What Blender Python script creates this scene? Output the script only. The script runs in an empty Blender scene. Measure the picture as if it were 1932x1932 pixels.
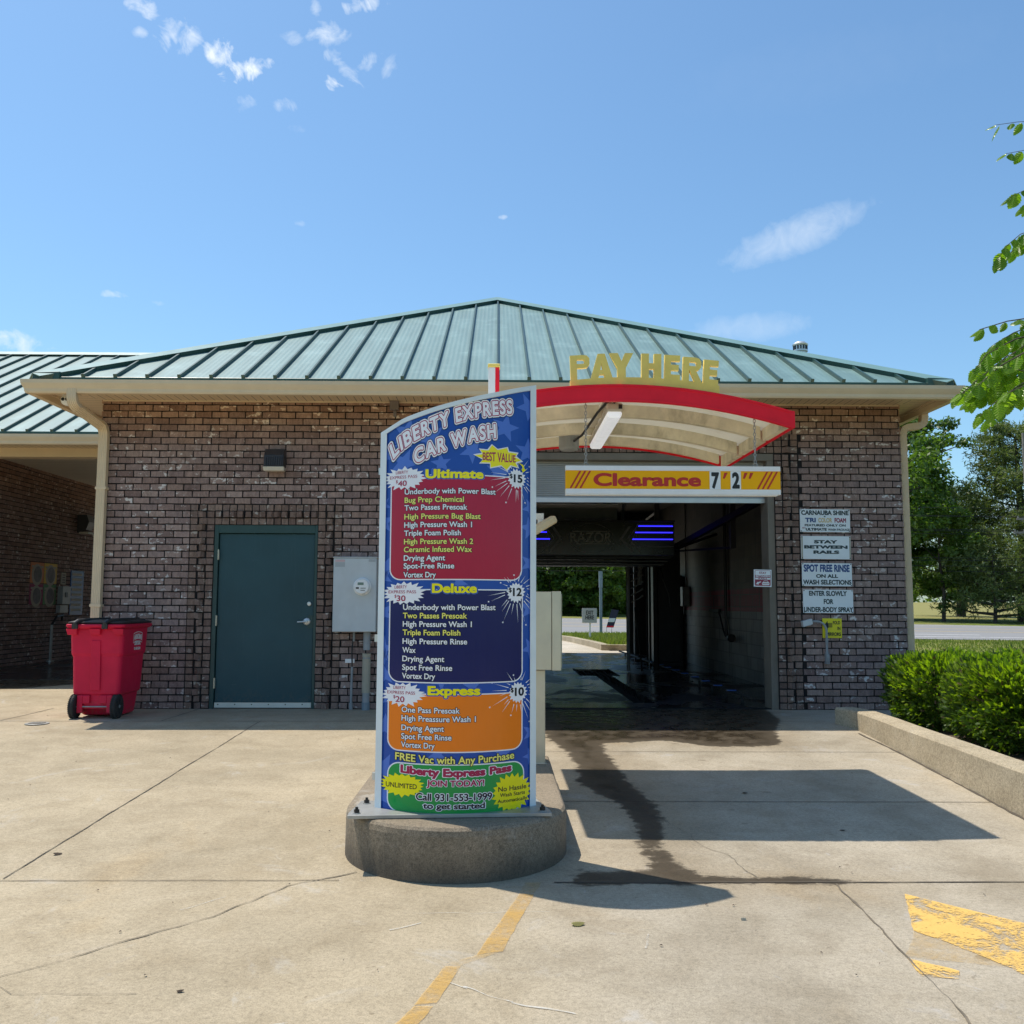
import bpy, bmesh, math, random
import numpy as np
from mathutils import Vector, Matrix, noise as mnoise
R = math.radians
rnd = random.Random(7)
nrs = np.random.RandomState(11)
scene = bpy.context.scene
COL = scene.collection

# ------------------------------------------------------------------ camera, sky, sun, exposure
cam_d = bpy.data.cameras.new('camera')
cam = bpy.data.objects.new('camera', cam_d)
COL.objects.link(cam)
cam_d.sensor_width = 36; cam_d.sensor_fit = 'HORIZONTAL'; cam_d.lens = 36 * 1786 / 1932
cam_d.clip_start = 0.05; cam_d.clip_end = 3000
PITCH = math.atan(175 / 1786); YAW = R(0.9); ROLL = R(0.19)
fw = Vector((math.sin(YAW) * math.cos(PITCH), math.cos(YAW) * math.cos(PITCH), math.sin(PITCH)))
r0 = Vector((math.cos(YAW), -math.sin(YAW), 0)); u0 = r0.cross(fw)
rt = r0 * math.cos(ROLL) + u0 * math.sin(ROLL); up = rt.cross(fw)
cam.matrix_world = Matrix(((rt.x, up.x, -fw.x, 0), (rt.y, up.y, -fw.y, 0), (rt.z, up.z, -fw.z, 1.24), (0, 0, 0, 1)))
scene.camera = cam

SUN_DIR = Vector((-0.35, 0.25, 1.0)).normalized()      # towards the sun
sun_d = bpy.data.lights.new('sun', 'SUN'); sun_d.energy = 3.5; sun_d.angle = R(0.5); sun_d.color = (1.0, 0.93, 0.82)
sun = bpy.data.objects.new('sun', sun_d); COL.objects.link(sun)
sun.location = SUN_DIR * 60
sun.rotation_euler = SUN_DIR.to_track_quat('Z', 'Y').to_euler()

scene.view_settings.view_transform = 'Standard'; scene.view_settings.look = 'None'
scene.view_settings.exposure = 0.48; scene.view_settings.gamma = 1.0
scene.view_settings.use_curve_mapping = False

world = bpy.data.worlds.new('World'); scene.world = world; world.use_nodes = True
def build_world():
    nt = world.node_tree; nt.nodes.clear(); N = nt.nodes.new; L = nt.links.new
    out = N('ShaderNodeOutputWorld'); bg = N('ShaderNodeBackground'); bg.inputs[1].default_value = 0.116
    sky = N('ShaderNodeTexSky'); sky.sky_type = 'NISHITA'; sky.sun_disc = False
    sky.sun_elevation = math.asin(SUN_DIR.z); sky.sun_rotation = math.atan2(SUN_DIR.x, SUN_DIR.y)
    sky.altitude = 150; sky.air_density = 1.1; sky.dust_density = 0.9; sky.ozone_density = 2.6
    tc = N('ShaderNodeTexCoord')
    def math_(op, a, b=None, c=None, clamp=False):
        n = N('ShaderNodeMath'); n.operation = op; n.use_clamp = clamp
        for i, x in enumerate((a, b, c)):
            if x is None: continue
            if isinstance(x, (int, float)): n.inputs[i].default_value = x
            else: L(x, n.inputs[i])
        return n.outputs[0]
    D = tc.outputs['Generated']
    nz = N('ShaderNodeTexNoise'); nz.inputs['Scale'].default_value = 34; nz.inputs['Detail'].default_value = 9; nz.inputs['Roughness'].default_value = 0.62
    nz.inputs['Distortion'].default_value = 1.1
    L(D, nz.inputs['Vector'])
    nw = N('ShaderNodeTexNoise'); nw.inputs['Scale'].default_value = 90; nw.inputs['Detail'].default_value = 5
    L(D, nw.inputs['Vector'])
    fb = math_('ADD', math_('MULTIPLY', nz.outputs[0], 0.72), math_('MULTIPLY', nw.outputs[0], 0.28))
    F = 1786.
    def direction(px, py):
        d = fw * F + rt * (px - 966) - up * (py - 966); return d.normalized()
    # (px, py, half width, half height, tilt, strength, softness): clouds measured in the photograph, put at their bearing in the sky
    clouds = [(343, 65, 36, 30, 0, .82, .5), (415, 98, 34, 20, 0, .95, .4), (463, 130, 40, 20, -5, 1.0, .35), (268, 10, 30, 15, 25, .8, .5), (263, 60, 12, 9, 0, .5, .5), (697, 8, 46, 16, -8, .85, .45),
              (618, 66, 34, 20, 0, .72, .55), (655, 128, 44, 17, 42, .72, .5), (630, 160, 18, 15, 30, .9, .4), (690, 122, 20, 20, 40, .6, .5), (733, 122, 16, 26, 10, .35, .5),
              (463, 196, 20, 18, 0, .42, .5), (537, 200, 22, 14, 0, .5, .5), (545, 65, 24, 12, 20, .35, .5), (560, 243, 14, 10, 0, .18, .5), (595, 15, 10, 14, 0, .6, .5), (1500, 445, 135, 34, -22, .62, 1.3), (1415, 618, 110, 26, -4, .36, 1.2), (22, 645, 66, 26, 5, .8, .6),
              (206, 555, 30, 7, 10, .5, .5), (948, 410, 10, 5, 0, .55, .4), (563, 420, 12, 6, 10, .25, .4), (300, 572, 12, 5, 10, .25, .4), (1560, 130, 260, 60, -10, .05, 2.0), (1890, 960, 120, 24, 0, .55, 1.0), (1760, 1000, 150, 28, 0, .6, 1.0)]
    total = None
    for (px, py, hw, hh, tilt, st, soft) in clouds:
        c = direction(px, py)
        a = rt - c * rt.dot(c); a.normalize(); b = c.cross(a)
        t = R(tilt)
        ax = (a * math.cos(t) + b * math.sin(t)); bx = (b * math.cos(t) - a * math.sin(t))
        def dotp(v, scale):
            n = N('ShaderNodeVectorMath'); n.operation = 'DOT_PRODUCT'; L(D, n.inputs[0]); n.inputs[1].default_value = v * scale
            return n.outputs['Value']
        x = dotp(ax, F / (hw * (.70 if soft < 1 else .82))); y = dotp(bx, F / (hh * (.70 if soft < 1 else .82)))
        r2 = math_('ADD', math_('MULTIPLY', x, x), math_('MULTIPLY', y, y))
        front = math_('GREATER_THAN', dotp(c, 1.0), 0.2)
        m = math_('SUBTRACT', 1.0, math_('MULTIPLY', r2, .62))          # 1 at the centre
        k = math_('ADD', math_('MULTIPLY', m, 0.50 if soft < 1 else 0.62), math_('MULTIPLY', math_('SUBTRACT', fb, 0.5), 4.4 if soft < 1 else 1.5))
        k = math_('MULTIPLY', math_('MULTIPLY', math_('DIVIDE', k, soft * 2.1 if soft < 1 else soft, clamp=True), front), st)
        total = k if total is None else math_('MAXIMUM', total, k)
    mix = N('ShaderNodeMix'); mix.data_type = 'RGBA'
    L(total, mix.inputs[0])
    tint = N('ShaderNodeMix'); tint.data_type = 'RGBA'; tint.blend_type = 'MULTIPLY'; tint.inputs[0].default_value = 1.0
    L(sky.outputs[0], tint.inputs[6]); tint.inputs[7].default_value = (0.77, 0.975, 1.04, 1)
    L(tint.outputs[2], mix.inputs[6]); mix.inputs[7].default_value = (6.0, 6.5, 7.0, 1)
    L(mix.outputs[2], bg.inputs[0]); L(bg.outputs[0], out.inputs[0])
build_world()

# ------------------------------------------------------------------ object helpers
ORG = {}
def tag(o, label=None, cat=None, group=None, kind=None):
    if label: o['label'] = label
    if cat: o['category'] = cat
    if group: o['group'] = group
    if kind: o['kind'] = kind
    return o
def thing(name, label, cat, loc=(0, 0, 0), group=None):
    o = bpy.data.objects.new(name, None); COL.objects.link(o); o.location = loc; o.empty_display_size = 0.1
    ORG[o.name] = Vector(loc)
    return tag(o, label, cat, group)
def dup(root, loc, label, group=None):
    r = root.copy(); COL.objects.link(r); r.location = loc; r['label'] = label
    if group: r['group'] = group
    for ch in list(root.children):
        c = ch.copy(); COL.objects.link(c); c.parent = r
        for g in ch.children:
            d = g.copy(); COL.objects.link(d); d.parent = c
    return r

class MB:
    def __init__(s): s.v = []; s.f = []; s.m = []
    def add(s, vs, fs, m=0):
        b = len(s.v); s.v += [tuple(p) for p in vs]
        for f in fs: s.f.append(tuple(i + b for i in f)); s.m.append(m)
        return s
    def box(s, x0, x1, y0, y1, z0, z1, m=0):
        return s.add([(x0, y0, z0), (x1, y0, z0), (x1, y1, z0), (x0, y1, z0), (x0, y0, z1), (x1, y0, z1), (x1, y1, z1), (x0, y1, z1)],
                     [(0, 3, 2, 1), (4, 5, 6, 7), (0, 1, 5, 4), (1, 2, 6, 5), (2, 3, 7, 6), (3, 0, 4, 7)], m)
    def hexa(s, p, m=0):       # 8 points ordered like box
        return s.add(p, [(0, 3, 2, 1), (4, 5, 6, 7), (0, 1, 5, 4), (1, 2, 6, 5), (2, 3, 7, 6), (3, 0, 4, 7)], m)
    def bar(s, a, b, w, h, upv=(0, 0, 1), m=0):
        a = Vector(a); b = Vector(b); d = (b - a).normalized(); u = Vector(upv); sx = d.cross(u)
        if sx.length < 1e-4: sx = d.cross(Vector((0, 1, 0)))
        sx.normalize(); u = sx.cross(d)
        p = []
        for q in (a, b):
            for i, j in ((-1, -1), (1, -1), (1, 1), (-1, 1)): p.append(q + sx * (w / 2 * i) + u * (h / 2 * j))
        return s.add(p, [(0, 3, 2, 1), (4, 5, 6, 7), (0, 1, 5, 4), (1, 2, 6, 5), (2, 3, 7, 6), (3, 0, 4, 7)], m)
    def tube(s, pts, r, seg=10, m=0, cap=True):
        pts = [Vector(p) for p in pts]; n = len(pts); b = len(s.v)
        rr = r if isinstance(r, (list, tuple)) else [r] * n
        prev = None
        for i, p in enumerate(pts):
            d = (pts[min(i + 1, n - 1)] - pts[max(i - 1, 0)]).normalized()
            if prev is None:
                a = d.orthogonal().normalized()
            else:
                a = (prev - d * prev.dot(d))
                a = a.normalized() if a.length > 1e-5 else d.orthogonal().normalized()
            prev = a; c = d.cross(a)
            for k in range(seg):
                t = 2 * math.pi * k / seg
                s.v.append(tuple(p + (a * math.cos(t) + c * math.sin(t)) * rr[i]))
        for i in range(n - 1):
            for k in range(seg):
                k2 = (k + 1) % seg
                s.f.append((b + i * seg + k, b + i * seg + k2, b + (i + 1) * seg + k2, b + (i + 1) * seg + k)); s.m.append(m)
        if cap:
            s.f.append(tuple(b + k for k in reversed(range(seg)))); s.m.append(m)
            s.f.append(tuple(b + (n - 1) * seg + k for k in range(seg))); s.m.append(m)
        return s
    def prism(s, poly, a, b, axis='y', m=0):   # poly 2-D; axis y -> (x,z); axis x -> (y,z); axis z -> (x,y)
        def P(q, t):
            return {'y': (q[0], t, q[1]), 'x': (t, q[0], q[1]), 'z': (q[0], q[1], t)}[axis]
        n = len(poly); vs = [P(q, a) for q in poly] + [P(q, b) for q in poly]
        fs = [tuple(range(n)), tuple(reversed(range(n, 2 * n)))] + [(i, i + n, (i + 1) % n + n, (i + 1) % n) for i in range(n)]
        return s.add(vs, fs, m)
    def lathe(s, prof, c=(0, 0, 0), seg=20, axis='z', m=0):
        b = len(s.v); c = Vector(c)
        for r, h in prof:
            for k in range(seg):
                t = 2 * math.pi * k / seg; x, y = r * math.cos(t), r * math.sin(t)
                q = {'z': (x, y, h), 'y': (x, h, y), 'x': (h, x, y)}[axis]
                s.v.append(tuple(c + Vector(q)))
        for i in range(len(prof) - 1):
            for k in range(seg):
                k2 = (k + 1) % seg
                s.f.append((b + i * seg + k, b + i * seg + k2, b + (i + 1) * seg + k2, b + (i + 1) * seg + k)); s.m.append(m)
        s.f.append(tuple(b + k for k in reversed(range(seg)))); s.m.append(m)
        s.f.append(tuple(b + (len(prof) - 1) * seg + k for k in range(seg))); s.m.append(m)
        return s
    def build(s, name, mats, parent=None, smooth=False, bevel=0, seg=1, recalc=True, org=None):
        o0 = Vector((0, 0, 0))
        if parent is not None: o0 = ORG.get(parent.name, Vector((0, 0, 0)))
        elif org is not None: o0 = Vector(org)
        me = bpy.data.meshes.new(name)
        me.from_pydata([(x - o0.x, y - o0.y, z - o0.z) for x, y, z in s.v], [], s.f)
        for mm in (mats if isinstance(mats, (list, tuple)) else [mats]): me.materials.append(mm)
        me.polygons.foreach_set('material_index', s.m)
        if recalc:
            bm = bmesh.new(); bm.from_mesh(me); bmesh.ops.recalc_face_normals(bm, faces=bm.faces); bm.to_mesh(me); bm.free()
        if smooth: me.polygons.foreach_set('use_smooth', [True] * len(me.polygons))
        me.update()
        o = bpy.data.objects.new(name, me); COL.objects.link(o)
        ORG[o.name] = o0
        if parent is not None: o.parent = parent
        else: o.location = o0
        if bevel:
            b = o.modifiers.new('bevel', 'BEVEL'); b.width = bevel; b.segments = seg; b.limit_method = 'ANGLE'; b.angle_limit = R(40)
        if smooth == 'auto':
            pass
        return o

# ------------------------------------------------------------------ material helpers
def nodes(name):
    m = bpy.data.materials.new(name); m.use_nodes = True
    nt = m.node_tree; nt.nodes.clear()
    out = nt.nodes.new('ShaderNodeOutputMaterial'); p = nt.nodes.new('ShaderNodeBsdfPrincipled')
    nt.links.new(p.outputs[0], out.inputs[0])
    return m, nt, p, out
class NB:
    def __init__(s, nt): s.nt = nt; s.N = nt.nodes.new; s.L = nt.links.new
    def lk(s, x, sock):
        if isinstance(x, (int, float)): sock.default_value = x
        elif isinstance(x, tuple): sock.default_value = x if len(x) == 4 or sock.type == 'VECTOR' else (*x, 1)
        else: s.L(x, sock)
    def math(s, op, a, b=None, c=None, clamp=False):
        n = s.N('ShaderNodeMath'); n.operation = op; n.use_clamp = clamp
        for i, x in enumerate((a, b, c)):
            if x is not None: s.lk(x, n.inputs[i])
        return n.outputs[0]
    def noise(s, scale, detail=4, rough=.55, vec=None, dist=0):
        n = s.N('ShaderNodeTexNoise'); n.inputs['Scale'].default_value = scale; n.inputs['Detail'].default_value = detail
        n.inputs['Roughness'].default_value = rough; n.inputs['Distortion'].default_value = dist
        if vec is not None: s.L(vec, n.inputs['Vector'])
        return n.outputs[0]
    def pos(s): return s.N('ShaderNodeNewGeometry').outputs['Position']
    def scalev(s, v, sc):
        n = s.N('ShaderNodeVectorMath'); n.operation = 'MULTIPLY'; s.L(v, n.inputs[0]); n.inputs[1].default_value = sc; return n.outputs[0]
    def island(s): return s.N('ShaderNodeNewGeometry').outputs['Random Per Island']
    def sep(s, v):
        n = s.N('ShaderNodeSeparateXYZ'); s.L(v, n.inputs[0]); return n.outputs
    def comb(s, x, y, z):
        n = s.N('ShaderNodeCombineXYZ')
        for i, q in enumerate((x, y, z)): s.lk(q, n.inputs[i])
        return n.outputs[0]
    def ramp(s, f, stops, interp='LINEAR'):
        n = s.N('ShaderNodeValToRGB'); cr = n.color_ramp; cr.interpolation = interp
        while len(cr.elements) > len(stops): cr.elements.remove(cr.elements[-1])
        while len(cr.elements) < len(stops): cr.elements.new(1)
        for e, (p, c) in zip(cr.elements, stops): e.position = p; e.color = (*c, 1) if len(c) == 3 else c
        s.L(f, n.inputs[0]); return n.outputs[0]
    def mix(s, f, a, b, mode='MIX'):
        n = s.N('ShaderNodeMix'); n.data_type = 'RGBA'; n.blend_type = mode
        s.lk(f, n.inputs[0]); s.lk(a, n.inputs[6]); s.lk(b, n.inputs[7]); return n.outputs[2]
    def smooth(s, x, a, b):
        n = s.N('ShaderNodeMapRange'); n.interpolation_type = 'SMOOTHSTEP'; s.L(x, n.inputs[0]); n.inputs[1].default_value = a; n.inputs[2].default_value = b
        return n.outputs[0]
    def bump(s, h, strength, dist=.01, normal=None):
        n = s.N('ShaderNodeBump'); n.inputs['Strength'].default_value = strength; n.inputs['Distance'].default_value = dist
        s.L(h, n.inputs['Height'])
        if normal is not None: s.L(normal, n.inputs['Normal'])
        return n.outputs[0]

def plain(name, c, rough=.55, metal=0, var=.12, vs=6, bump=0, bs=60, spec=.5, dirt=0, coat=0):
    m, nt, p, out = nodes(name); b = NB(nt); P = b.pos()
    n = b.noise(vs, 6, .6, P)
    lo = tuple(x * (1 - var) for x in c); hi = tuple(min(1, x * (1 + var)) for x in c)
    col = b.ramp(n, [(.3, lo), (.7, hi)])
    if dirt:
        d = b.math('MULTIPLY', b.smooth(b.noise(3.1, 7, .65, b.scalev(P, (1, 1, .45))), .48, .72), dirt)
        col = b.mix(d, col, (c[0] * .35, c[1] * .33, c[2] * .28))
    b.L(col, p.inputs['Base Color'])
    rr = b.math('ADD', b.math('MULTIPLY', b.noise(vs * 2.3, 4, .5, P), .16), rough - .08, clamp=True)
    b.L(rr, p.inputs['Roughness'])
    p.inputs['Metallic'].default_value = metal; p.inputs['Specular IOR Level'].default_value = spec
    if coat: p.inputs['Coat Weight'].default_value = coat; p.inputs['Coat Roughness'].default_value = .08
    if bump: b.L(b.bump(b.noise(bs, 4, .6, P), bump, .004), p.inputs['Normal'])
    return m
def scuffed(name, c, rough, base_z, spec=.3, amt=.5):
    """painted or moulded surface with rubbed streaks, small scratches and splashed dirt"""
    m, nt, p, out = nodes(name); b = NB(nt); P = b.pos()
    col = b.ramp(b.noise(1.8, 6, .65, P), [(.3, tuple(x * .86 for x in c)), (.7, tuple(min(1, x * 1.12) for x in c))])
    st = b.smooth(b.noise(6, 6, .7, b.scalev(P, (3.5, 3.5, .18))), .56, .74)
    col = b.mix(b.math('MULTIPLY', st, amt * .35), col, tuple(min(1, x * 1.5 + .05) for x in c))
    sc = b.smooth(b.noise(15, 7, .75, b.scalev(P, (.5, .5, 2.2)), 1.2), .64, .70)
    col = b.mix(b.math('MULTIPLY', sc, amt * .6), col, tuple(min(1, x * 1.3 + .10) for x in c))
    spl = b.math('MULTIPLY', b.smooth(b.math('ADD', b.sep(P)[2], b.math('MULTIPLY', b.noise(9, 6, .7, P), .5)), base_z + .52, base_z + .22), b.smooth(b.noise(34, 4, .6, P), .42, .6))
    col = b.mix(b.math('MULTIPLY', spl, amt * .8), col, (.16, .13, .09))
    b.L(col, p.inputs['Base Color']); b.L(b.math('ADD', rough - .06, b.math('MULTIPLY', b.noise(7, 5, .6, P), .2)), p.inputs['Roughness']); p.inputs['Specular IOR Level'].default_value = spec
    b.L(b.bump(b.noise(120, 3, .6, P), .10, .003), p.inputs['Normal']); return m
def emis(name, c, s):
    m, nt, p, out = nodes(name); p.inputs['Base Color'].default_value = (*c, 1); p.inputs['Emission Color'].default_value = (*c, 1)
    p.inputs['Emission Strength'].default_value = s; return m

def brick_mat(name, dark=1.0):
    m, nt, p, out = nodes(name); b = NB(nt); P = b.pos(); isl = b.island()
    col = b.ramp(isl, [(0, (.215, .145, .128)), (.2, (.290, .198, .170)), (.42, (.345, .246, .216)), (.6, (.262, .186, .170)), (.8, (.380, .277, .240)), (1, (.31, .212, .174))])
    v = b.noise(9, 7, .65, b.scalev(P, (3.2, 3.2, .9)))                       # vertical drag marks in the clay
    col = b.mix(1.0, col, b.ramp(v, [(.25, (.66, .65, .64)), (.52, (1, 1, 1)), (.8, (1.34, 1.31, 1.27))]), 'MULTIPLY')
    f = b.noise(70, 4, .7, P)
    col = b.mix(.6, col, b.ramp(f, [(.3, (.6, .6, .6)), (.7, (1.3, 1.3, 1.3))]), 'MULTIPLY')
    # whitish smears fired into some of the bricks
    w = b.noise(13, 5, .6, b.scalev(P, (1, 1, 1.5)))
    rr = b.math('FRACT', b.math('MULTIPLY', isl, 37.7))
    amt = b.math('MULTIPLY', b.smooth(w, .565, .64), b.smooth(rr, .42, .75))
    col = b.mix(b.math('MULTIPLY', amt, .8), col, (.78, .74, .70))
    w2 = b.math('MULTIPLY', b.smooth(b.noise(24, 4, .6, P), .58, .7), b.smooth(b.math('FRACT', b.math('MULTIPLY', isl, 91.3)), .2, .9))
    col = b.mix(b.math('MULTIPLY', w2, .42), col, (.50, .44, .39))
    # slightly warmer band of bricks under the eaves
    z = b.sep(P)[2]
    warm = b.math('MULTIPLY', b.smooth(z, 3.0, 3.6), .75)
    col = b.mix(warm, col, b.mix(1.0, col, (1.30, 1.06, .78), 'MULTIPLY'))
    if dark != 1: col = b.mix(1.0, col, (dark, dark * .97, dark * .9), 'MULTIPLY')
    b.L(col, p.inputs['Base Color']); p.inputs['Roughness'].default_value = .9; p.inputs['Specular IOR Level'].default_value = .25
    h = b.math('ADD', b.math('MULTIPLY', v, .6), b.math('MULTIPLY', f, .5))
    b.L(b.bump(h, .55, .006), p.inputs['Normal'])
    return m

def concrete_mat(name, base, wet=False, stain=.0, grain=1.0, dirtlow=None):
    m, nt, p, out = nodes(name); b = NB(nt); P = b.pos()
    big = b.noise(.55, 5, .6, P); mid = b.noise(3.2, 7, .65, P, .4); fine = b.noise(48, 6, .75, P); grit = b.noise(170, 2, .6, P)
    c0 = tuple(x * .80 for x in base); c1 = tuple(min(1, x * 1.16) for x in base)
    col = b.ramp(big, [(.3, (c0[0], c0[1], c0[2] * .98)), (.5, base), (.72, c1)])
    col = b.mix(1.0, col, b.ramp(mid, [(.25, (.80, .78, .75)), (.5, (1, 1, 1)), (.75, (1.12, 1.13, 1.16))]), 'MULTIPLY')
    g = .36 * grain
    col = b.mix(1.0, col, b.ramp(fine, [(.28, (1 - 1.3 * g,) * 3), (.5, (1, 1, 1)), (.74, (1 + g,) * 3)]), 'MULTIPLY')
    col = b.mix(1.0, col, b.ramp(grit, [(.32, (1 - 1.2 * g,) * 3), (.45, (1, 1, 1)), (.68, (1 + .8 * g,) * 3)]), 'MULTIPLY')
    if stain:
        # pale worn laitance and brown tyre-drag patches
        s1 = b.math('MAXIMUM', b.smooth(b.noise(1.7, 8, .7, P, .8), .57, .70), b.smooth(b.noise(4.2, 9, .78, b.scalev(P, (1, .55, 1)), .9), .60, .70))
        col = b.mix(b.math('MULTIPLY', s1, stain), col, (.50, .47, .42))
        s2 = b.smooth(b.noise(1.05, 6, .6, b.scalev(P, (1.3, .6, 1)), .5), .54, .72)
        col = b.mix(b.math('MULTIPLY', s2, stain * .8), col, (base[0] * .70, base[1] * .64, base[2] * .54))
        pit = b.smooth(b.noise(26, 3, .5, P), .70, .74)
        col = b.mix(b.math('MULTIPLY', pit, .5), col, (base[0] * .45, base[1] * .42, base[2] * .38))
    if dirtlow:
        z = b.sep(P)[2]
        d = b.smooth(b.math('ADD', z, b.math('MULTIPLY', b.noise(7, 5, .6, b.scalev(P, (1, 1, .3))), .16)), dirtlow + .22, dirtlow + .06)
        col = b.mix(b.math('MULTIPLY', d, .62), col, (.06, .052, .042))
    if wet:     # tyre polish in the lane and small oil drips between the wheel paths
        x, y, z = b.sep(P); wob = b.math('MULTIPLY', b.math('SUBTRACT', b.noise(.8, 4, .6, P), .5), .5)
        for xc in (1.02, 2.62):
            t = b.smooth(b.math('ABSOLUTE', b.math('SUBTRACT', b.math('ADD', x, wob), xc)), .30, .05)
            col = b.mix(b.math('MULTIPLY', b.math('MULTIPLY', t, b.noise(1.6, 6, .7, P)), .5), col, b.mix(1.0, col, (.66, .63, .58), 'MULTIPLY'))
        mid_ = b.smooth(b.math('ABSOLUTE', b.math('SUBTRACT', x, 1.8)), .55, .15); spots = b.smooth(b.noise(5.2, 3, .5, P), .66, .72)
        col = b.mix(b.math('MULTIPLY', b.math('MULTIPLY', mid_, spots), .55), col, b.mix(1.0, col, (.42, .38, .33), 'MULTIPLY'))
        pour = b.smooth(b.math('ADD', x, b.math('MULTIPLY', b.math('SUBTRACT', b.noise(.6, 4, .6, P), .5), 1.6)), -.5, .9)      # the lane is a greyer pour
        col = b.mix(pour, col, b.mix(1.0, col, (.985, 1.035, 1.16), 'MULTIPLY'))
        rust = b.smooth(b.noise(.9, 5, .6, b.scalev(P, (1, .7, 1)), .4), .56, .70)
        col = b.mix(b.math('MULTIPLY', rust, .35), col, b.mix(1.0, col, (1.0, .88, .70), 'MULTIPLY'))
    h = b.math('ADD', b.math('MULTIPLY', fine, .6), b.math('MULTIPLY', grit, .5))
    rough = .9
    if wet:
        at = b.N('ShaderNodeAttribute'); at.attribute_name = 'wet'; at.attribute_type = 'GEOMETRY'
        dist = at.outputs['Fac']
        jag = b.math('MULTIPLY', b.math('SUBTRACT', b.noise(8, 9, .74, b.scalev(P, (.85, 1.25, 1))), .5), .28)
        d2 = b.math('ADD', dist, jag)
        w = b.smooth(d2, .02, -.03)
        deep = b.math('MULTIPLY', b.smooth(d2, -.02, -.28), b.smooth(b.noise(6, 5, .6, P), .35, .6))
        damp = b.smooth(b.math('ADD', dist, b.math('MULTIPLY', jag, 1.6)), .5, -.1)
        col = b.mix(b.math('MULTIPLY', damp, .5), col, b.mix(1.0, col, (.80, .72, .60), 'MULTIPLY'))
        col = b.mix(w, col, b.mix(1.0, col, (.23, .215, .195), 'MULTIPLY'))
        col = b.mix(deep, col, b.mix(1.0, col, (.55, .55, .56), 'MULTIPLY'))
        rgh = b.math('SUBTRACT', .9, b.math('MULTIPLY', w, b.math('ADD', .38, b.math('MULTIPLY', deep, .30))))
        b.L(rgh, p.inputs['Roughness'])
    else:
        p.inputs['Roughness'].default_value = rough
    p.inputs['Specular IOR Level'].default_value = .35
    b.L(col, p.inputs['Base Color'])
    b.L(b.bump(h, .35 * grain, .006), p.inputs['Normal'])
    return m

def leaf_mat(name, c1, c2, trans=.35, rough=.5, veins=False):
    m, nt, p, out = nodes(name); b = NB(nt); P = b.pos()
    isl = b.island(); n = b.noise(.9, 3, .5, P)
    col = b.mix(b.math('ADD', b.math('MULTIPLY', isl, .6), b.math('MULTIPLY', n, .4)), c1, c2)
    b.L(col, p.inputs['Base Color']); p.inputs['Roughness'].default_value = rough; p.inputs['Specular IOR Level'].default_value = .35
    t = nt.nodes.new('ShaderNodeBsdfTranslucent'); b.L(b.mix(1.0, col, (1.5, 1.7, .55), 'MULTIPLY'), t.inputs[0])
    mx = nt.nodes.new('ShaderNodeMixShader'); mx.inputs[0].default_value = trans
    b.L(p.outputs[0], mx.inputs[1]); b.L(t.outputs[0], mx.inputs[2]); b.L(mx.outputs[0], out.inputs[0])
    return m

def worn_paint(name, c, keep=.5, soft=.05, amax=1.0):
    m, nt, p, out = nodes(name); b = NB(nt); P = b.pos()
    p.inputs['Base Color'].default_value = (*c, 1); p.inputs['Roughness'].default_value = .75
    n = b.math('ADD', b.math('MULTIPLY', b.noise(4.5, 8, .75, P, .6), .7), b.math('MULTIPLY', b.noise(60, 4, .7, P), .3))
    a = b.math('MULTIPLY', b.smooth(n, keep - soft, keep + soft), amax)
    b.L(b.mix(b.noise(30, 4, .6, P), (c[0] * .8, c[1] * .78, c[2] * .7), (c[0], c[1], c[2])), p.inputs['Base Color'])
    tr = nt.nodes.new('ShaderNodeBsdfTransparent'); mx = nt.nodes.new('ShaderNodeMixShader')
    b.L(a, mx.inputs[0]); b.L(tr.outputs[0], mx.inputs[1]); b.L(p.outputs[0], mx.inputs[2]); b.L(mx.outputs[0], out.inputs[0])
    return m

M = {}
M['brick'] = brick_mat('clay_brick'); M['brick_trim'] = brick_mat('clay_brick_trim', .74)
M['mortar'] = plain('dark_mortar', (.016, .014, .014), .95, 0, .3, 20, .5, 120)
M['concrete'] = concrete_mat('driveway_concrete', (.372, .305, .205), wet=True, stain=.34, grain=.62)
M['kerb'] = concrete_mat('kerb_concrete', (.40, .335, .235), stain=.25)
M['island'] = concrete_mat('island_concrete', (.235, .190, .135), stain=.5, dirtlow=-.13, grain=1.0)
M['joint'] = plain('joint_filler', (.095, .078, .058), .95); M['crack'] = plain('crack_dirt', (.16, .132, .095), .95, 0, .3, 9)
M['yellow_paint'] = worn_paint('worn_yellow_paint', (.82, .52, .14), .465, .05, .92)
M['yellow_faint'] = worn_paint('faded_yellow_paint', (.72, .43, .10), .47, .16, .62)
M['beige'] = plain('beige_trim', (.74, .585, .385), .5, 0, .06, 3)
M['door_green'] = scuffed('green_door_paint', (.024, .074, .088), .42, 0, .35, .42)
M['frame_green'] = plain('green_frame_paint', (.020, .062, .058), .42, 0, .15, 4)
M['steel'] = plain('stainless_steel', (.60, .55, .44), .36, .6, .10, 3, dirt=.15)
M['alu'] = plain('aluminium', (.62, .63, .62), .38, .7, .06, 5)
M['galv'] = plain('galvanised_plate', (.40, .40, .38), .45, .6, .22, 6, dirt=.25)
M['white_frame'] = plain('white_frame_metal', (.76, .82, .83), .4, .0, .05, 5)
M['grey_box'] = plain('grey_enamel', (.56, .60, .61), .45, 0, .06, 4, dirt=.1)
M['pvc'] = plain('grey_conduit', (.30, .32, .33), .5, 0, .12, 6)
M['pvc_tan'] = plain('tan_conduit', (.42, .38, .29), .5, 0, .1, 6)
M['black'] = plain('black_plastic', (.018, .018, .020), .5, 0, .3, 8)
M['rubber'] = plain('tyre_rubber', (.030, .029, .028), .8, 0, .3, 14)
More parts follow.
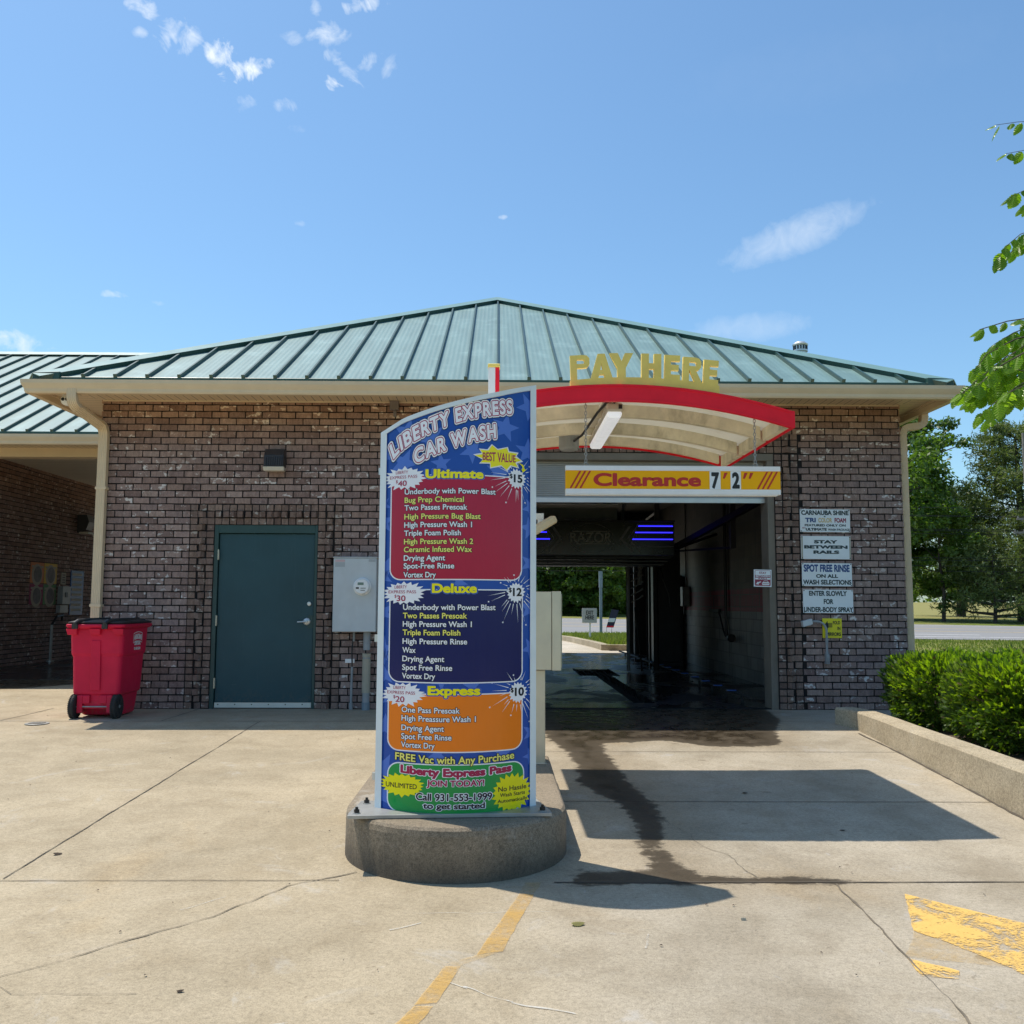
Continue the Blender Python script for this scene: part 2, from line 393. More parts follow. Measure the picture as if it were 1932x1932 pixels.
M['bronze'] = plain('bronze_housing', (.045, .043, .046), .5, .2, .1, 8)
M['lens'] = plain('frosted_lens', (.62, .56, .46), .25, 0, .06, 10)
M['red_plastic'] = scuffed('red_bin_plastic', (.64, .012, .056), .46, 0, .25, .40)
M['red_paint'] = plain('red_canopy_paint', (.92, .014, .034), .45, 0, .08, 5, dirt=.06, spec=.25)
M['canopy_white'] = plain('canopy_off_white', (.93, .89, .78), .6, 0, .05, 2, dirt=.06)
def fibreglass():
    m, nt, p, out = nodes('white_fibreglass_panel'); b = NB(nt); P = b.pos()
    c = b.mix(b.noise(1.6, 6, .6, P), (.86, .84, .76), (.94, .93, .87)); c = b.mix(b.math('MULTIPLY', b.smooth(b.noise(4, 7, .7, P), .52, .75), .30), c, (.50, .44, .30)); b.L(c, p.inputs['Base Color']); p.inputs['Roughness'].default_value = .5
    t = nt.nodes.new('ShaderNodeBsdfTranslucent'); b.L(c, t.inputs[0]); mx = nt.nodes.new('ShaderNodeMixShader'); mx.inputs[0].default_value = .30
    b.L(p.outputs[0], mx.inputs[1]); b.L(t.outputs[0], mx.inputs[2]); b.L(mx.outputs[0], out.inputs[0]); return m
M['fibreglass'] = fibreglass()
M['rib'] = plain('mildewed_rib', (.80, .73, .56), .8, 0, .2, 5, .3, 40, dirt=.8)
M['yellow_letter'] = plain('yellow_letter_paint', (.95, .70, .16), .6, 0, .10, 7, dirt=.08)
M['white'] = plain('white_paint', (.86, .86, .84), .5, 0, .05, 6)
M['sign_white'] = plain('white_sign_face', (.82, .86, .87), .45, 0, .04, 6)
M['orange'] = plain('orange_sign_face', (.98, .48, .008), .5, 0, .03, 6, spec=.15)
M['sign_red'] = plain('red_lettering', (.52, .020, .014), .5, 0, .05, 6)
M['ink'] = plain('black_lettering', (.012, .013, .014), .5, 0, .1, 6)
M['ink_green'] = plain('dark_green_lettering', (.030, .055, .060), .5, 0, .1, 6)
M['ink_blue'] = plain('blue_lettering', (.035, .085, .24), .5, 0, .1, 6)
M['ink_tan'] = plain('tan_lettering', (.62, .47, .20), .5, 0, .1, 6)
M['ink_maroon'] = plain('maroon_lettering', (.30, .035, .075), .5, 0, .1, 6)
M['yellow_ghost'] = worn_paint('ghost_yellow_paint', (.70, .46, .16), .50, .14, .38); M['scratch'] = worn_paint('pale_scratch', (.66, .64, .60), .47, .10, .75)
M['yellow_sign'] = plain('yellow_sign_face', (.80, .70, .02), .45, 0, .05, 6)
M['wood'] = plain('weathered_wood', (.22, .20, .17), .85, 0, .25, 5)
M['bark'] = plain('tree_bark', (.085, .065, .05), .95, 0, .35, 7, .8, 25)
M['grey_post'] = plain('blue_grey_post', (.22, .27, .31), .5, .2, .15, 5)
M['dark_metal'] = plain('dark_metal', (.030, .029, .028), .45, .5, .2, 8)
M['pipe_grey'] = plain('grey_pipe', (.30, .30, .29), .5, .2, .2, 6)
M['black_hole'] = plain('dark_pit', (.004, .004, .004), .9)
# ---- menu board inks
def ink(n, c): M[n] = plain('print_' + n, c, .17, 0, .04, 2.5, spec=.32)
ink('p_blue', (.014, .080, .390)); ink('p_star', (.085, .190, .620)); ink('p_maroon', (.46, .010, .048)); ink('p_navy', (.010, .014, .110)); ink('p_orange', (.96, .230, .012))
ink('p_green', (.016, .33, .070)); ink('p_white', (.92, .92, .95)); ink('p_yellow', (.97, .86, .01)); ink('p_paleyellow', (.95, .88, .20)); ink('p_black', (.012, .012, .022)); ink('p_red', (.42, .020, .085)); ink('p_edge', (.02, .02, .05))

# ------------------------------------------------------------------ ground, road, pavement
def sstep(a, b, x):
    t = min(1, max(0, (x - a) / (b - a))); return t * t * (3 - 2 * t)
def gz(x, y):
    z = -.17 if y < 5 else min(0, -.17 + (y - 5) * .033)
    return z + .10 * sstep(10.5, 14, y) * sstep(-4.9, -5.6, x)

def seg_dist(px, py, poly):
    d = np.full(px.shape, 1e9)
    for (x0, y0), (x1, y1) in zip(poly, poly[1:] + poly[:1]):
        dx, dy = x1 - x0, y1 - y0
        t = np.clip(((px - x0) * dx + (py - y0) * dy) / (dx * dx + dy * dy + 1e-12), 0, 1)
        d = np.minimum(d, np.hypot(px - x0 - t * dx, py - y0 - t * dy))
    ins = np.zeros(px.shape, bool)
    for (x0, y0), (x1, y1) in zip(poly, poly[1:] + poly[:1]):
        c = ((y0 > py) != (y1 > py)) & (px < (x1 - x0) * (py - y0) / (y1 - y0 + 1e-12) + x0)
        ins ^= c
    return np.where(ins, -d, d)

def pavement():
    xs = np.arange(-16, 9.01, .07); ys = np.arange(-5, 14.6, .07)
    X, Y = np.meshgrid(xs, ys)
    nx, ny = len(xs), len(ys)
    Z = np.vectorize(gz)(X, Y)
    V = np.stack([X, Y, Z], -1).reshape(-1, 3)
    idx = np.arange(nx * ny).reshape(ny, nx)
    Fq = np.stack([idx[:-1, :-1], idx[:-1, 1:], idx[1:, 1:], idx[1:, :-1]], -1).reshape(-1, 4)
    cx = X[:-1, :-1].ravel() + .035; cy = Y[:-1, :-1].ravel() + .035
    keep = ~((cx > -4.75) & (cx < 4.9) & (cy > 11.53)) & ~((cx > 3.75) & (cy > 6.2) & (cy < 10.0)) & ~((cx > 5.2) & (cy > 10)) & ~((cx > 5.0) & (cy > 5.9))
    Fq = Fq[keep]
    me = bpy.data.meshes.new('pavement')
    me.from_pydata(V.tolist(), [], Fq.tolist())
    px, py = V[:, 0], V[:, 1]
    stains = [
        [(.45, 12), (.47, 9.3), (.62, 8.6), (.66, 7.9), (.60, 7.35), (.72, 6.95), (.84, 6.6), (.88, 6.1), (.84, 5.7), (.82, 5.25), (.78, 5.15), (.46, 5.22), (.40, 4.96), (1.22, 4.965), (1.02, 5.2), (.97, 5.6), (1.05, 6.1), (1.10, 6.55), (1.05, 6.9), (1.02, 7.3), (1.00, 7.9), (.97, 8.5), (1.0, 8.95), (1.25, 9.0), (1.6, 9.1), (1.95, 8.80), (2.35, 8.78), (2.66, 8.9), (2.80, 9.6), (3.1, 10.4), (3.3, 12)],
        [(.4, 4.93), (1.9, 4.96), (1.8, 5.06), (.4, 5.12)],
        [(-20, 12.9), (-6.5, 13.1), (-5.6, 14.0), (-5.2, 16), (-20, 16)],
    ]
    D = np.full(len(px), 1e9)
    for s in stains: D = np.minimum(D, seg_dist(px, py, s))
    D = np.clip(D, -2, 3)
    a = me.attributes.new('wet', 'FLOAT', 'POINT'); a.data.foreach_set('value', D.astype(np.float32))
    me.materials.append(M['concrete']); me.polygons.foreach_set('use_smooth', [True] * len(me.polygons)); me.update()
    o = bpy.data.objects.new('pavement', me); COL.objects.link(o); ORG['pavement'] = Vector((0, 0, 0))
    tag(o, kind='structure')
    return o
pave = pavement()

def ribbon(name, pts, w, jit, wj, mat, lift=.004, parent=pave, step=.04, seed=0, jfreq=2.2):
    """irregular ribbon lying on the pavement: saw joints and cracks"""
    mb = MB(); rr = random.Random(seed); P = []
    for (a, b) in zip(pts, pts[1:]):
        n = max(2, int(math.hypot(b[0] - a[0], b[1] - a[1]) / step))
        for i in range(n): P.append((a[0] + (b[0] - a[0]) * i / n, a[1] + (b[1] - a[1]) * i / n))
    P.append(pts[-1]); L = []
    for i, (x, y) in enumerate(P):
        q0 = P[max(i - 1, 0)]; q1 = P[min(i + 1, len(P) - 1)]
        dx, dy = q1[0] - q0[0], q1[1] - q0[1]; l = math.hypot(dx, dy) or 1; nx, ny = -dy / l, dx / l
        j = jit * (mnoise.noise(Vector((x * jfreq, y * jfreq, seed))) + .6 * mnoise.noise(Vector((x * 9, y * 9, seed + 5))))
        ww = w * (1 + wj * mnoise.noise(Vector((x * 7, y * 7, seed + 9)))) * .5
        ww = max(.0008, ww)
        for s in (-1, 1):
            X, Y = x + nx * (j + s * ww), y + ny * (j + s * ww); L.append((X, Y, gz(X, Y) + lift))
    mb.add(L, [(2 * i, 2 * i + 2, 2 * i + 3, 2 * i + 1) for i in range(len(P) - 1)])
    return mb.build(name, mat, parent, recalc=False)
J = M['joint']
ribbon('expansion_joint', [(-15, 5.03), (-.8, 5.02)], .006, .006, .7, J, seed=1)
ribbon('expansion_joint', [(.30, 4.98), (8.9, 4.97)], .013, .005, .5, J, seed=2)
ribbon('expansion_joint', [(-2.52, 5.05), (-2.50, 10.25)], .008, .006, .6, J, seed=3)
ribbon('expansion_joint', [(.42, 6.70), (3.50, 6.68)], .009, .003, .3, J, seed=4)
ribbon('expansion_joint', [(.42, 8.54), (3.58, 8.52)], .008, .003, .3, J, seed=5)
ribbon('expansion_joint', [(-15, 10.22), (.3, 10.24)], .012, .004, .4, J, seed=6)
for k, x in enumerate((-8.0, -5.25, -3.55, -1.05)): ribbon('expansion_joint', [(x, 10.25), (x + .04, 11.4)], .010, .004, .4, J, seed=7 + k)
ribbon('expansion_joint', [(.45, 10.3), (3.55, 10.3)], .010, .003, .4, J, seed=15)
ribbon('expansion_joint', [(-6.1, 10.25), (-7.6, 12.2)], .008, .01, .5, J, seed=16)
ribbon('crack', [(-.72, 5.14), (-.90, 5.04), (-1.05, 4.93), (-1.28, 4.46), (-1.60, 4.07), (-1.90, 3.72), (-2.7, 3.1)], .0055, .028, 1.6, M['crack'], seed=20, jfreq=3)
ribbon('crack', [(1.73, 4.95), (1.70, 4.44), (1.67, 4.01), (1.65, 3.69), (1.61, 3.30), (1.52, 2.6)], .0085, .016, 1.3, M['crack'], seed=21, jfreq=4)
ribbon('crack', [(1.10, 6.22), (1.17, 5.75), (1.30, 5.45), (1.34, 5.02)], .0025, .04, 1.2, M['crack'], seed=22, jfreq=4)
ribbon('crack', [(-1.9, 3.72), (-1.75, 3.6), (-1.3, 3.62)], .002, .03, 1.2, M['crack'], seed=23, jfreq=4)

def paint(name, poly, mat, lift=.0035, jag=0, seed=0):
    mb = MB(); P = []
    for a, b in zip(poly, poly[1:] + poly[:1]):
        n = max(1, int(math.hypot(b[0] - a[0], b[1] - a[1]) / .03)) if jag else 1
        for i in range(n):
            x, y = a[0] + (b[0] - a[0]) * i / n, a[1] + (b[1] - a[1]) * i / n
            P.append((x + jag * mnoise.noise(Vector((x * 14, y * 14, seed))), y + jag * mnoise.noise(Vector((x * 14, y * 14, seed + 3)))))
    mb.add([(x, y, gz(x, y) + lift) for x, y in P], [tuple(range(len(P)))])
    o = mb.build(name, mat, pave, recalc=False)
    bm = bmesh.new(); bm.from_mesh(o.data); bmesh.ops.triangulate(bm, faces=bm.faces); 
    for f in bm.faces:
        if f.normal.z < 0: f.normal_flip()
    bm.to_mesh(o.data); bm.free()
    return o
paint('painted_dash', [(.118, 4.79), (.192, 4.79), (.030, 4.02), (-.075, 3.98)], M['yellow_faint'], jag=.005, seed=1)
paint('painted_dash', [(-.135, 3.86), (-.195, 3.86), (-.285, 3.50), (-.205, 3.52)], M['yellow_faint'], jag=.005, seed=2)
paint('painted_dash', [(-.215, 3.49), (-.285, 3.49), (-.46, 3.0), (-.37, 2.95)], M['yellow_faint'], jag=.006, seed=3)
paint('painted_dash', [(.025, 4.02), (-.075, 3.98), (-.195, 3.88), (-.14, 3.86)], M['yellow_ghost'], jag=.005, seed=9)
paint('painted_dash', [(.15, 4.98), (.235, 4.98), (.192, 4.80), (.118, 4.80)], M['yellow_ghost'], jag=.005, seed=10)
paint('painted_arrow', [(2.01, 4.70), (2.06, 4.60), (2.02, 3.83), (1.655, 3.95), (1.80, 4.20)], M['yellow_ghost'], jag=.006, seed=11, lift=.0028)
for k_, (a_, b_, w_) in enumerate([((-.46, 4.28), (-.33, 4.37), .010), ((-.12, 3.66), (.06, 3.52), .006), ((.06, 3.52), (.28, 3.42), .009), ((-.25, 3.74), (-.10, 3.65), .004), ((1.95, 3.55), (2.12, 3.42), .016), ((-1.45, 4.55), (-1.30, 4.75), .006), ((-.42, 4.50), (.25, 4.52), .003), ((-.9, 3.30), (-.7, 3.36), .012), ((.62, 4.05), (.66, 4.22), .008)]):
    ribbon('scratch', [a_, b_], w_, .012, 1.2, M['scratch'], lift=.003, seed=70 + k_, jfreq=6, step=.012)
paint('painted_arrow', [(2.01, 4.78), (2.30, 4.42), (2.72, 3.96), (3.2, 3.55), (3.2, 3.0), (2.62, 3.0), (2.25, 3.40), (2.05, 3.62), (2.02, 3.82), (1.90, 4.12), (1.82, 4.25)], M['yellow_paint'], jag=.005, seed=4)
paint('painted_arrow', [(1.655, 3.93), (1.80, 3.80), (1.76, 3.72), (1.63, 3.75)], M['yellow_paint'], jag=.010, seed=5)

# terrain behind: one sheet to the horizon
def road_n(x): xx = max(-60, min(90, x)); return 37.3 - .12 * (xx - 2.6)
def tz(x, y):
    xx = max(-30, min(60, x)); yn = road_n(x); zn = .05 - .0055 * (xx - 2.6); zf = .47 - .013 * (xx - 3.4)
    s = (y - yn) / 17.0
    if s < 0:
        base = .05 if y > 12 else .02
        t = max(0, 1 + s * 17 / 6)
        return base + (zn - base) * t + .02 * mnoise.noise(Vector((x * .6, y * .6, 0)))
    if s < 1: return zn + (zf - zn) * s
    d = y - yn - 17
    return zf + .10 * min(1, d / 2) + .016 * max(0, d - 4) * (1 if d < 150 else 150 / d) + .12 * mnoise.noise(Vector((x * .05, y * .05, 2)))
def grid_sheet(name, xs, ys, zf, mat, keep=None, lift=0):
    mb = MB(); nx = len(xs)
    vs = [(x, y, zf(x, y) + lift) for y in ys for x in xs]; fs = []
    for j in range(len(ys) - 1):
        for i in range(nx - 1):
            if keep and not keep((xs[i] + xs[i + 1]) / 2, (ys[j] + ys[j + 1]) / 2): continue
            fs.append((j * nx + i, j * nx + i + 1, (j + 1) * nx + i + 1, (j + 1) * nx + i))
    mb.add(vs, fs); o = mb.build(name, mat, None, smooth=True, recalc=False); return tag(o, kind='structure')

def grass_mat():
    m, nt, p, out = nodes('mown_grass'); b = NB(nt); P = b.pos(); y = b.sep(P)[1]
    n1 = b.noise(.35, 6, .6, P); n2 = b.noise(3, 7, .7, P); n3 = b.noise(22, 5, .7, P)
    col = b.ramp(n2, [(.25, (.075, .115, .020)), (.5, (.15, .185, .040)), (.75, (.26, .25, .085))])
    dry = b.smooth(n1, .42, .62)
    col = b.mix(b.math('MULTIPLY', dry, .6), col, (.30, .25, .11))
    col = b.mix(1.0, col, b.ramp(n3, [(.3, (.55, .55, .5)), (.7, (1.35, 1.35, 1.3))]), 'MULTIPLY')
    field = b.smooth(y, 62, 70)
    col = b.mix(field, col, b.mix(b.noise(.5, 5, .6, b.scalev(P, (.15, 1, 1))), (.30, .25, .10), (.20, .21, .07)))
    b.L(col, p.inputs['Base Color']); p.inputs['Roughness'].default_value = .95; p.inputs['Specular IOR Level'].default_value = .1
    b.L(b.bump(n3, .6, .03), p.inputs['Normal']); return m
M['grass'] = grass_mat()
xs_t = [-900, -400, -200, -120, -80, -60] + [i * 2.5 for i in range(-20, 37)] + [110, 150, 220, 420, 900]
ys_t = [-300, -60, -20, -6, 6.0, 7, 8, 9, 10, 11, 12, 13.5] + [15 + 1.5 * i for i in range(0, 40)] + [77, 82, 90, 100, 115, 130, 150, 180, 230, 320, 500, 900, 1500]
def terr(x, y):
    z = tz(x, y)
    if y <= 25.6 and x < 5.2: return -.75
    if y < 6.0: return -.5
    if (x < 7 and y < 35.5) or (x < 1.2 and y < 36.8): return -.3
    return z
ground = grid_sheet('ground', xs_t, ys_t, terr, M['grass'])
def asphalt_mat():
    m, nt, p, out = nodes('worn_asphalt'); b = NB(nt); P = b.pos()
    c = b.mix(b.noise(.8, 5, .6, b.scalev(P, (.1, 1, 1))), (.20, .195, .195), (.29, .285, .28))
    c = b.mix(1.0, c, b.ramp(b.noise(40, 3, .6, P), [(.3, (.85,) * 3), (.7, (1.12,) * 3)]), 'MULTIPLY')
    b.L(c, p.inputs['Base Color']); p.inputs['Roughness'].default_value = .8; return m
M['asphalt'] = asphalt_mat()
def road_strip(name, s0, s1, mat, lift, x0=-60, x1=90, parent=None):
    mb = MB(); xs = [x0 + (x1 - x0) * i / 60 for i in range(61)]; vs = []
    for x in xs:
        for s in (s0, s1):
            y = road_n(x) + s * 17.0; vs.append((x, y, tz(x, y) + lift))
    mb.add(vs, [(2 * i, 2 * i + 2, 2 * i + 3, 2 * i + 1) for i in range(60)])
    return mb.build(name, mat, parent, recalc=False)
mb = MB(); xs = [-60 + 2.5 * i for i in range(61)]; vs = []
for x in xs:
    for s in (0.0, .25, .5, .75, .999):
        y = road_n(x) + s * 17.0; vs.append((x, y, tz(x, y) + .03))
mb.add(vs, [(5 * i + k, 5 * i + 5 + k, 5 * i + 6 + k, 5 * i + 1 + k) for i in range(60) for k in range(4)])
road = tag(mb.build('road', M['asphalt'], None, recalc=False), kind='structure')
M['road_white'] = plain('white_road_paint', (.72, .72, .70), .7, 0, .1, 8)
M['road_yellow'] = plain('yellow_road_paint', (.62, .47, .20), .7, 0, .15, 8)
road_strip('edge_line', .105, .116, M['road_white'], .036, parent=road)
road_strip('lane_dash', .225, .237, M['road_white'], .036, 10.5, 20.0, parent=road)
road_strip('lane_dash', .225, .237, M['road_white'], .036, -8, -1, parent=road)
road_strip('centre_line', .42, .432, M['road_yellow'], .036, parent=road)
road_strip('centre_line', .62, .63, M['road_yellow'], .036, parent=road)
road_strip('edge_line', .90, .912, M['road_white'], .036, parent=road)
# rear lot beyond the bay
def rear_edge(y): 
    return 2.85 - .55 * sstep(26, 34.5, y) - .6 * sstep(32, 36, y)
mb = MB(); ys = [24.62 + .5 * i for i in range(26)]; vs = []
for y in ys:
    e = rear_edge(y) if y > 25.9 else 5.4
    for k in range(6): vs.append((-12 + (e + 12) * k / 5, y, .012 + (tz(0, y) * 0)))
mb.add(vs, [(6 * i + k, 6 * i + k + 1, 6 * i + k + 7, 6 * i + k + 6) for i in range(len(ys) - 1) for k in range(5)])
M['rear_conc'] = concrete_mat('rear_lot_concrete', (.50, .44, .35), stain=.3)
tag(mb.build('rear_lot', M['rear_conc'], None, recalc=False), kind='structure')
mb = MB(); prev = None; pts = [(5.4, 25.7), (3.35, 25.7)] + [(rear_edge(y), y) for y in [26.0 + .6 * i for i in range(18)]]
for i, (x, y) in enumerate(pts):
    q0 = pts[max(0, i - 1)]; q1 = pts[min(len(pts) - 1, i + 1)]; d = Vector((q1[0] - q0[0], q1[1] - q0[1], 0)).normalized(); n = Vector((d.y, -d.x, 0))
    a = Vector((x, y, 0)); mb.v += [tuple(a + Vector((0, 0, -.05))), tuple(a + Vector((0, 0, .17))), tuple(a + n * .2 + Vector((0, 0, .17))), tuple(a + n * .2 + Vector((0, 0, -.05)))]
for i in range(len(pts) - 1):
    for k in range(4): mb.f.append((4 * i + k, 4 * i + 4 + k, 4 * i + 4 + (k + 1) % 4, 4 * i + (k + 1) % 4)); mb.m.append(0)
mb.f.append((0, 1, 2, 3)); mb.m.append(0); n = len(mb.v); mb.f.append((n - 4, n - 3, n - 2, n - 1)); mb.m.append(0)
tag(mb.build('rear_kerb', M['kerb'], None), 'curved concrete kerb beside the grass seen through the open wash bay', 'kerb')

# grass blades in the strips one can see
def grass_blades(name, n, area, zf, h, label_kind='stuff'):
    P = nrs.rand(n, 3); vs = []; fs = []
    for i in range(n):
        x, y = area(P[i, 0], P[i, 1]); z = zf(x, y); a = nrs.rand() * 6.283; w = .012 + .012 * nrs.rand(); hh = h * (.5 + nrs.rand()); lx, ly = (nrs.rand(2) - .5) * hh * .9
        k = len(vs); vs += [(x - w * math.cos(a), y - w * math.sin(a), z - .01), (x + w * math.cos(a), y + w * math.sin(a), z - .01), (x + lx, y + ly, z + hh)]
        fs.append((k, k + 1, k + 2))
    mb = MB(); mb.add(vs, fs); return tag(mb.build(name, M['blade'], None, recalc=False), kind='stuff')
M['blade'] = leaf_mat('grass_blade', (.09, .15, .022), (.26, .26, .08), .4, .7)
grass_blades('grass', 26000, lambda a, b: (5.2 + a * 19, 12 + (b ** .8) * 22.5), lambda x, y: tz(x, y), .07)
grass_blades('grass', 9000, lambda a, b: (rear_edge(26 + b * 9.5) + .25 + a * 3.6, 26 + b * 9.5), lambda x, y: .16 + .02, .08)
# raised grass bed by the rear kerb
mb = MB(); ys = [25.75 + .6 * i for i in range(19)]; vs = []
for y in ys:
    e = rear_edge(max(26, y)) + .15
    for k in range(6): x = e + (7.5 - e) * k / 5; vs.append((x, y, .16 - .10 * sstep(33, 36.3, y)))
mb.add(vs, [(6 * i + k, 6 * i + k + 1, 6 * i + k + 7, 6 * i + k + 6) for i in range(len(ys) - 1) for k in range(5)])
tag(mb.build('grass_bed', M['grass'], None, recalc=False), kind='structure')

# ------------------------------------------------------------------ car wash building
YW = 11.45                       # front wall plane
XL, XR = -4.81, 4.95
OPX0, OPX1, OPZ = -.31, 3.39, 3.10     # wash bay opening
DX0, DX1, DZ = -3.41, -2.165, 2.19     # steel door opening
bld = thing('car_wash_building', 'brown brick car wash building with green standing-seam hip roof and open wash bay', 'building', (0.05, YW, 0))
CH = .0813; BW = .2032; JT = .0150

def brick_run(mb, frame, u0, u1, z0, z1, holes=(), depth=.012, seed=0):
    """running-bond field of single bricks; frame(u, z, d) -> xyz with d measured out of the mortar"""
    rr = random.Random(seed); nrow = int(round((z1 - z0) / CH))
    for r in range(nrow):
        za = z0 + r * CH + JT / 2; zb = za + CH - JT
        if zb > z1 + .02: break
        u = u0 - (BW / 2 if r % 2 else 0) + rr.uniform(-.006, .006)
        while u < u1:
            a, b_ = max(u + JT / 2, u0), min(u + BW - JT / 2, u1)
            segs = [(a, b_)]
            for (h0, h1, hz0, hz1) in holes:
                if zb > hz0 + .01 and za < hz1 - .01:
                    ns = []
                    for s, e in segs:
                        if e <= h0 or s >= h1: ns.append((s, e))
                        else:
                            if s < h0 - .02: ns.append((s, h0 - .004))
                            if e > h1 + .02: ns.append((h1 + .004, e))
                    segs = ns
            for s, e in segs:
                if e - s < .03: continue
                d = depth + rr.uniform(-.003, .003); j = lambda k=.0028: rr.uniform(-k, k)
                tl = rr.uniform(-.002, .002)
                front = [frame(s + j(), za + j() + tl, d), frame((s + e) / 2, za + j(.0035), d), frame(e + j(), za + j() - tl, d), frame(e + j(), zb + j() - tl, d), frame((s + e) / 2 + j(.03), zb + j(.0035), d), frame(s + j(), zb + j() + tl, d)]
                back = [frame(s, za, -.002), frame((s + e) / 2, za, -.002), frame(e, za, -.002), frame(e, zb, -.002), frame((s + e) / 2, zb, -.002), frame(s, zb, -.002)]
                mb.add(front + back, [(0, 1, 2, 3, 4, 5)] + [(i, i + 6, (i + 1) % 6 + 6, (i + 1) % 6) for i in range(6)])
            u += BW
# mortar bed of the front wall with its two openings (one mesh, butted pieces)
mb = MB(); YB = YW + .30
def wall_piece(x0, x1, z0, z1): mb.box(x0, x1, YW, YB, z0, z1)
ZT = 3.74
wall_piece(XL, DX0, -.1, ZT); wall_piece(DX0, DX1, DZ, ZT); wall_piece(DX1, OPX0, -.1, ZT); wall_piece(OPX0, OPX1, OPZ, ZT); wall_piece(OPX1, XR, -.1, ZT)
front_wall = mb.build('front_wall', M['mortar'], bld)
fr = lambda u, z, d: (u, YW - d, z)
S0, S1, SZ = -3.705, -1.875, 2.44       # outside of the header surround round the door
T1, TZ = 3.69, 3.345                    # and round the bay opening
T0 = OPX0 - .30
mb = MB()
brick_run(mb, fr, XL, XR, 0.0, 3.72, holes=[(S0, S1, -1, SZ), (T0, T1, -1, TZ)], seed=3)
mb.build('brick_courses', M['brick'], front_wall, recalc=True)
# header surrounds: flush stack, angled tooth stack, flush stack
def header(mb, x, z, w, h, d, rot=0, rr=rnd, tilt=0):
    c = Vector((x, YW, z)); ca, sa = math.cos(rot), math.sin(rot); j = lambda k=.003: rr.uniform(-k, k)
    def P(dx, dy, dz): return (c.x + dx * ca - dy * sa, c.y + dx * sa + dy * ca, c.z + dz + tilt * dx)
    hw, hh = w / 2, h / 2
    pts = [P(-hw + j(), -d, -hh + j()), P(hw + j(), -d, -hh + j()), P(hw, .03, -hh), P(-hw, .03, -hh), P(-hw + j(), -d, hh + j()), P(hw + j(), -d, hh + j()), P(hw, .03, hh), P(-hw, .03, hh)]
    mb.hexa(pts)
mb = MB(); rr = random.Random(5)
def surround(x_in0, x_in1, ztop):
    n = int(ztop / CH); rows = (.042, .125, .206)
    def tooth(x, z): header(mb, x + rr.uniform(-.006, .006), z, .066, CH - .014, .044 + rr.uniform(-.014, .014), rr.uniform(.30, .70) * (1 if rr.random() < .6 else -.8), rr, rr.uniform(-.16, .16))
    def flush(x, z, w=.080, h=CH - .015): header(mb, x + rr.uniform(-.003, .003), z, w, h, .012 + rr.uniform(-.003, .003), 0, rr)
    for xe, sg in ((x_in0, -1), (x_in1, 1)):
        k = 0
        while k * CH + CH < ztop + .02:
            z = k * CH + CH / 2; flush(xe + sg * .046, z); tooth(xe + sg * .145, z); flush(xe + sg * .246, z); k += 1
        for q, x in enumerate((.046, .145, .246)):
            for r_, dz in enumerate(rows):
                if q == 1 and r_ < 2: tooth(xe + sg * x, ztop + dz)
                else: flush(xe + sg * x, ztop + dz, .080, .070)
    m = int(round((x_in1 - x_in0) / .0905)); w = (x_in1 - x_in0) / m
    for i in range(m):
        x = x_in0 + w * (i + .5); flush(x, ztop + .042, w - .013, .072); flush(x, ztop + .206, w - .013, .070)
        header(mb, x, ztop + .125, w - .026, .068, .040 + rr.uniform(-.010, .012), rr.uniform(-.6, .6), rr)
surround(DX0, DX1, DZ); mb.build('brick_surround', M['brick_trim'], front_wall, recalc=True)
mb = MB(); surround(OPX0, OPX1, OPZ); mb.build('brick_surround', M['brick_trim'], front_wall, recalc=True)
# return of the brick along the outer side walls
mb = MB(); mb.box(XL - .001, XL + .25, YB, 24.55, -.1, ZT); side = mb.build('side_wall', M['mortar'], bld)
mb = MB(); brick_run(mb, lambda u, z, d: (XL - d, u, z), YW - .012, 24.5, 0, 3.72, seed=8); mb.build('brick_courses', M['brick'], side, recalc=True)
mb = MB(); mb.box(XR - .25, XR + .001, YB, 24.55, -.1, ZT); side = mb.build('side_wall', M['mortar'], bld)
mb = MB(); brick_run(mb, lambda u, z, d: (XR + d, u, z), YW - .012, 24.5, 0, 3.72, seed=9)
mb.build('brick_courses', M['brick'], side, recalc=True)

# ---- roof
EX0, EX1, EY0, EY1 = -5.29, 5.26, 10.77, 25.2
EZ = 3.825; AX = (EX0 + EX1) / 2; HALF = (EX1 - EX0) / 2; SL = .508; AZ = EZ + HALF * SL
A1 = (AX, EY0 + HALF, AZ); A2 = (AX, EY1 - HALF, AZ)
def roof_mat(name, c):
    m, nt, p, out = nodes(name); b = NB(nt); P = b.pos(); x, y, z = b.sep(P)
    st = b.noise(8, 5, .6, b.scalev(P, (1, .10, .10)))
    ch = b.noise(2.2, 5, .6, P)
    col = b.ramp(st, [(.3, tuple(v * .88 for v in c)), (.5, c), (.7, tuple(min(1, v * 1.15 + .01) for v in c))])
    col = b.mix(b.smooth(ch, .5, .75), col, tuple(min(1, v * 1.2 + .04) for v in c))
    b.L(col, p.inputs['Base Color']); p.inputs['Roughness'].default_value = .42; p.inputs['Metallic'].default_value = 0.0; p.inputs['Specular IOR Level'].default_value = .5
    w = b.math('SINE', b.math('MULTIPLY', x, 2 * math.pi / .0605))
    b.L(b.bump(b.math('ADD', w, b.math('MULTIPLY', st, 2.0)), .13, .005), p.inputs['Normal'])
    return m
M['roof'] = roof_mat('green_roof_metal', (.165, .270, .252)); M['roof_dark'] = plain('green_roof_trim', (.022, .068, .057), .4, 0, .12, 4)
M['roof_cap'] = plain('green_cap_metal', (.17, .30, .275), .38, 0, .08, 3)
mb = MB()
mb.add([(EX0, EY0, EZ), (EX1, EY0, EZ), A1], [(0, 1, 2)])
